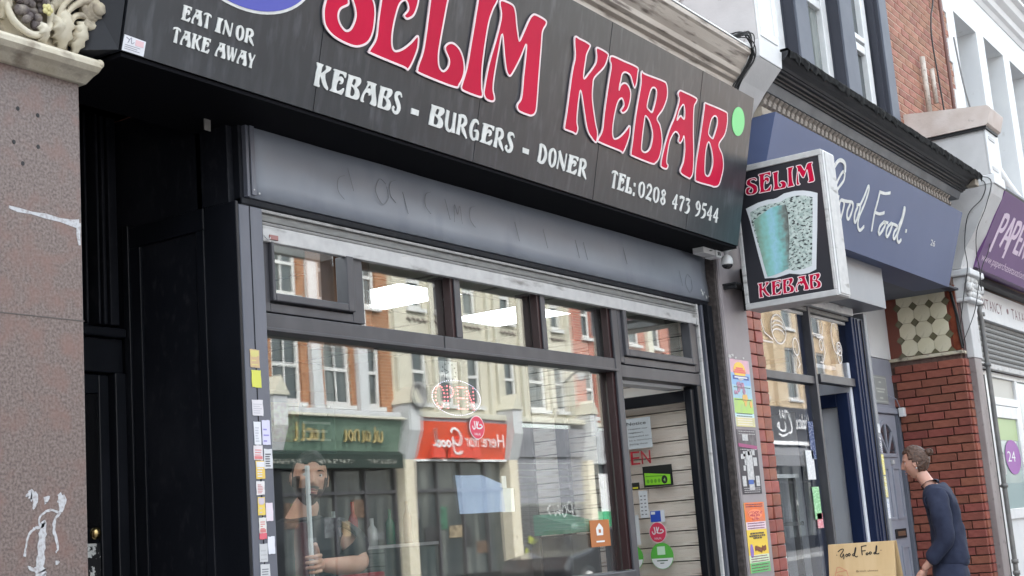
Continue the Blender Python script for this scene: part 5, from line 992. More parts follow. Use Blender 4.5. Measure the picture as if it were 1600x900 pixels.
# boarded wall beside the door: separate planks
plk = piece('plank', bump_box(.018, 1.08, .080, .002), m_wood); random.seed(31)
for k in range(29): put('plank', plk, (7.20+random.uniform(-.002,.002), 4.058+random.uniform(-.002,.002), .06+.0862*k), ki)
MB().box(7.17, 7.19, 4.60, 4.66, 0, 2.55).build('cable_trunking', m_tbar, ki)
MB().box(4.155, 4.47, 3.62, 3.70, 2.16, 2.59).build('bulkhead', mat('brown_bulkhead', (.16,.075,.04), .6), ki)
ct = thing('serving_counter', 'steel and glass kebab serving counter inside the shop', 'counter', (5.4, 5.3, 0))
MB().box(4.7, 6.9, 5.2, 5.8, 0, .98).build('counter_body', mat('counter_front', (.14,.13,.12), .4), ct, .01)
MB().box(4.68, 6.92, 5.15, 5.82, .981, 1.02).build('worktop', m_alu, ct, .005)
MB().box(4.7, 6.9, 5.20, 5.21, 1.021, 1.34).build('pane', [glass('counter_glass', .06, (.8,.9,.88))], ct); MB().box(4.68, 6.92, 5.18, 5.40, 1.341, 1.36).build('shelf', m_alu, ct)
for k in range(7): MB().box(4.78+.3*k, 5.0+.3*k, 5.3, 5.6, 1.03, 1.10).build('food_tray', mat('tray_food', random.choice([(.3,.12,.05),(.15,.25,.06),(.4,.33,.2),(.35,.06,.04)]), .7, c2=(.2,.12,.06), sc=50), ct, .01)
random.seed(44)
BC = [mat('bottle_'+n_, c_, .25, spec=.7) for n_, c_ in (('green', (.02,.14,.06)), ('brown', (.10,.04,.02)), ('clear', (.45,.50,.48)), ('red', (.35,.03,.03)), ('white', (.6,.6,.58)))]
ORD = ('first', 'second', 'third', 'fourth', 'fifth', 'sixth', 'seventh', 'eighth', 'ninth', 'tenth', 'eleventh', 'twelfth')
for k in range(12):
    x = 4.85+.17*k; mt = BC[k % 5]; h = .16+.05*((k*7) % 3)
    o = MB().tube([(x,5.26,1.361),(x,5.26,1.361+h*.6),(x,5.26,1.361+h*.75),(x,5.26,1.361+h)], [.03,.03,.012,.012], 10).build('bottle', mt)
    tag(o, '%s bottle, %s from the left in the row on the glass counter shelf' % (('green', 'brown', 'clear', 'red', 'white')[k % 5], ORD[k]), 'bottle', 'bottles along the counter shelf')
for k, (x, y, lb) in enumerate(((5.75,4.65,'red plastic chair inside the shop in front of the serving counter'),)):
    t_ = thing('chair', lb, 'chair', (x, y, 0)); mr_ = mat('chair_red', (.35,.02,.03), .35)
    MB().box(x-.2, x+.2, y-.2, y+.2, .44, .47).build('seat', mr_, t_, .01); MB().box(x-.2, x+.2, y+.18, y+.21, .5, 1.22).build('backrest', mr_, t_, .01)
    for sx in (-.17, .17):
        for sy in (-.17, .17): MB().tube([(x+sx,y+sy,.013),(x+sx,y+sy,.44)], .015, 6).build('leg', m_alu, t_)
sp2 = thing('doner_grill', 'vertical doner meat spit on a steel grill behind the counter', 'grill', (6.2, 6.3, 1.0))
MB().box(5.95, 6.5, 6.1, 6.6, 1.0, 1.1).build('drip_tray', m_alu, sp2, .01)
MB().tube([(6.2,6.3,1.15),(6.2,6.3,1.3),(6.2,6.3,1.6),(6.2,6.3,1.8)], [.08,.13,.17,.15], 18).build('meat', mat('doner_meat', (.22,.10,.05), .6, c2=(.35,.18,.1), sc=20, bump=.4), sp2)
MB().box(5.98, 6.02, 6.1, 6.6, 1.1, 1.9).build('burner_panel', m_alu, sp2)
bc = MB().box(3.7, 6.9, 6.9, 7.3, 0, 1.0); cbn = thing('back_units', 'steel back units with shelves of boxes along the rear wall', 'units', (5.2, 7, 0)); bc.build('cabinet', mat('steel_unit', (.25,.25,.26), .4), cbn, .01)
MB().box(3.7, 6.9, 7.0, 7.3, 1.45, 1.48).build('shelf', m_alu, cbn); random.seed(12)
for k in range(16): 
    x = 3.75+.19*k; h = random.uniform(.12,.3); MB().box(x, x+.15, 7.02, 7.2, 1.481, 1.481+h).build('carton', mat('carton_mat', random.choice([(.45,.42,.4),(.10,.22,.18),(.3,.08,.06),(.35,.28,.2),(.05,.05,.06)]), .6), cbn)
mbd = thing('menu_board', 'dark menu boards hung above the counter inside the kebab shop', 'menu board', (5.3, 5.9, 2.1))
for k in range(4): 
    q_ = MB().box(4.2+.7*k, 4.85+.7*k, 6.0, 6.03, 1.98, 2.38).build('board', mat('menu_dark', (.025,.03,.035), .4), mbd)
    MB().box(4.25+.7*k, 4.5+.7*k, 5.994, 5.999, 2.05, 2.3).build('photo', mat('menu_photo', (.25,.12,.06), .5, c2=(.4,.35,.15), sc=30), q_)
    for r_ in range(5): MB().box(4.54+.7*k, 4.8+.7*k-.03*(r_ % 2), 5.994, 5.999, 2.06+.055*r_, 2.075+.055*r_).build('print_line', m_white, q_)
tv = thing('television', 'black television hanging near the top of the window', 'television', (6.1, 4.2, 2.3))
tb = MB(); tb.box(6.56, 6.84, 3.80, 3.88, 2.40, 2.55); tb.build('screen_case', mat('tv_plastic', (.012,.012,.016), .3), tv, .01); MB().tube([(6.7,3.84,2.55),(6.7,3.84,2.592)], .015, 8).build('ceiling_mount', m_ink, tv)
ck = thing('wall_clock', 'square white faced black clock above the lit OPEN sign inside the window', 'clock', (5.05, 3.72, 1.98))
MB().box(5.02, 5.21, 3.70, 3.78, 2.06, 2.18).build('case', m_ink, ck, .006); MB().box(5.03, 5.165, 3.694, 3.6995, 2.07, 2.17).build('face', m_white, ck)
FK = fr((0, 3.694, 0), (1,0,0), (0,0,1)); mb = MB()
for i in range(12): a = i*pi/6; mb.ribbon([(5.0975+.048*sin(a), 2.12+.036*cos(a)), (5.0975+.058*sin(a), 2.12+.043*cos(a))], FK, .006, 0, .001)
mb.ribbon([(5.0975,2.12),(5.07,2.11)], FK, .004, 0, .0015); mb.ribbon([(5.0975,2.12),(5.06,2.132)], FK, .003, 0, .002); mb.build('hand', m_ink, ck)
# LED open sign hung just inside the pane
op = thing('open_sign', 'oval dotted LED sign reading OPEN hung inside the main window', 'LED sign', (4.95, 3.53, 1.8))
led1 = emit('led_dot_pink', (1,.16,.18), 4); led2 = emit('led_dot_white', (.80,.74,1), 2.5)
mb = MB()
for k in range(64):
    a = k*2*pi/64; mb.ball((4.925+.182*cos(a), 3.535, 1.974+.078*sin(a)), .0020, 0, 6, 4)
mb.build('led_ring', led2, op)
def dots(l_): 
    m_ = MB()
    for x, z in l_: m_.ball((4.925+(x-4.975)*.92, 3.535, 1.974+(z-1.86)*.80), .0030, 0, 6, 4)
    return m_
z0, z1 = 1.80, 1.92
Lo = [(4.84+.035*cos(a), 1.86+.06*sin(a)) for a in [i*2*pi/18 for i in range(18)]]
Lp = [(4.90, z0+.020*i) for i in range(7)] + [(4.90+.05*sin(a)**.7, 1.892+.03*cos(a)) for a in [i*pi/8 for i in range(9)]]
Le = [(4.985, z0+.020*i) for i in range(7)] + [(4.997+.012*i, z) for z in (z0, 1.86, 1.92) for i in range(4)]
Ln = [(5.06, z0+.020*i) for i in range(7)] + [(5.115, z0+.020*i) for i in range(7)] + [(5.065+.0055*i, 1.915-.0125*i) for i in range(1, 9)]
for l_ in (Lo, Lp, Le, Ln): dots(l_).build('led_letter', led1, op)
MB().tube([(4.85,3.535,2.045),(4.85,3.535,2.2)], .0015, 4).build('hanging_wire', m_ink, op)
# pieces stuck on or standing behind the glass
def sticker(lb, x0, x1, z0, z1, col_, name='window_sticker', y=3.476, c2=None, sc=40):
    t_ = thing(name, lb, 'sticker', ((x0+x1)/2, y, z0)); MB().box(x0, x1, y, y+.0025, z0, z1).build('paper', mat('paper_mat', col_, .5, c2=c2, sc=sc, stretch=(1,1,3), thr=(.5,.56)), t_); return t_
m_halal = mat('halal_red', (.62,.04,.09), .45)
def halal(x, z, a_, b_, F, lb, parent_y, mirror=False):
    t_ = thing('halal_sticker', lb, 'sticker', (x, parent_y, z-b_)) if True else None
    f = lambda pts: pts
    MB().prism([ell(x, z, a_, b_)[:-1]], F, 0, .0015).build('rim', m_pink, t_)
    MB().prism([ell(x, z, a_*.93, b_*.93)[:-1]], F, .0015, .0025).build('disc', m_halal, t_)
    S_ = [[(-.62,.05),(-.55,-.15),(-.40,-.22),(-.28,-.05),(-.36,.45)], [(-.1,.45),(-.05,.1),(.02,-.12),(.10,-.15)], [(.18,.42),(.05,.15),(-.08,-.14)], [(.10,-.15),(.35,-.16),(.55,-.1),(.66,.02),(.50,.16),(.32,.12)], [(.66,.02),(.74,0)]]
    mb = MB()
    for i, s_ in enumerate(S_): mb.ribbon(cr([(x+a_*p, z+b_*(q+.08)) for p, q in s_], 4, False), F, a_*.11, 0, .0030+i*.0001)
    text(mb, 'HALAL', F, x-a_*.42, z-b_*.66, a_*.84, b_*.22, .0031); mb.build('lettering', m_upvc, t_); return t_
FGm = fr((0, 3.4765, 0), (1,0,0), (0,0,1))
halal(4.968, 1.836, .057, .0525, (Vector((0,3.4690,0)), Vector((1,0,0)), Vector((0,0,1)), Vector((0,-1,0))), 'round red halal sticker with white script on the main window below the OPEN sign', 3.469)
t_ = sticker('orange square sticker with white bag icon low on the main window', 5.87, 6.06, 1.27, 1.40, (.42,.14,.04), y=3.466)
mb = MB(); FS = fr((0, 3.466, 0), (1,0,0), (0,0,1))
mb.prism([[(5.93,1.325),(5.99,1.325),(5.995,1.36),(5.96,1.385),(5.925,1.36)],[(5.948,1.337),(5.972,1.337),(5.972,1.354),(5.948,1.354)]], FS, 0, .001); mb.ribbon([(5.92,1.295),(6.0,1.295)], FS, .008, 0, .001); mb.build('icon', m_upvc, t_)
pp = thing('paper_sheet', 'curled pale blue paper sheets taped inside the middle of the window', 'paper', (4.95, 3.60, 1.4))
vs = []; fs = []
for i in range(9):
    for j in range(5):
        x = 4.98+.33*i/8; z = 1.467+.172*j/4 - (.045*(i-5)/3 if (i > 5 and j == 4) else 0); vs.append((x, 3.60+.02*sin(i*.6)+.012*j/4, z))
for i in range(8):
    for j in range(4): fs.append((i*5+j,(i+1)*5+j,(i+1)*5+j+1,i*5+j+1))
n = len(vs); vs += [(x, y+.002, z) for x, y, z in vs]; fs += [tuple(n+q for q in f[::-1]) for f in fs]
MB().add(vs, fs, 0, True).build('sheet', mat('blue_paper', (.42,.49,.68), .6, c2=(.47,.54,.72), sc=3), pp)
sticker('white bottle of hand gel behind the glass right of the blue paper', 5.33, 5.365, 1.576, 1.632, (.7,.7,.68), 'dispenser', 3.60); sticker('white dispenser box behind the glass right of the blue paper', 5.32, 5.42, 1.465, 1.575, (.66,.68,.66), 'dispenser', 3.60)
st_ = thing('stool', 'red topped stool inside the kebab shop window', 'stool', (5.2, 4.1, 0)); MB().tube([(5.25,4.3,.96),(5.25,4.3,1.0),(5.25,4.3,1.03)], [.17,.18,.16], 20).build('seat', mat('red_vinyl', (.35,.02,.04), .3), st_); MB().tube([(5.25,4.3,.01),(5.25,4.3,.95)], .03, 8).build('leg', m_alu, st_)
pl = thing('white_pole', 'slim white vertical pole held by the man inside the window', 'pole', (4.13, 3.70, 0)); MB().box(4.107, 4.123, 3.70, 3.716, .012, 1.69).build('pole', m_upvc, pl, .004)
MB().ball((4.118,3.698,1.575), .004, 0, 8, 6).build('screw', m_ink, pl)
dbx = thing('delivery_box', 'dark box with a sloping green lid behind the orange sticker in the window', 'box', (5.9, 3.75, 0))
MB().box(5.84, 6.12, 3.56, 3.74, .012, 1.34).build('body', m_cable, dbx, .01)
MB().sweepx([(3.54,1.345),(3.76,1.345),(3.76,1.45),(3.54,1.385)], 5.82, 6.13).build('lid', mat('green_lid', (.03,.22,.12), .4), dbx, .008)
fz = thing('drinks_fridge', 'tall drinks fridge with dark glass door inside the shop', 'fridge', (5.9, 6.9, 0)); MB().box(6.3,7.0,6.2,6.85,0.012,1.95).build('cabinet', mat('fridge_black', (.03,.03,.035), .4), fz, .02)

# ================================================================== opposite side of the street (seen mirrored in the glass)
YO = -14.0
m_ob = brickmat('opposite_brick', (.26,.10,.042), (.33,.14,.065), (.35,.24,.16), .24, .08, 'xz', .012)
m_ob2 = brickmat('opposite_dark_brick', (.33,.09,.06), (.40,.12,.08), (.35,.27,.22), .24, .08, 'xz', .012)
m_cream = mat('cream_render', (.47,.44,.36), .8, c2=(.54,.51,.42), sc=1.2, c3=(.42,.38,.30), sc3=4, st3=(2,1,.4), thr3=(.6,.8), bump=.1)
m_cream2 = mat('cream_trim', (.50,.48,.40), .7); m_ys = mat('yellow_stone', (.40,.31,.20), .85, c2=(.48,.39,.27), sc=3, c3=(.3,.2,.1), sc3=8, thr3=(.6,.75), bump=.2)
m_gw = mat('awning_green', (.005,.016,.012), .6, c2=(.008,.022,.016), sc=2); m_gw2 = mat('fascia_green', (.10,.16,.12), .5, c2=(.14,.21,.16), sc=3)
m_or = mat('fascia_orange_red', (.66,.075,.028), .4); m_or2 = mat('fascia_dark_leaf', (.60,.05,.025), .4)
m_gs = mat('grey_shopfront', (.20,.205,.23), .6, c2=(.26,.26,.29), sc=2); m_shut = mat('opposite_shutter', (.08,.08,.085), .6)
FO = (Vector((0, YO, 0)), Vector((-1,0,0)), Vector((0,0,1)), Vector((0,1,0)))
def ofr(d): return (Vector((0, YO+d, 0)), Vector((-1,0,0)), Vector((0,0,1)), Vector((0,1,0)))
m_ofr = mat('opposite_window_frame', (.55,.55,.54), .4)
def osash(parent, x0, x1, z0, z1, bars=0, sill=True, fm=None):
    fm = fm or m_ofr; zm = z0+(z1-z0)*.48
    o = pierced(MB(), x0, x1, z0, z1, YO-.14, YO-.06, [(x0+.09,x1-.09,z0+.09,zm-.04),(x0+.09,x1-.09,zm+.04,z1-.07)]).build('window', fm, parent)
    MB().box(x0+.085, x1-.085, YO-.11, YO-.105, z0+.085, zm-.035).build('pane', g_opp, o); MB().box(x0+.085, x1-.085, YO-.125, YO-.12, zm+.035, z1-.065).build('pane', g_opp, o)
    if bars: MB().box((x0+x1)/2-.02, (x0+x1)/2+.02, YO-.103, YO-.07, z0+.09, z1-.07).build('glazing_bar', fm, o)
    if sill: MB().box(x0-.07, x1+.07, YO-.06, YO+.09, z0-.10, z0-.002).build('window_sill', fm, o)
    MB().box(x0+.02, x1-.02, YO-.40, YO-.16, z0+.02, z1-.02).build('dark_room', m_bayd, o)
def house(name, lb, x0, x1, wins, mt, ztop=10.6, zb=4.55, bars=0):
    h = thing(name, lb, 'building', ((x0+x1)/2, YO-.5, 0)); pierced(MB(), x0, x1, zb, ztop, YO-.45, YO, wins).build('wall', mt, h)
    for w in wins: osash(h, *w, bars=bars if (w[1]-w[0]) > .75 else 0)
    MB().box(x0, x1, YO-.45, YO+.25, ztop+.001, ztop+.35).build('parapet', m_cream2, h, .02); return h
b1 = [(22.25,23.2),(24.0,24.95),(25.55,26.05),(20.2,21.1)]
hb1 = house('brick_house', 'orange brick house with white pilasters, mirrored at the left of the kebab window', 18.6, 26.5, [(a_, b_, 4.68, 6.45) for a_, b_ in b1]+[(a_, b_, 7.15, 8.7) for a_, b_ in b1], m_ob, bars=1)
m_ow = mat('opposite_white', (.5,.51,.52), .6)
for x in (23.45, 25.12, 21.5): MB().box(x, x+.34, YO+.002, YO+.14, 4.56, 10.58).build('pilaster', m_ow, hb1, .01)
MB().box(18.6, 26.45, YO, YO+.22, 4.42, 4.55).build('string_course', m_ow, hb1, .02)
cw = [(27.3,27.95),(28.45,29.1),(29.75,30.35),(31.55,32.1),(32.75,33.65),(34.15,34.7)]
hb2 = house('cream_house', 'cream rendered terrace house, mirrored in the middle of the kebab window', 26.5, 35.25, [(a_, b_, 4.85, 6.55) for a_, b_ in cw]+[(a_, b_, 7.3, 8.75) for a_, b_ in cw], m_cream)
for x in (26.6, 28.15, 29.3, 30.7, 31.1, 32.3, 33.8, 34.9): MB().box(x, x+.12, YO+.002, YO+.10, 4.6, 10.58).build('pilaster', m_cream2, hb2, .01)
for a_, b_ in cw:
    mb = MB(); mb.tube([(a_-.1+ (b_-a_+.2)*i/16, YO+.03, 7.0+.045*sin(i*pi/2)) for i in range(17)], .02, 6); mb.build('swag_moulding', m_stoned, hb2)
MB().box(26.5, 35.25, YO, YO+.3, 4.45, 4.6).build('string_course', m_cream2, hb2, .02); MB().box(26.5, 31.3, YO, YO+.24, 4.33, 4.449).build('string_course', m_gs, hb2)
dw = [(35.95,36.5),(37.3,37.9),(38.9,39.7),(40.6,41.2)]
hb3 = house('brick_house', 'dark red brick house with white windows, mirrored at the right of the kebab window', 35.25, 42.5, [(a_, b_, 4.75, 6.5) for a_, b_ in dw]+[(a_, b_, 7.2, 8.7) for a_, b_ in dw], m_ob2)
for x in (36.65, 38.3, 40.1): MB().box(x, x+.35, YO+.002, YO+.12, 4.56, 10.58).build('pilaster', m_cream2, hb3, .01)
MB().box(35.25, 42.5, YO, YO+.25, 4.42, 4.549).build('string_course', m_cream2, hb3)
# shops below
def pier_(x, lb, top=4.75):
    p_ = thing('shop_pier', lb, 'pier', (x, YO, 0)); MB().box(x-.2, x+.2, YO-.3, YO+.25, 0, 3.4).build('shaft', m_stonec if x > 23 else m_black, p_, .02); MB().sweepx([(YO-.3,3.401),(YO+.25,3.401),(YO+.5,4.1),(YO+.5,top),(YO-.3,top)], x-.22, x+.22).build('console', m_ow if top > 4.6 else m_cream2, p_)
    MB().add([(x-.26,YO-.3,top+.002),(x+.26,YO-.3,top+.002),(x+.26,YO+.55,top+.002),(x-.26,YO+.55,top+.002),(x,YO-.3,top+.42),(x,YO+.55,top+.42)], [(0,3,2,1),(0,1,4),(3,5,2),(0,4,5,3),(1,2,5,4)]).build('cap', m_cream2, p_)
for x, lb in ((21.95,'white gabled shop pier mirrored at the far left of the main window'),(26.65,'shop pier with a satellite dish, mirrored between the green and the orange shop'),(31.25,'cream shop pier with a camera box, mirrored right of the orange shop'),(35.4,'cream shop pier mirrored between the grey and the white shop')): pier_(x, lb)
DISP = [mat('display_'+n_, c_, .6, c2=tuple(q*.5 for q in c_), sc=7, thr=(.4,.6)) for n_, c_ in (('pale', (.42,.42,.40)), ('brown', (.16,.10,.07)), ('red', (.30,.04,.03)), ('green', (.05,.16,.10)), ('grey', (.15,.16,.17)), ('tan', (.32,.25,.16)), ('dark', (.03,.03,.035)))]
def shop(name, lb, x0, x1, fm, z0, z1, glassy=True, base=.5):
    s_ = thing(name, lb, 'shop front', ((x0+x1)/2, YO, 0)); MB().sweepx([(YO-.3,z0),(YO+.12,z0),(YO+.30,z1),(YO-.3,z1)], x0, x1).build('fascia', fm, s_)
    MB().box(x0, x1, YO-.3, YO+.02, 0, base).build('stall_riser', m_black, s_)
    if glassy:
        MB().box(x0, x1, YO-.06, YO-.05, base+.001, z0-.001).build('pane', g_opp, s_)
        k = x0
        while k < x1: MB().box(k, k+.08, YO-.05, YO+.03, base+.002, z0-.002).build('mullion', m_frame, s_); k += 1.1
        MB().box(x0, x1, YO-.049, YO+.02, 2.6, 2.68).build('transom', m_frame, s_)
        random.seed(int(x0*10)); k = x0+.15
        while k < x1-.7:                              # things shown in the shop windows: notices, boards, lit shelves
            w_, z_, h_ = random.uniform(.2,.7), random.uniform(.9,2.1), random.uniform(.15,.6)
            MB().box(k, k+w_, YO-.046, YO-.03, z_, z_+h_).build('window_display', random.choice(DISP if x0 > 26 else DISP[1:2]+DISP[4:]), s_); k += w_+random.uniform(.05,.5)
    return s_
g1 = shop('pub_shopfront', 'green shop front with an awning, mirrored at the lower left of the kebab window', 17.5, 26.4, m_gw2, 3.60, 4.40)
FG1 = (Vector((0, YO+.22, 0)), Vector((-1,0,0)), Vector((0,0,1)), Vector((0,1,0))); m_gold = mat('dull_gold', (.35,.28,.12), .5)
def faux_word(mb, F, x, z, h, n, w, seed, d=.03):        # worn, unreadable lettering
    random.seed(seed)
    for k in range(n):
        a = x+k*h*.52; t = random.choice('onlucadi'); hh = h*(1 if t in 'ld' or k == 0 else .62)
        q = {'o': [(0,.3),(.15,.0),(.38,.25),(.2,.58),(0,.3)], 'n': [(0,0),(.02,.55),(.2,.6),(.36,.4),(.36,0)], 'l': [(.1,1),(.08,.1),(.3,.0)], 'u': [(0,.6),(.02,.1),(.25,.02),(.36,.6),(.38,0)], 'c': [(.36,.5),(.15,.6),(0,.3),(.15,.02),(.38,.1)], 'a': [(.3,.55),(.05,.45),(.08,.05),(.3,.15),(.33,.6),(.4,0)], 'd': [(.32,.4),(.1,.55),(.0,.2),(.2,0),(.34,.3),(.34,1),(.38,0)], 'i': [(.1,.6),(.1,.05),(.25,0)]}[t]
        mb.ribbon(cr([(a+px*h, z+pz*(h if t in 'ld' else h)) for px, pz in q], 4, False), F, w, 0, d+.002*k)
    return mb
mb = MB(); faux_word(mb, FG1, -25.7, 3.82, .42, 7, .045, 3); faux_word(mb, FG1, -23.6, 3.82, .42, 5, .045, 9); faux_word(mb, FG1, -22.1, 3.82, .42, 6, .045, 12)
mb.build('gilded_lettering', m_gold, g1)
MB().sweepx([(YO+.32,3.58),(YO+.42,3.50),(YO+.42,3.18),(YO+.02,3.18),(YO+.02,3.58)], 19, 26.2).build('awning_box', m_gw, g1)
MB().sweepx([(YO+.34,4.42),(YO+.40,4.40),(YO+.40,4.36),(YO+.34,4.34)], 17.5, 26.4).build('fascia_edge', m_cream2, g1)
mb = MB()
for x0, w in ((-25.9,1.0),(-24.4,1.3),(-22.6,1.0)): mb.ribbon([(x0,3.33),(x0+w,3.33)], (Vector((0,YO+.42,0)),Vector((-1,0,0)),Vector((0,0,1)),Vector((0,1,0))), .10, 0, .004)
mb.build('worn_lettering', mat('worn_cream_paint', (.01,.02,.016), .6, c2=(.22,.22,.19), sc=14, thr=(.5,.53)), g1)
g2 = shop('grocery_shopfront', 'shop front with bright orange red fascia reading Here for Good, mirrored in the window', 26.9, 31.02, m_or, 3.42, 4.36)
FG2 = (Vector((0, YO+.315, 0)), Vector((-1,0,0)), Vector((0,0,1)), Vector((0,1,0)))
mb = MB()
for x, h, w in ((-28.9,.62,.42),(-28.6,.5,.3),(-29.5,.55,.22),(-27.8,.45,.3)): mb.prism([cr([(x-w,3.44),(x-w*.7,3.44+h*.6),(x,3.44+h),(x+w*.7,3.44+h*.6),(x+w,3.44)],4,False)], FG2, -.1, .004+abs(x)*.0001)
mb.build('leaf_shape', m_or2, g2)
mb = MB(); text(mb, 'Here for', FG2, -30.75, 3.72, 1.75, .36, .02); mb.build('lettering', m_upvc, g2)
mb = MB()
for i, s_ in enumerate(([(.45,.55),(.35,.72),(.12,.62),(.02,.3),(.12,.05),(.3,.12),(.38,.35),(.34,-.2),(.15,-.32),(.0,-.2)], [(.55,.2),(.48,.05),(.58,-.02),(.66,.12),(.58,.22)], [(.78,.2),(.70,.05),(.80,-.02),(.88,.12),(.80,.22)], [(1.08,.2),(.96,.18),(.94,.02),(1.06,.02),(1.12,.7),(1.10,.1),(1.22,.02)])):
    mb.ribbon([(-28.85+p*1.05, 3.74+q*.62) for p, q in cr(s_,5,False)], FG2, .055, 0, .022+i*.001)
mb.build('script_stroke', m_upvc, g2); MB().box(26.9, 31.02, YO+.1, YO+.18, 3.36, 3.415).build('fascia_edge', m_upvc, g2)
g3 = shop('shuttered_shopfront', 'grey boarded shop front with closed shutter, mirrored right of the orange shop', 31.47, 35.18, m_gs, 3.5, 4.3, False, .02)
for k in range(7): MB().box(31.5, 35.15, YO-.02, YO+.05, 2.2+.19*k, 2.37+.19*k).build('board', m_gs, g3)
for k in range(20): MB().box(31.5, 35.15, YO-.05, YO+.02, .05+.105*k, .05+.105*k+.09).build('shutter_slat', m_shut, g3)
mb = MB(); FG3 = ofr(.055)
for i, s_ in enumerate(([(-34.9,1.95),(-34.75,2.2),(-34.6,2.0),(-34.75,1.85),(-34.55,1.8)],[(-34.45,1.8),(-34.4,2.2),(-34.2,2.15),(-34.25,1.95),(-34.4,1.95)],[(-34.05,2.15),(-34.15,1.95),(-34.0,1.8),(-33.9,1.95),(-34.0,2.12)],[(-33.7,2.15),(-33.8,1.85),(-33.65,1.95),(-33.5,1.85),(-33.45,2.15)],[(-34.6,1.3),(-34.5,1.6),(-34.35,1.5),(-34.45,1.3),(-34.2,1.25)],[(-33.3,1.85),(-33.1,2.0),(-33.3,2.15)])): mb.ribbon(cr(s_,5,False), FG3, .045, 0, .002+i*.001)
mb.build('graffiti', mat('graffiti_white', (.42,.43,.43), .6), g3)
mb = MB()
for i, s_ in enumerate(([(-33.6,1.05),(-33.2,1.2),(-32.6,1.1),(-32.0,1.25)],[(-33.5,.85),(-33.0,.95),(-32.2,.8),(-31.8,.95)],[(-33.3,.65),(-32.7,.72),(-32.3,.6)])): mb.ribbon(cr(s_,5,False), FG3, .19, 0, .004+i*.002)
mb.build('graffiti', mat('graffiti_yellow', (.30,.33,.05), .6, c2=(.12,.13,.08), sc=3, thr=(.4,.6)), g3)
g4 = shop('white_shopfront', 'white shop front with pale fascia, mirrored at the right edge of the main window', 35.62, 42.4, m_ow, 3.3, 4.3)
mb = MB()
for k in range(9): mb.ribbon(cr([(-38.6+.25*k,3.6),(-38.55+.25*k,3.9),(-38.45+.25*k,3.62)],4,False), (Vector((0,YO+.26,0)),Vector((-1,0,0)),Vector((0,0,1)),Vector((0,1,0))), .05, 0, .03)
mb.build('worn_lettering', m_frame, g4)
MB().box(35.7, 38.0, YO+.06, YO+.10, .5, 1.9).build('green_panel', mat('green_panel', (.05,.35,.16), .5), g4); MB().box(36.2,36.9,YO+.03,YO+.055,.6,3.0).build('white_door', m_upvc, g4)
for x, z, lb in ((26.75,4.85,'grey satellite dish on the pier, mirrored above the green shop'),(34.6,5.9,'grey satellite dish on the cream house, mirrored near the right top light')):
    t_ = thing('satellite_dish', lb, 'satellite dish', (x, YO+.4, z)); mb = MB(); vs = []; fs = []
    for i in range(5):
        for j in range(16): r = .32*i/4; a = j*2*pi/16; vs.append((x+r*cos(a), YO+.62-.12*(1-(i/4)**2)*1.0, z+.1+r*sin(a)*1.05))
    fs = [(i*16+j,i*16+(j+1)%16,(i+1)*16+(j+1)%16,(i+1)*16+j) for i in range(4) for j in range(16)]
    n = len(vs); vs += [(a_, b_-.02, c_) for a_, b_, c_ in vs]; fs += [tuple(n+q for q in f[::-1]) for f in fs]+[(64+j,64+(j+1)%16,n+64+(j+1)%16,n+64+j) for j in range(16)]
    MB().add(vs, fs, 0, True).build('dish', mat('dish_grey', (.22,.22,.22), .6), t_); MB().tube([(x,YO+.0,z-.2),(x,YO+.3,z),(x,YO+.5,z+.1)], .03, 6).build('arm', m_frame, t_)
# further along, mirrored in the Good Food window
yw = [(45.5,46.5),(49.0,50.1),(52.4,53.5),(55.8,56.9),(59.0,60.0)]
hb4 = house('stone_house', 'yellow stone house with tall windows, mirrored in the Good Food window', 42.5, 64, [(a_, b_, 5.95, 8.1) for a_, b_ in yw]+[(a_, b_, 8.9, 10.9) for a_, b_ in yw], m_ys, 12.2, 5.6)
for a_, b_ in yw:
    mb = MB(); mb.tube([((a_+b_)/2+.62*cos(t*pi/10), YO+.08, 10.9+.5*sin(t*pi/10)) for t in range(11)], .09, 6); mb.build('arch_moulding', m_wht, hb4)
    MB().box(b_+.7, b_+.95, YO+.002, YO+.2, 5.6, 12.1).build('pilaster', m_ys, hb4)
g5 = shop('cafe_shopfront', 'dark grey cafe fascia with a white cup logo, mirrored in the Good Food window', 44, 53.6, mat('cafe_grey', (.07,.07,.075), .5), 4.25, 5.55)
MB().box(44, 53.6, YO+.14, YO+.25, 4.1, 4.24).build('fascia_edge', m_upvc, g5); MB().sweepx([(YO+.02,4.05),(YO+1.1,3.6),(YO+1.1,3.2),(YO+1.08,3.2),(YO+.02,3.95)], 44, 53.4).build('awning', mat('grey_awning', (.12,.12,.125), .7), g5)
FG5 = (Vector((0,YO+.31,0)),Vector((-1,0,0)),Vector((0,0,1)),Vector((0,1,0))); mb = MB()
for i, s_ in enumerate(([(-50.95,5.1),(-51.1,5.4),(-51.35,5.3),(-51.5,4.9),(-51.4,4.6),(-51.1,4.55)],[(-50.9,4.95),(-50.85,4.65),(-50.3,4.65),(-50.25,4.95)],[(-50.2,4.9),(-50.0,4.8),(-50.25,4.68)],[(-50.8,5.1),(-50.7,5.25),(-50.75,5.4)],[(-50.5,5.1),(-50.4,5.25),(-50.45,5.4)],[(-51.0,4.5),(-50.5,4.42),(-50.1,4.5)])): mb.ribbon(cr(s_,5,False), FG5, .07, 0, .006+i*.001)
faux_word(mb, FG5, -53.2, 4.75, .55, 5, .06, 21, .012); mb.build('cup_logo', m_upvc, g5)
g6 = shop('corner_shopfront', 'pale shop front beyond the cafe, mirrored in the Good Food window', 53.8, 64, m_wht, 4.1, 5.5)
bb = thing('rendered_house', 'plain pale grey rendered houses across the street behind the camera', 'building', (8, -14.5, 0))
bw = [(x, x+.9, z, z+1.7) for x in range(-22, 17, 3) for z in (4.7, 7.3)]
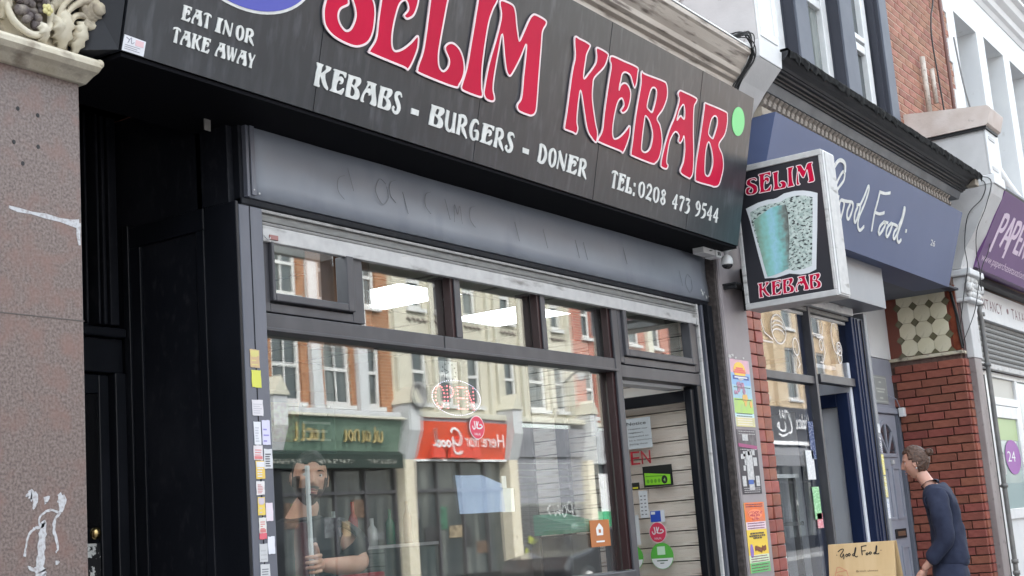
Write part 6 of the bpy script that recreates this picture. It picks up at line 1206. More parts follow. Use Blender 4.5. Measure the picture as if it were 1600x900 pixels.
pierced(MB(), -25, 18.5, 0, 10.5, YO-.45, YO, bw).build('wall', mat('grey_render', (.33,.34,.34), .8, c2=(.40,.41,.41), sc=1), bb)
for w in bw: osash(bb, *w)
cr_ = thing('parked_car', 'dark parked car by the far kerb, mirrored low in the shop windows', 'car', (28, -10, 0))
m_car = mat('car_paint_dark', (.02,.02,.025), .2, spec=.8, coat=.6)
dxc = -4.2
prof = [(29.9,.25),(29.85,.6),(30.1,.85),(31.0,.98),(31.7,1.42),(33.2,1.45),(34.0,1.05),(34.35,.95),(34.4,.4),(34.2,.25)]
prof = [(x+dxc, z) for x, z in prof]
vs = [(x, y, z) for y in (-10.6,-8.9) for x, z in prof]; n = len(prof)
mb = MB().add(vs, [(i,(i+1)%n,n+(i+1)%n,n+i) for i in range(n)]+[tuple(range(n)),tuple(range(2*n-1,n-1,-1))]); mb.build('body', m_car, cr_, .06)
MB().box(31.25+dxc, 33.6+dxc, -8.895, -8.885, 1.0, 1.34).build('side_window', g_opp, cr_, .0)
for x in (30.75+dxc, 33.5+dxc): w_ = MB().tube([(x,-8.86,.31),(x,-9.08,.31)], .31, 20).build('wheel', m_cable, cr_); MB().tube([(x,-8.85,.31),(x,-8.87,.31)], .19, 16).build('rim', m_alu, w_)

# ================================================================== posters on the mauve pilaster
FP = fr((0, 3.329, 0), (1,0,0), (0,0,1))
def quadp(x0, x1, z0, z1): return [[(x0,z0),(x1,z0),(x1,z1),(x0,z1)]]
def poster(lb, x0, x1, z0, z1, bands, extra):
    p_ = thing('poster', lb, 'poster', ((x0+x1)/2, 3.328, z0)); MB().prism(quadp(x0,x1,z0,z1), FP, 0, .0012).build('sheet', mat('poster_sheet', bands[0][2], .5), p_)
    for i, (a_, b_, c_) in enumerate(bands[1:]): MB().prism(quadp(x0+.002, x1-.002, z0+(z1-z0)*a_, z0+(z1-z0)*b_), FP, 0, .0014+i*.0001).build('printed_band', mat('poster_band', c_, .5, c2=tuple(min(.9, q*.75+.08) for q in c_), sc=18, thr=(.45,.6)), p_)
    extra(p_, lambda u: x0+(x1-x0)*u, lambda v: z0+(z1-z0)*v); return p_
def small_print(p, X, Z, rows, col_, seed, nm):
    random.seed(seed); mb = MB()
    for v0, v1, n_ in rows:
        for r_ in range(n_):
            v = v0+(v1-v0)*r_/max(1, n_-1); u = .08
            while u < .88:
                w_ = random.uniform(.03, .12); mb.ribbon([(X(u), Z(v)), (X(min(.93, u+w_)), Z(v))], FP, .0042, 0, .0040); u += w_+.025
    mb.build('small_print', mat(nm, col_, .5), p)['kind'] = 'stuff'
def ex1(p, X, Z):
    small_print(p, X, Z, ((.155,.195,2),(.40,.415,1),(.585,.60,1)), (.12,.16,.10), 5, 'print_green_ink')
    MB().prism([ell(X(.46), Z(.83), .085, .055)[:-1]], FP, 0, .0024).build('print_shape', mat('poster_yellow', (.85,.55,.08), .5), p)
    mb = MB()
    for v, w in ((.87,.10),(.84,.15),(.81,.17)): mb.ribbon([(X(.46)-w/2, Z(v)),(X(.46)+w/2, Z(v))], FP, .011, 0, .0028)
    mb.build('print_line', mat('poster_redline', (.75,.15,.12), .5), p)
    MB().prism(quadp(X(.08), X(.90), Z(.70), Z(.76)), FP, 0, .0026).build('print_shape', mat('poster_navy', (.06,.10,.35), .5), p)
    mb = MB(); text(mb, 'FAMILY FUN', FP, X(.14), Z(.72), .19, .014, .0030); mb.build('print_line', m_upvc, p) if 0 else None
    mb = MB(); mb.ribbon([(X(.16),Z(.735)),(X(.82),Z(.735))], FP, .008, 0, .003); mb.ribbon([(X(.35),Z(.712)),(X(.62),Z(.712))], FP, .005, 0, .003); mb.build('print_line', m_upvc, p)
    mb = MB(); random.seed(2)
    for k in range(12): mb.prism([ell(X(random.uniform(.1,.6)), Z(random.uniform(.50,.64)), random.uniform(.008,.024), random.uniform(.01,.02), n=10)[:-1]], FP, 0, .0026+k*.0001)
    mb.build('print_shape', mat('poster_figures', (.25,.12,.22), .5, c2=(.55,.3,.4), sc=50), p)
    mb = MB()
    for k in range(6): mb.prism([ell(X(random.uniform(.3,.95)), Z(random.uniform(.25,.45)), .018, .022, n=10)[:-1]], FP, 0, .0026+k*.0001)
    mb.build('print_shape', mat('poster_warm', (.75,.45,.12), .5), p)
    mb = MB()
    for k in range(4): mb.ribbon([(X(.08),Z(.03+.035*k)),(X(.85),Z(.03+.035*k))], FP, .006, 0, .0029)
    mb.build('print_line', mat('poster_pale', (.75,.7,.6), .5), p)
poster('tall bright childrens event poster highest on the mauve pilaster', 7.408, 7.682, 1.885, 2.285, [(0,1,(.55,.72,.75)),(.80,1,(.72,.40,.48)),(.62,.80,(.25,.45,.72)),(.42,.62,(.35,.55,.65)),(.20,.42,(.42,.62,.15)),(.0,.14,(.70,.62,.30))], ex1)
def ex2(p, X, Z):
    small_print(p, X, Z, ((.03,.09,3),(.69,.71,1),(.93,.97,2)), (.45,.42,.42), 6, 'print_grey_ink')
    mb = MB()
    for x, z, w, h in ((.5,.44,.09,.17),(.28,.62,.04,.03),(.5,.64,.03,.03),(.72,.64,.05,.03),(.2,.58,.06,.03),(.8,.50,.05,.05),(.3,.50,.03,.04),(.22,.40,.03,.03),(.84,.2,.05,.06),(.14,.2,.05,.06),(.5,.12,.07,.04),(.4,.88,.08,.04)):
        mb.prism(quadp(X(x)-w/2, X(x)+w/2, Z(z)-h/2, Z(z)+h/2), FP, 0, .003)
    mb.build('print_shape', mat('pale_print', (.62,.60,.60), .5, c2=(.4,.4,.4), sc=60), p)
    mb = MB(); mb.ribbon([(X(.02),Z(.76)),(X(.98),Z(.72))], FP, .02, 0, .0032); mb.build('print_line', mat('plum_print', (.35,.06,.18), .5), p)
    MB().prism(quadp(X(.35), X(.6), Z(.15), Z(.22)), FP, 0, .0034).build('print_shape', mat('blue_print', (.05,.12,.4), .5), p)
poster('dark event poster with pale photo grid, middle one on the mauve pilaster', 7.402, 7.675, 1.49, 1.868, [(0,1,(.035,.03,.04)),(.72,1,(.09,.07,.08))], ex2)
def ex3(p, X, Z):
    small_print(p, X, Z, ((.03,.11,3),(.16,.23,3),(.63,.70,3),(.94,.97,2)), (.20,.06,.10), 7, 'print_red_ink')
    mb = MB(); mb.prism([ell(X(.5), Z(.83), .10, .028)[:-1]], FP, 0, .0030)
    mb.build('print_shape', mat('salmon_print', (.85,.25,.12), .5), p)
    mb = MB(); 
    for v, w, t in ((.85,.20,.016),(.81,.16,.014),(.765,.09,.018)): mb.ribbon([(X(.5)-w/2,Z(v)),(X(.5)+w/2,Z(v))], FP, t, 0, .0034)
    mb.build('print_line', mat('red_print', (.5,.05,.06), .5, c2=(.85,.3,.15), sc=90, thr=(.5,.54)), p)
    mb = MB()
    for v, w in ((.555,.19),(.52,.22),(.49,.12)): mb.ribbon([(X(.5)-w/2,Z(v)),(X(.5)+w/2,Z(v))], FP, .010, 0, .0034)
    mb.build('print_line', mat('ink_print', (.03,.03,.03), .5, c2=(.7,.45,.05), sc=110, thr=(.55,.58)), p)
    mb = MB(); random.seed(6)
    for k in range(8): mb.prism([ell(X(.35+.07*k), Z(.33+random.uniform(-.02,.02)), .010, .016, n=8)[:-1]], FP, 0, .0032+k*.0001)
    mb.build('print_shape', mat('brown_print', (.20,.06,.03), .5), p); MB().prism([ell(X(.15), Z(.31), .022, .04, n=10)[:-1]], FP, 0, .0036).build('print_shape', mat('violet_print', (.25,.15,.5), .5), p)
poster('orange and yellow event poster, lowest on the mauve pilaster', 7.398, 7.682, 1.04, 1.442, [(0,1,(.80,.55,.06)),(.72,1,(.78,.16,.03)),(.61,.72,(.78,.6,.68)),(.14,.25,(.65,.75,.55)),(.0,.14,(.12,.50,.16))], ex3)
m_tape = mat('torn_paper', (.55,.53,.52), .7)
tp_ = thing('torn_paper', 'torn scraps of white paper above the top poster on the mauve pilaster', 'paper', (7.5, 3.33, 2.29)); mb = MB()
for k, (x, z, w) in enumerate(((7.42,2.30,.03),(7.46,2.31,.022),(7.50,2.295,.018),(7.61,2.30,.02))): mb.prism([[(x+w*cos(t)*random.uniform(.4,1), z+w*.5*sin(t)*random.uniform(.4,1)) for t in [q*pi/4 for q in range(8)]]], FP, 0, .0015+k*.0002)
mb.build('scrap', m_tape, tp_)
# small white labels on the dark jamb beside
for z, lb in ((1.80,'upper small white label on the dark jamb left of the mauve pilaster'),(1.62,'lower small white label on the dark jamb left of the mauve pilaster')):
    t_ = thing('jamb_label', lb, 'label', (7.28, 3.42, z)); MB().box(7.272, 7.298, 3.419, 3.4235, z-.035, z+.035).build('paper', m_white, t_)

# ================================================================== stickers on the left corner post
FPo = fr((0, 3.3985, 0), (1,0,0), (0,0,1))
PS = [(3.502,3.548,2.008,2.072,0,(.55,.38,.22),(.62,.55,.2),'faded pink and yellow sticker, topmost on the grey corner post'),(3.506,3.552,1.938,1.998,-.02,(.62,.62,.10),None,'plain yellow sticker near the top of the grey corner post'),
 (3.502,3.556,1.838,1.893,-.02,(.66,.63,.66),(.5,.48,.52),'torn white sticker on the grey corner post below the yellow one'),(3.506,3.540,1.735,1.815,.01,(.70,.70,.74),(.5,.5,.55),'narrow white label on the grey corner post beside the lilac one'),
 (3.546,3.586,1.735,1.822,.0,(.62,.60,.75),(.28,.25,.55),'lilac striped label at the right edge of the grey corner post'),(3.500,3.545,1.682,1.732,-.04,(.68,.62,.64),(.65,.2,.2),'white label with a red foot below the narrow white label'),
 (3.508,3.552,1.615,1.678,.03,(.72,.5,.12),(.7,.68,.7),'yellow topped torn label in the middle of the grey corner post'),(3.506,3.546,1.560,1.607,.02,(.70,.66,.66),(.55,.25,.25),'white label with red heading in the middle of the corner post'),
 (3.510,3.545,1.490,1.552,0,(.75,.55,.12),(.55,.48,.55),'yellow and mauve label on the lower corner post'),(3.549,3.583,1.468,1.532,0,(.72,.62,.68),(.68,.66,.7),'pale pink label at the right edge of the lower corner post'),
 (3.512,3.547,1.428,1.482,0,(.68,.66,.62),(.6,.2,.2),'white label with green and red print on the lower corner post'),(3.512,3.547,1.408,1.428,0,(.65,.12,.16),None,'small red strip under the white label on the lower corner post'),
 (3.509,3.548,1.330,1.392,0,(.52,.52,.53),(.42,.42,.43),'grey printed label low on the corner post'),(3.552,3.585,1.355,1.415,0,(.70,.70,.76),None,'plain bluish white label low at the right edge of the corner post'),
 (3.510,3.556,1.262,1.322,.05,(.55,.55,.56),(.2,.2,.22),'torn grey and white scrap at the foot of the visible corner post'),(3.550,3.592,1.65,1.72,.04,(.62,.62,.64),(.08,.08,.09),'peeled black and white scrap at the right edge of the corner post')]
random.seed(17)
for i, (x0, x1, z0, z1, sl_, c1, c2__, lb) in enumerate(PS):
    t_ = thing('post_sticker', lb, 'sticker', ((x0+x1)/2, 3.398, z0)); h = z1-z0; j = lambda: random.uniform(-.0012, .0012)
    edge = [(x0+(x1-x0)*k/5+j(), z0+sl_*(x1-x0)*k/5+j()) for k in range(6)]+[(x1+j(), z0+h*k/4) for k in range(1,4)]+[(x1-(x1-x0)*k/5+j(), z1+j()) for k in range(6)]+[(x0+j(), z1-h*k/4) for k in range(1,4)]
    MB().prism([edge], FPo, 0, .001+i*.00003).build('paper', mat('label_paper', c1, .55), t_)
    if c2__:
        mb = MB(); n_ = 3+i % 4
        for k in range(n_): zz = z0+h*(.15+.7*k/n_); mb.ribbon([(x0+.006, zz), (x1-.006-random.uniform(0,.012), zz)], FPo, h*.06, 0, .0016+i*.00003)
        if i in (0,5,6,8,10): mb.prism(quadp(x0+.003, x1-.003, z0+.002, z0+h*.25) if i in (5,10) else quadp(x0+.003, x1-.003, z1-h*.35, z1-.003), FPo, 0, .0014)
        mb.build('print_mark', mat('label_print', c2__, .55), t_)

# ================================================================== notices on the open door glass
XD = 7.0985; FDn = fr((XD, 0, 0), (0,-1,0), (0,0,1))
def dn_(name, lb, y0, y1, z0, z1, col_): 
    t_ = thing(name, lb, 'notice', (XD, (y0+y1)/2, z0)); MB().prism([[(-y1,z0),(-y0,z0),(-y0,z1),(-y1,z1)]], FDn, 0, .0015).build('paper', mat('notice_paper', col_, .5), t_); return t_
n1 = dn_('notice', 'white paper notice headed Notice on the open shop door glass', 3.725, 4.02, 1.80, 1.978, (.62,.66,.68))
mb = MB(); text(mb, 'h Notice', FDn, -3.92, 1.938, .165, .020, .003); 
for k, (s_, w) in enumerate((('respect our',.13),('neighbours.',.10),('requested to',.13),('to a minimum',.15),('during these',.12))): text(mb, s_, FDn, -3.875, 1.912-.022*k, w, .009, .003)
mb.build('lettering', m_ink, n1)
ow = thing('open_lettering', 'dark red OPEN lettering cut off by the mullion on the shop door glass', 'lettering', (XD, 3.8, 1.7))
for i, ch in enumerate('OPEN'): mb = MB(); text(mb, ch, FDn, -3.995+.070*i-.02, 1.708, .060, .082, .002); mb.build('letter', mat('open_red', (.42,.015,.03), .5), ow)
hr = dn_('rating_sticker', 'black and lime green hygiene rating sticker on the shop door glass', 3.615, 3.805, 1.572, 1.692, (.01,.012,.01))
MB().prism([[(-3.795,1.585),(-3.63,1.58),(-3.63,1.635),(-3.795,1.655)]], FDn, .0015, .0025).build('green_area', mat('lime_print', (.25,.62,.03), .5), hr)
mb = MB()
for k in range(5): mb.prism([ell(-3.775+.024*k, 1.605, .009, .012, n=10)[:-1]], FDn, .0025, .003)
mb.ribbon([(-3.79,1.635),(-3.66,1.63)], FDn, .006, .0025, .0031); mb.build('print_mark', mat('lime_dark', (.12,.35,.02), .5), hr)
MB().prism([ell(-3.668, 1.608, .019, .024, n=16)[:-1]], FDn, .0025, .0034).build('rating_mark', m_ink, hr); mb = MB(); text(mb, '4', FDn, -3.674, 1.597, .012, .022, .004); mb.build('rating_digit', mat('lime_pale', (.4,.75,.2), .5), hr)
t_ = dn_('notice', 'small yellow and black label at the mullion edge of the shop door glass', 3.835, 3.89, 1.565, 1.605, (.02,.02,.015)); MB().prism([[(-3.88,1.57),(-3.845,1.57),(-3.845,1.58),(-3.88,1.58)]], FDn, .0015, .0025).build('yellow_area', mat('yellow_print', (.7,.65,.05), .5), t_)
t_ = dn_('price_list', 'narrow white paper list with printed figures on the shop door glass', 3.79, 3.845, 1.40, 1.555, (.66,.67,.68)); mb = MB()
for r_ in range(6):
    for c_ in range(2): mb.ribbon([(-3.837+.024*c_, 1.42+.021*r_), (-3.825+.024*c_, 1.42+.021*r_)], FDn, .006, .0015, .0025)
mb.build('print_mark', mat('grey_ink', (.15,.15,.16), .5), t_)
t_ = dn_('card_sticker', 'blue and white card payment sticker on the shop door glass', 3.69, 3.783, 1.37, 1.436, (.65,.68,.72)); MB().prism([[(-3.781,1.372),(-3.715,1.372),(-3.715,1.434),(-3.781,1.434)]], FDn, .0015, .0022).build('blue_area', mat('card_blue', (.03,.08,.42), .4), t_); MB().prism([[(-3.775,1.415),(-3.75,1.415),(-3.75,1.43),(-3.775,1.43)]], FDn, .0022, .003).build('print_mark', m_upvc, t_)
halal(-3.744, 1.312, .056, .060, FDn, 'round red halal sticker with white script on the open door glass', XD)
for yc, lb in ((3.73,'round green and white rating sticker below the halal sticker on the door glass'),(3.925,'round green and white sticker half hidden by the door mullion')):
    t_ = thing('round_sticker', lb, 'sticker', (XD, yc, 1.1)); MB().prism([ell(-yc, 1.178, .073, .075)[:-1]], FDn, 0, .0015).build('disc', mat('leaf_green', (.10,.42,.06), .45), t_)
    arc = [(-yc+.070*cos(a), 1.178+.072*sin(a)) for a in [pi+.18+(pi-.36)*k/16 for k in range(17)]]; MB().prism([arc], FDn, .0015, .0025).build('white_area', m_upvc, t_)
    MB().prism([[(-yc-.028,1.185),(-yc+.022,1.185),(-yc+.022,1.232),(-yc-.028,1.232)]], FDn, .0015, .0025).build('print_mark', mat('pale_green_print', (.55,.75,.55), .5), t_); mb = MB(); mb.ribbon([(-yc-.035,1.152),(-yc+.035,1.152)], FDn, .006, .0025, .003); mb.ribbon([(-yc-.015,1.138),(-yc+.01,1.138)], FDn, .005, .0025, .003); mb.build('print_line', mat('dark_green_ink', (.02,.08,.02), .5), t_)
t_ = dn_('notice', 'curled white paper at the mullion edge low on the door glass', 3.86, 3.93, 1.25, 1.42, (.6,.62,.62))

# ================================================================== A-board
ab = thing('a_board', 'plywood A-board reading Good Food standing on the pavement by the woman', 'sign', (8.4, 2.95, 0))
m_ply = mat('plywood_tan', (.58,.40,.20), .55, c2=(.64,.46,.25), sc=3, stretch=(1,5,.6), bump=.05); th = radians(12)
def bd(sg, nm):
    m_ = MB(); x0 = 8.21 if sg < 0 else 8.235; dx = sin(th)*1.15*sg
    vs = [(x0+q, y, z) if z > .5 else (x0+dx+q, y, z) for q in (0, .014*sg) for y, z in ((2.742,1.155),(3.158,1.155),(3.158,.0),(2.742,.0))]
    return m_.add(vs, [(0,1,2,3),(7,6,5,4),(0,4,5,1),(1,5,6,2),(2,6,7,3),(3,7,4,0)]).build(nm, m_ply, ab, .003)
front = bd(-1, 'front_panel'); bd(1, 'back_panel')
FAb = fr((8.21-.0155, 0, 1.155), (0,-1,0), (sin(th),0,cos(th)))
FAb = (FAb[0], FAb[1], FAb[2], FAb[1].cross(FAb[2]))
wf = lambda x, y: (-3.158+ (x-45)/(1340-45)*.416, -(y-120)/1295*.416*1.02)
SB = [[(240,265),(290,230),(340,215),(350,245),(290,330),(320,365),(350,310)],[(350,300),(360,350),(350,405)],[(410,310),(395,345),(415,360),(435,335),(415,310)],[(460,300),(445,335),(465,350),(485,325),(462,300)],[(560,310),(530,330),(545,355),(575,320),(600,225),(590,210),(565,330),(600,375),(630,360)],
 [(715,190),(712,260),(720,350)],[(700,195),(760,182),(810,178)],[(715,275),(790,268)],[(810,310),(795,335),(815,350),(835,325),(812,308)],[(875,295),(855,325),(880,340),(900,315),(878,295)],[(975,305),(945,325),(960,342),(990,310),(1010,205),(995,205),(985,320),(1015,342),(1050,330)]]
mb = MB()
for i, s_ in enumerate(SB): mb.ribbon(cr([wf(*p) for p in s_],5,False), FAb, .0055, 0, .001+i*.0001)
for x, y in ((218,322),(1085,280)): 
    p = wf(x, y); mb.prism([ell(p[0], p[1], .003, .003, n=8)[:-1]], FAb, 0, .001)
mb.build('script_lettering', m_ink, front)
mb = MB()
for i, s_ in enumerate(([(175,680),(215,550),(260,545),(400,620),(430,738)],[(185,650),(260,630),(400,615)],[(175,680),(190,900),(420,900),(430,738)])): mb.ribbon([wf(*p) for p in s_], FAb, .004, 0, .001+i*.0001)
for c_ in ((240,700,12),(300,715,10),(340,800,14)): p = wf(c_[0], c_[1]); mb.ribbon(ell(p[0], p[1], .006, .006, n=12), FAb, .003, 0, .0015)
mb.build('cheese_drawing', mat('salmon_line', (.60,.25,.15), .6), front)
mb = MB(); p = wf(590, 655); text(mb, 'British cheese', FAb, p[0], p[1], .135, .011, .001); p = wf(640, 800); text(mb, 'and wine', FAb, p[0], p[1], .09, .011, .001) if 0 else None; mb.build('printed_line', mat('brown_print2', (.12,.07,.03), .6), front)

# ================================================================== people
m_skin = mat('skin_warm', (.66,.38,.27), .5, c2=(.60,.32,.23), sc=9, sss=.15); m_skin2 = mat('skin_fair', (.50,.27,.20), .5, c2=(.56,.31,.24), sc=9, sss=.15)
m_hair = mat('hair_dark', (.015,.010,.008), .5, bump=.6, bsc=90); m_hairb = mat('hair_brown', (.035,.016,.010), .45, c2=(.10,.048,.028), sc=40, stretch=(3,3,3), bump=.6, bsc=60)
m_beard = mat('beard_stubble', (.045,.03,.026), .8, c2=(.12,.08,.065), sc=80, thr=(.35,.65)); m_eye = mat('eye_white', (.7,.68,.65), .2); m_iris = mat('eye_dark', (.03,.015,.01), .1); m_lip = mat('lips', (.40,.14,.12), .45)
m_shirt = mat('black_t_shirt', (.014,.014,.018), .85, bump=.3, bsc=14); m_denim = mat('navy_workwear_cloth', (.011,.015,.038), .9, c2=(.017,.023,.050), sc=25, bump=.5, bsc=9); m_trouser = mat('dark_trousers', (.02,.02,.025), .85)
def face_pt(th_, ph, female=False):
    cx_ = cos(ph)*sin(th_); cy = cos(ph)*cos(th_); cz_ = sin(ph)      # th_=0 is straight ahead (+y)
    w, dF, dB, h = (.074, .092, .098, .118) if not female else (.070, .088, .096, .113)
    x, y, z = cx_*w, cy*(dF if cy > 0 else dB), cz_*h
    if z < 0: 
        t = min(1, -z/h); x *= 1-.30*t**1.5; 
        if y < 0: y *= 1-.45*t
        else: y *= 1-.10*t
    f = max(0, cos(th_))**2
    g_ = lambda X0, Z0, sx, sz: exp(-((x-X0)/sx)**2-((z-Z0)/sz)**2)
    if cy > 0:
        y -= f*.004
        nz_ = exp(-(x/.011)**2)*(.024*max(0, min(1, (.028-z)/.055)) if z > -.030 else .024*exp(-((z+.030)/.008)**2)); y += nz_
        y += .006*g_(.016,-.032,.008,.008)+.006*g_(-.016,-.032,.008,.008)
        y -= .011*(g_(.031,.006,.016,.011)+g_(-.031,.006,.016,.011)); y += .005*(g_(.03,.024,.022,.007)+g_(-.03,.024,.022,.007))
        y += .0065*g_(0,-.056,.022,.0055)+.007*g_(0,-.068,.019,.006)-.004*g_(0,-.062,.024,.0025)-.004*g_(0,-.079,.02,.005)
        y += .010*g_(0,-.100,.020,.016); y += .004*(g_(.045,-.015,.016,.014)+g_(-.045,-.015,.016,.014))
    return Vector((x, y, z))
def head(parent, c, yaw_, pitch_, roll_, skin, female, hairmat, s=1.0):
    Rm = Matrix.Rotation(yaw_, 3, 'Z') @ Matrix.Rotation(pitch_, 3, 'X') @ Matrix.Rotation(roll_, 3, 'Y'); c = Vector(c)
    T_ = lambda p: c + Rm @ (p*s)
    NU, NV = 104, 80; grid = [[face_pt(-pi+2*pi*j/NU, -pi/2+pi*i/NV, female) for j in range(NU)] for i in range(NV+1)]
    fs = [(i*NU+j, i*NU+(j+1) % NU, (i+1)*NU+(j+1) % NU, (i+1)*NU+j) for i in range(NV) for j in range(NU)]
    hd = MB().add([T_(p) for r in grid for p in r], fs, 0, True).build('head', skin, parent)
    def shell(name, cond, off, mt, ns=.0, zoff=0):
        fl = [f for f in fs if cond(sum((grid[q//NU][q % NU] for q in f), Vector())/4)]
        if not fl: return
        used = sorted({q for f in fl for q in f}); ix = {q: i for i, q in enumerate(used)}; P_ = []
        for q in used:
            p = grid[q//NU][q % NU]; d = Vector((p.x, p.y, p.z)).normalized(); P_.append(p + d*(off+ns*noise.noise(p*70)))
        IN = [grid[q//NU][q % NU]*.97 for q in used]; n = len(P_); F_ = [tuple(ix[q] for q in f) for f in fl]
        ec = {}
        for f in F_:
            for a_, b_ in zip(f, f[1:]+f[:1]): ec[(a_, b_)] = 1
        rim = [(a_, b_) for a_, b_ in ec if (b_, a_) not in ec]
        return MB().add([T_(p) for p in P_+IN], F_+[tuple(n+q for q in f[::-1]) for f in F_]+[(b_, a_, n+a_, n+b_) for a_, b_ in rim], 0, True).build(name, mt, hd)
    for sx in (-1, 1):
        e = MB(); e.ball(T_(Vector((sx*.031, .0610 if not female else .0565, .006))), .0125*s, 0, 14, 10); eo = e.build('eye', m_eye, hd)
        MB().ball(T_(Vector((sx*.031, .0680 if not female else .0635, .006))), .0062*s, 0, 12, 8).build('iris', m_iris, hd)
        b_ = MB(); pts = [T_(Vector((sx*(.013+.034*t), .0855-.015*t*t-(.005 if female else 0), .0215+.006*sin(t*2.4)-.002*t))) for t in (0,.25,.5,.75,1)]; b_.tube(pts, [.002*s,.0038*s,.0036*s,.003*s,.0014*s] if not female else [.001,.002,.002,.0015,.001], 6); b_.build('eyebrow', hairmat, hd)
        er = MB(); ex_ = .0735 if not female else .0695
        er.ball(T_(Vector((sx*ex_, -.006, -.008))), (.007*s,.017*s,.029*s), 0, 12, 8, Rm @ Matrix.Rotation(-sx*.3, 3, 'Z')); er.tube([T_(Vector((sx*(ex_+.006), -.006+.016*cos(a), -.008+.027*sin(a)))) for a in [-.9+4.3*k/12 for k in range(13)]], .0035*s, 6); er.build('ear', skin, hd)
        lid = MB(); lid.tube([T_(Vector((sx*(.019+.024*t), .0738-.010*t-(.0045 if female else 0), .0075+.007*sin(pi*t)))) for t in (0,.25,.5,.75,1)], .0022*s, 6); lid.build('eyelid', skin, hd)
    lp = MB(); yl = .0825 if not female else .0775
    lp.tube([T_(Vector((-.022+.044*t, yl-.0015+.004*sin(pi*t), -.058+.002*sin(pi*t)))) for t in [k/8 for k in range(9)]], [.001,.002,.003,.0033,.003,.0033,.003,.002,.001], 6)
    lp.tube([T_(Vector((-.020+.040*t, yl-.001+.004*sin(pi*t), -.067-.002*sin(pi*t)))) for t in [k/8 for k in range(9)]], [.001,.002,.003,.0038,.004,.0038,.003,.002,.001], 6); lp.build('lips', m_lip, hd)
    return hd, shell, T_
def skinned(name, chains, mt, parent, sub=2, root=0):
    folds = {'t_shirt': .007, 'blouse': .020, 'trousers': .018}.get(name, 0); sub = 3 if folds else sub
    vs = []; es = []; rs = []; key = {}
    def vid(p, r):
        k = tuple(round(q, 4) for q in p)
        if k not in key: key[k] = len(vs); vs.append(tuple(p)); rs.append(r)
        return key[k]
    for ch in chains:
        ids = [vid(p[:3], p[3] if len(p) > 3 else .05) for p in ch]
        es += [e for e in zip(ids, ids[1:]) if e not in es and e[0] != e[1]]
    o_ = org(parent); me = bpy.data.meshes.new(name); me.from_pydata([(x-o_[0], y-o_[1], z-o_[2]) for x, y, z in vs], es, []); me.materials.append(mt)
    ob = bpy.data.objects.new(name, me); COL.objects.link(ob); ob.parent = parent; ORG[ob] = o_
    ob.modifiers.new('skin', 'SKIN'); 
    if not me.skin_vertices: 
        bm = bmesh.new(); bm.from_mesh(me); bm.verts.layers.skin.verify(); bm.to_mesh(me); bm.free()
    for i, sv in enumerate(me.skin_vertices[0].data):
        r = rs[i]; sv.radius = r if isinstance(r, tuple) else (r, r); sv.use_root = (i == root)
    m_ = ob.modifiers.new('smooth', 'SUBSURF'); m_.levels = sub; m_.render_levels = sub
    ob.modifiers['skin'].use_smooth_shade = True
    dg = bpy.context.evaluated_depsgraph_get(); dg.update(); nm = bpy.data.meshes.new_from_object(ob.evaluated_get(dg)); ob.modifiers.clear(); ob.data = nm
    if not nm.materials: nm.materials.append(mt)
    for p in nm.polygons: p.use_smooth = True
    if folds:                                  # cloth folds: long soft creases pushed in and out along the surface
        for v in nm.vertices:
            q = v.co; d = noise.noise(Vector((q.x*9+q.z*5, q.y*9, q.z*3.2)))*1.0 + noise.noise(Vector((q.x*22, q.y*22+q.z*9, q.z*8)))*.45
            v.co = q + v.normal*d*folds
    return ob
# ---- man inside the window
man = thing('man', 'bearded man in a black T-shirt standing inside the window holding a white pole', 'person', (4.40, 4.08, .012))
hc = (4.44, 3.99, 1.66)
F1, F2_ = Vector((-.72,-.69,0)), Vector((.69,-.72,0))   # facing direction (towards the street, left), his left
cx0, cy0 = 4.44, 4.06
def mp(l, f, z, r=.05): return (cx0+F2_.x*l+F1.x*f, cy0+F2_.y*l+F1.y*f, z, r)
hand = Vector((4.165, 3.745, 1.305)); elb = (4.60, 3.86, 1.285)
torso = [mp(0,0,.95,(.15,.11)), mp(0,0,1.12,(.15,.11)), mp(0,0,1.30,(.15,.105)), mp(0,-.01,1.40,(.115,.085)), mp(0,-.005,1.48,(.062,.058)), (hc[0]+.01, hc[1]+.01, 1.585, .060)]
armL = [torso[3], mp(.17,-.01,1.41,.050), mp(.215,.02,1.37,.047), (elb[0], elb[1], elb[2], .043), (4.42, 3.80, 1.285, .042), (4.29, 3.775, 1.292, .032), (4.235, 3.765, 1.298, .030)]
armR = [torso[3], mp(-.17,-.01,1.41,.050), mp(-.22,0,1.35,.047), mp(-.25,.03,1.15,.042), mp(-.22,.12,.96,.034), mp(-.21,.15,.88,.032)]
legs = [[torso[0], mp(s_*.10,0,.86,.095), mp(s_*.11,.02,.50,.062), mp(s_*.11,0,.12,.042), mp(s_*.11,0,.06,.045), mp(s_*.11,.12,.045,.038)] for s_ in (-1,1)]
body = skinned('body', [torso, armL, armR]+legs, m_skin, man)
skinned('t_shirt', [[mp(0,0,.88,(.165,.125)), mp(0,0,1.12,(.165,.125)), mp(0,0,1.30,(.185,.135)), mp(0,-.01,1.425,(.15,.112)), mp(0,-.005,1.468,(.125,.105)), mp(0,-.002,1.512,(.088,.080))], [mp(0,-.01,1.425,(.15,.112)), mp(.17,-.01,1.425,.086), mp(.225,.02,1.375,.082), (4.61,3.89,1.315,.072)], [mp(0,-.01,1.425,(.15,.112)), mp(-.17,-.01,1.425,.086), mp(-.225,0,1.35,.078), mp(-.25,.03,1.22,.068)]], m_shirt, body)
skinned('trousers', [[mp(0,0,1.0,(.15,.12)), mp(0,0,.88,(.16,.125)), mp(s_*.10,0,.84,.105), mp(s_*.11,.02,.50,.08), mp(s_*.11,0,.10,.065)] for s_ in (-1,1)], m_trouser, body)
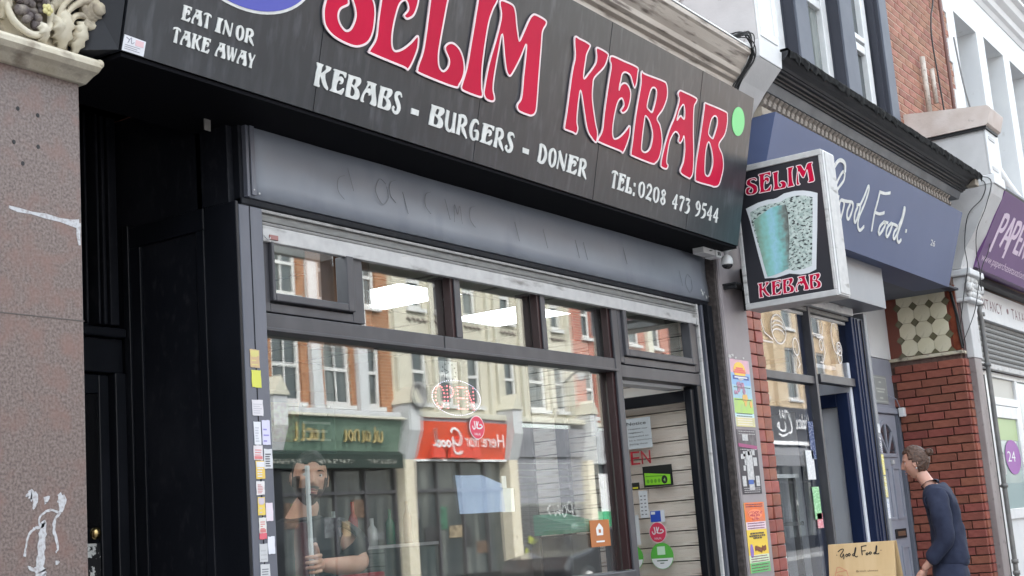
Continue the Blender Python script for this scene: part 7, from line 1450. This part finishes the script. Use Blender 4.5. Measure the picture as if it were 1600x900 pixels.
MB().prism([cr([(-.03,.17),(.03,.17),(.035,-.1),(.03,-.22),(-.02,-.22),(-.035,0)],4)], (Vector((4.34,3.955,1.28)), Vector((.69,-.72,0)), Vector((0,0,1)), Vector((-.72,-.69,0))), .0, .008).build('shirt_print', mat('dark_red_print', (.07,.010,.014), .7), body)
# hand closed on the pole: palm, four curled fingers, thumb
def hand_grip(parent, P, skin, base):
    pole = Vector((4.115, 3.71))
    chs = [[base+(.030,), (4.205,3.752,1.302,(.016,.032)), (4.168,3.735,1.303,(.014,.036))]]
    ob = skinned('hand', chs, skin, parent, 2)
    for k, (dz, ln) in enumerate(((.030,1.0),(.010,1.06),(-.010,1.0),(-.029,.82))):
        z = 1.303+dz; r = .0092-.0006*k
        pts = [(4.172,3.728,z+.002,r*1.1), (4.150,3.690,z+.002,r*1.05), (4.118,3.684,z-.001,r), (4.092,3.696,z-.002,r*.95), (4.086,3.716,z-.003,r*.82)]
        if ln < .9: pts[3] = (4.100,3.690,z-.002,r*.9); pts[4] = (4.090,3.704,z-.003,r*.8)
        skinned('finger', [pts], skin, ob, 2)
    skinned('thumb', [[(4.190,3.745,1.332,.013),(4.165,3.722,1.356,.0115),(4.140,3.705,1.372,.0105),(4.124,3.694,1.384,.0085)]], skin, ob, 2)
    MB().tube([(4.146,3.682,1.293),(4.146,3.698,1.293)], .0, 3) if 0 else None
hand_grip(body, hand, m_skin, (4.235, 3.765, 1.298))
skinned('hand', [[mp(-.21,.15,.88,.03), mp(-.21,.17,.81,(.02,.036))]]+[[mp(-.21,.17,.81,(.02,.036)), mp(-.235+.018*k,.18,.76,.010), mp(-.235+.018*k,.175,.72,.008)] for k in range(4)]+[[mp(-.21,.17,.83,.02), mp(-.185,.19,.80,.011), mp(-.18,.2,.77,.009)]], m_skin, body)
yaw_m = math.atan2(-.80, -.60) - pi/2
hd, shell, T_ = head(body, hc, yaw_m, radians(4), radians(-7), m_skin, False, m_hair)
shell('hair', lambda p: (p.z > .060-.25*max(0,p.y-.03) and p.y < .074) or (p.y < .012 and p.z > -.035-.2*(p.y)) , .006, m_hair, .0015)
shell('beard', lambda p: p.y > -.002 and ((p.z < -.048-.55*max(0, .035-abs(p.x))*0 and not (abs(p.x) < .024 and -.073 < p.z < -.052) and (p.z < -.072 or abs(p.x) > .026)) or (abs(p.x) < .030 and -.052 < p.z < -.040) or (abs(p.x) > .052 and p.z < .0)) and p.z > -.114, .0022, m_beard, .0012)
# ---- woman outside
wom = thing('woman', 'woman in navy blouse and trousers, brown hair in a bun, by the brick pier', 'person', (8.36, 2.5, 0))
W_ = Vector((0, 1, 0)); wx, wy = 8.36, 2.505          # she faces the wall side (+Y), a little towards the camera
fD, lD = Vector((-.22, .975, 0)), Vector((-.975, -.22, 0))
def wp(l, f, z, r=.05):
    l *= .86; r = tuple(q*.80 for q in r) if isinstance(r, tuple) else r*.84
    return (wx+lD.x*l+fD.x*f, wy+lD.y*l+fD.y*f, z*1.013, r)
hcw = wp(0, .098, 1.588)[:3]
tw = [wp(0,-.04,.93,(.11,.10)), wp(0,-.045,1.10,(.10,.085)), wp(0,-.04,1.25,(.11,.085)), wp(0,-.02,1.37,(.10,.075)), wp(0,.025,1.43,(.06,.06)), wp(0,.065,1.50,.052), wp(0,.095,1.575,.05)]
aN = [tw[3], wp(.15,-.005,1.375,.048), wp(.17,-.02,1.33,.042), wp(.185,-.03,1.12,.034), wp(.165,.08,1.0,.027), wp(.15,.12,.96,.022)]
aF = [tw[3], wp(-.15,-.005,1.375,.048), wp(-.17,-.02,1.33,.042), wp(-.185,-.03,1.12,.034), wp(-.165,.08,1.0,.027), wp(-.15,.12,.96,.022)]
lg = [[tw[0], wp(.085,-.03,.85,.085), wp(.09,.08,.50,.055), wp(.09,.05,.12,.036), wp(.09,.05,.06,.038), wp(.09,.17,.04,.032)], [tw[0], wp(-.085,-.03,.85,.085), wp(-.09,-.06,.50,.055), wp(-.09,-.28,.15,.036), wp(-.09,-.30,.08,.038), wp(-.09,-.20,.035,.032)]]
wb = skinned('body', [tw, aN, aF]+lg, m_skin2, wom)
skinned('blouse', [[wp(0,-.04,.95,(.150,.135)), wp(0,-.045,1.0,(.172,.155)), wp(0,-.045,1.06,(.174,.155)), wp(0,-.035,1.17,(.158,.143)), wp(0,-.02,1.28,(.152,.135)), wp(0,-.008,1.365,(.135,.112)), wp(0,.015,1.435,(.085,.082)), wp(0,.035,1.468,(.070,.066))],
    [wp(0,-.008,1.365,(.135,.112)), wp(.14,-.005,1.375,.080), wp(.175,-.02,1.32,.082), wp(.20,-.035,1.20,.068), wp(.20,-.03,1.12,.066), wp(.185,.03,1.05,.064), wp(.165,.09,1.0,.058)],
    [wp(0,-.008,1.365,(.135,.112)), wp(-.14,-.005,1.375,.080), wp(-.175,-.02,1.32,.082), wp(-.20,-.035,1.20,.068), wp(-.20,-.03,1.12,.066), wp(-.185,.03,1.05,.064), wp(-.165,.09,1.0,.058)]], m_denim, wb)
skinned('trousers', [[wp(0,-.03,1.06,(.13,.12)), wp(0,-.03,.93,(.155,.14)), wp(.08,-.03,.86,.125), wp(.09,.06,.55,.115), wp(.09,.05,.10,.125)], [wp(0,-.03,.93,(.155,.14)), wp(-.08,-.03,.86,.125), wp(-.09,-.08,.55,.115), wp(-.09,-.22,.14,.125)]], m_denim, wb)
m_shoe = mat('dark_shoe', (.02,.015,.012), .4)
for ch in ([wp(.09,.03,.085,.055), wp(.09,.04,.045,.052), wp(.09,.12,.040,.046), wp(.09,.19,.034,.038)], [wp(-.09,-.32,.11,.055), wp(-.09,-.31,.06,.052), wp(-.09,-.24,.045,.046), wp(-.09,-.17,.034,.038)]): skinned('shoe', [ch], m_shoe, wb)
for s_ in (-1, 1): skinned('shoe', [[mp(s_*.11,-.02,.09,.058), mp(s_*.11,0,.055,.055), mp(s_*.11,.10,.05,.05), mp(s_*.11,.17,.045,.04)]], m_shoe, body)
for sg in (1, -1):
    skinned('hand', [[wp(sg*.15,.12,.96,.02), wp(sg*.145,.15,.925,(.013,.028))]]+[[wp(sg*.145,.15,.925,(.013,.028)), wp(sg*.142,.155+.016*k-.02,.885,.0075), wp(sg*.135,.16+.016*k-.02,.85,.006)] for k in range(4)]+[[wp(sg*.145,.14,.935,.012), wp(sg*.13,.175,.92,.009), wp(sg*.125,.19,.90,.0075)]], m_skin2, wb)
hd, shell, T_ = head(wb, hcw, math.atan2(fD.y, fD.x)-pi/2, radians(-7), 0, m_skin2, True, m_hairb, .86)
shell('hair', lambda p: (p.z > .070-.9*max(0, p.y-.045)*.35 and p.y < .080 and not (p.y > .062 and p.z < .082)) or (p.y < .030 and p.z > .022) or (p.y < -.012 and p.z > -.062) or (p.y < .012 and p.z > .0 and abs(p.x) > .04), .011, m_hairb, .006)
mb = MB(); random.seed(19); bc_ = Vector((0, -.098, .052))
for k in range(9):
    a = random.uniform(0, 6.28); q = [T_(bc_+Vector((random.uniform(-.016,.016), .023*cos(a+t*.9)-.012, .021*sin(a+t*.9)))) for t in range(6)]; mb.tube(cr([tuple(p) for p in q], 3, False), .006, 6)
mb.ball(T_(bc_+Vector((0,-.008,0))), .024, 0, 12, 8)
for k in range(5): mb.tube([T_(bc_+Vector((random.uniform(-.01,.01),-.015,.01))), T_(bc_+Vector((random.uniform(-.02,.02),-.045,.02+random.uniform(-.03,.02))))], [.004,.001], 5)
mb.build('hair_bun', m_hairb, hd)
MB().ball(T_(Vector((-.070,-.006,-.042))), .005, 0, 8, 6).build('earring', m_white, hd); MB().ball(T_(Vector((.070,-.006,-.042))), .005, 0, 8, 6).build('earring', m_white, hd)
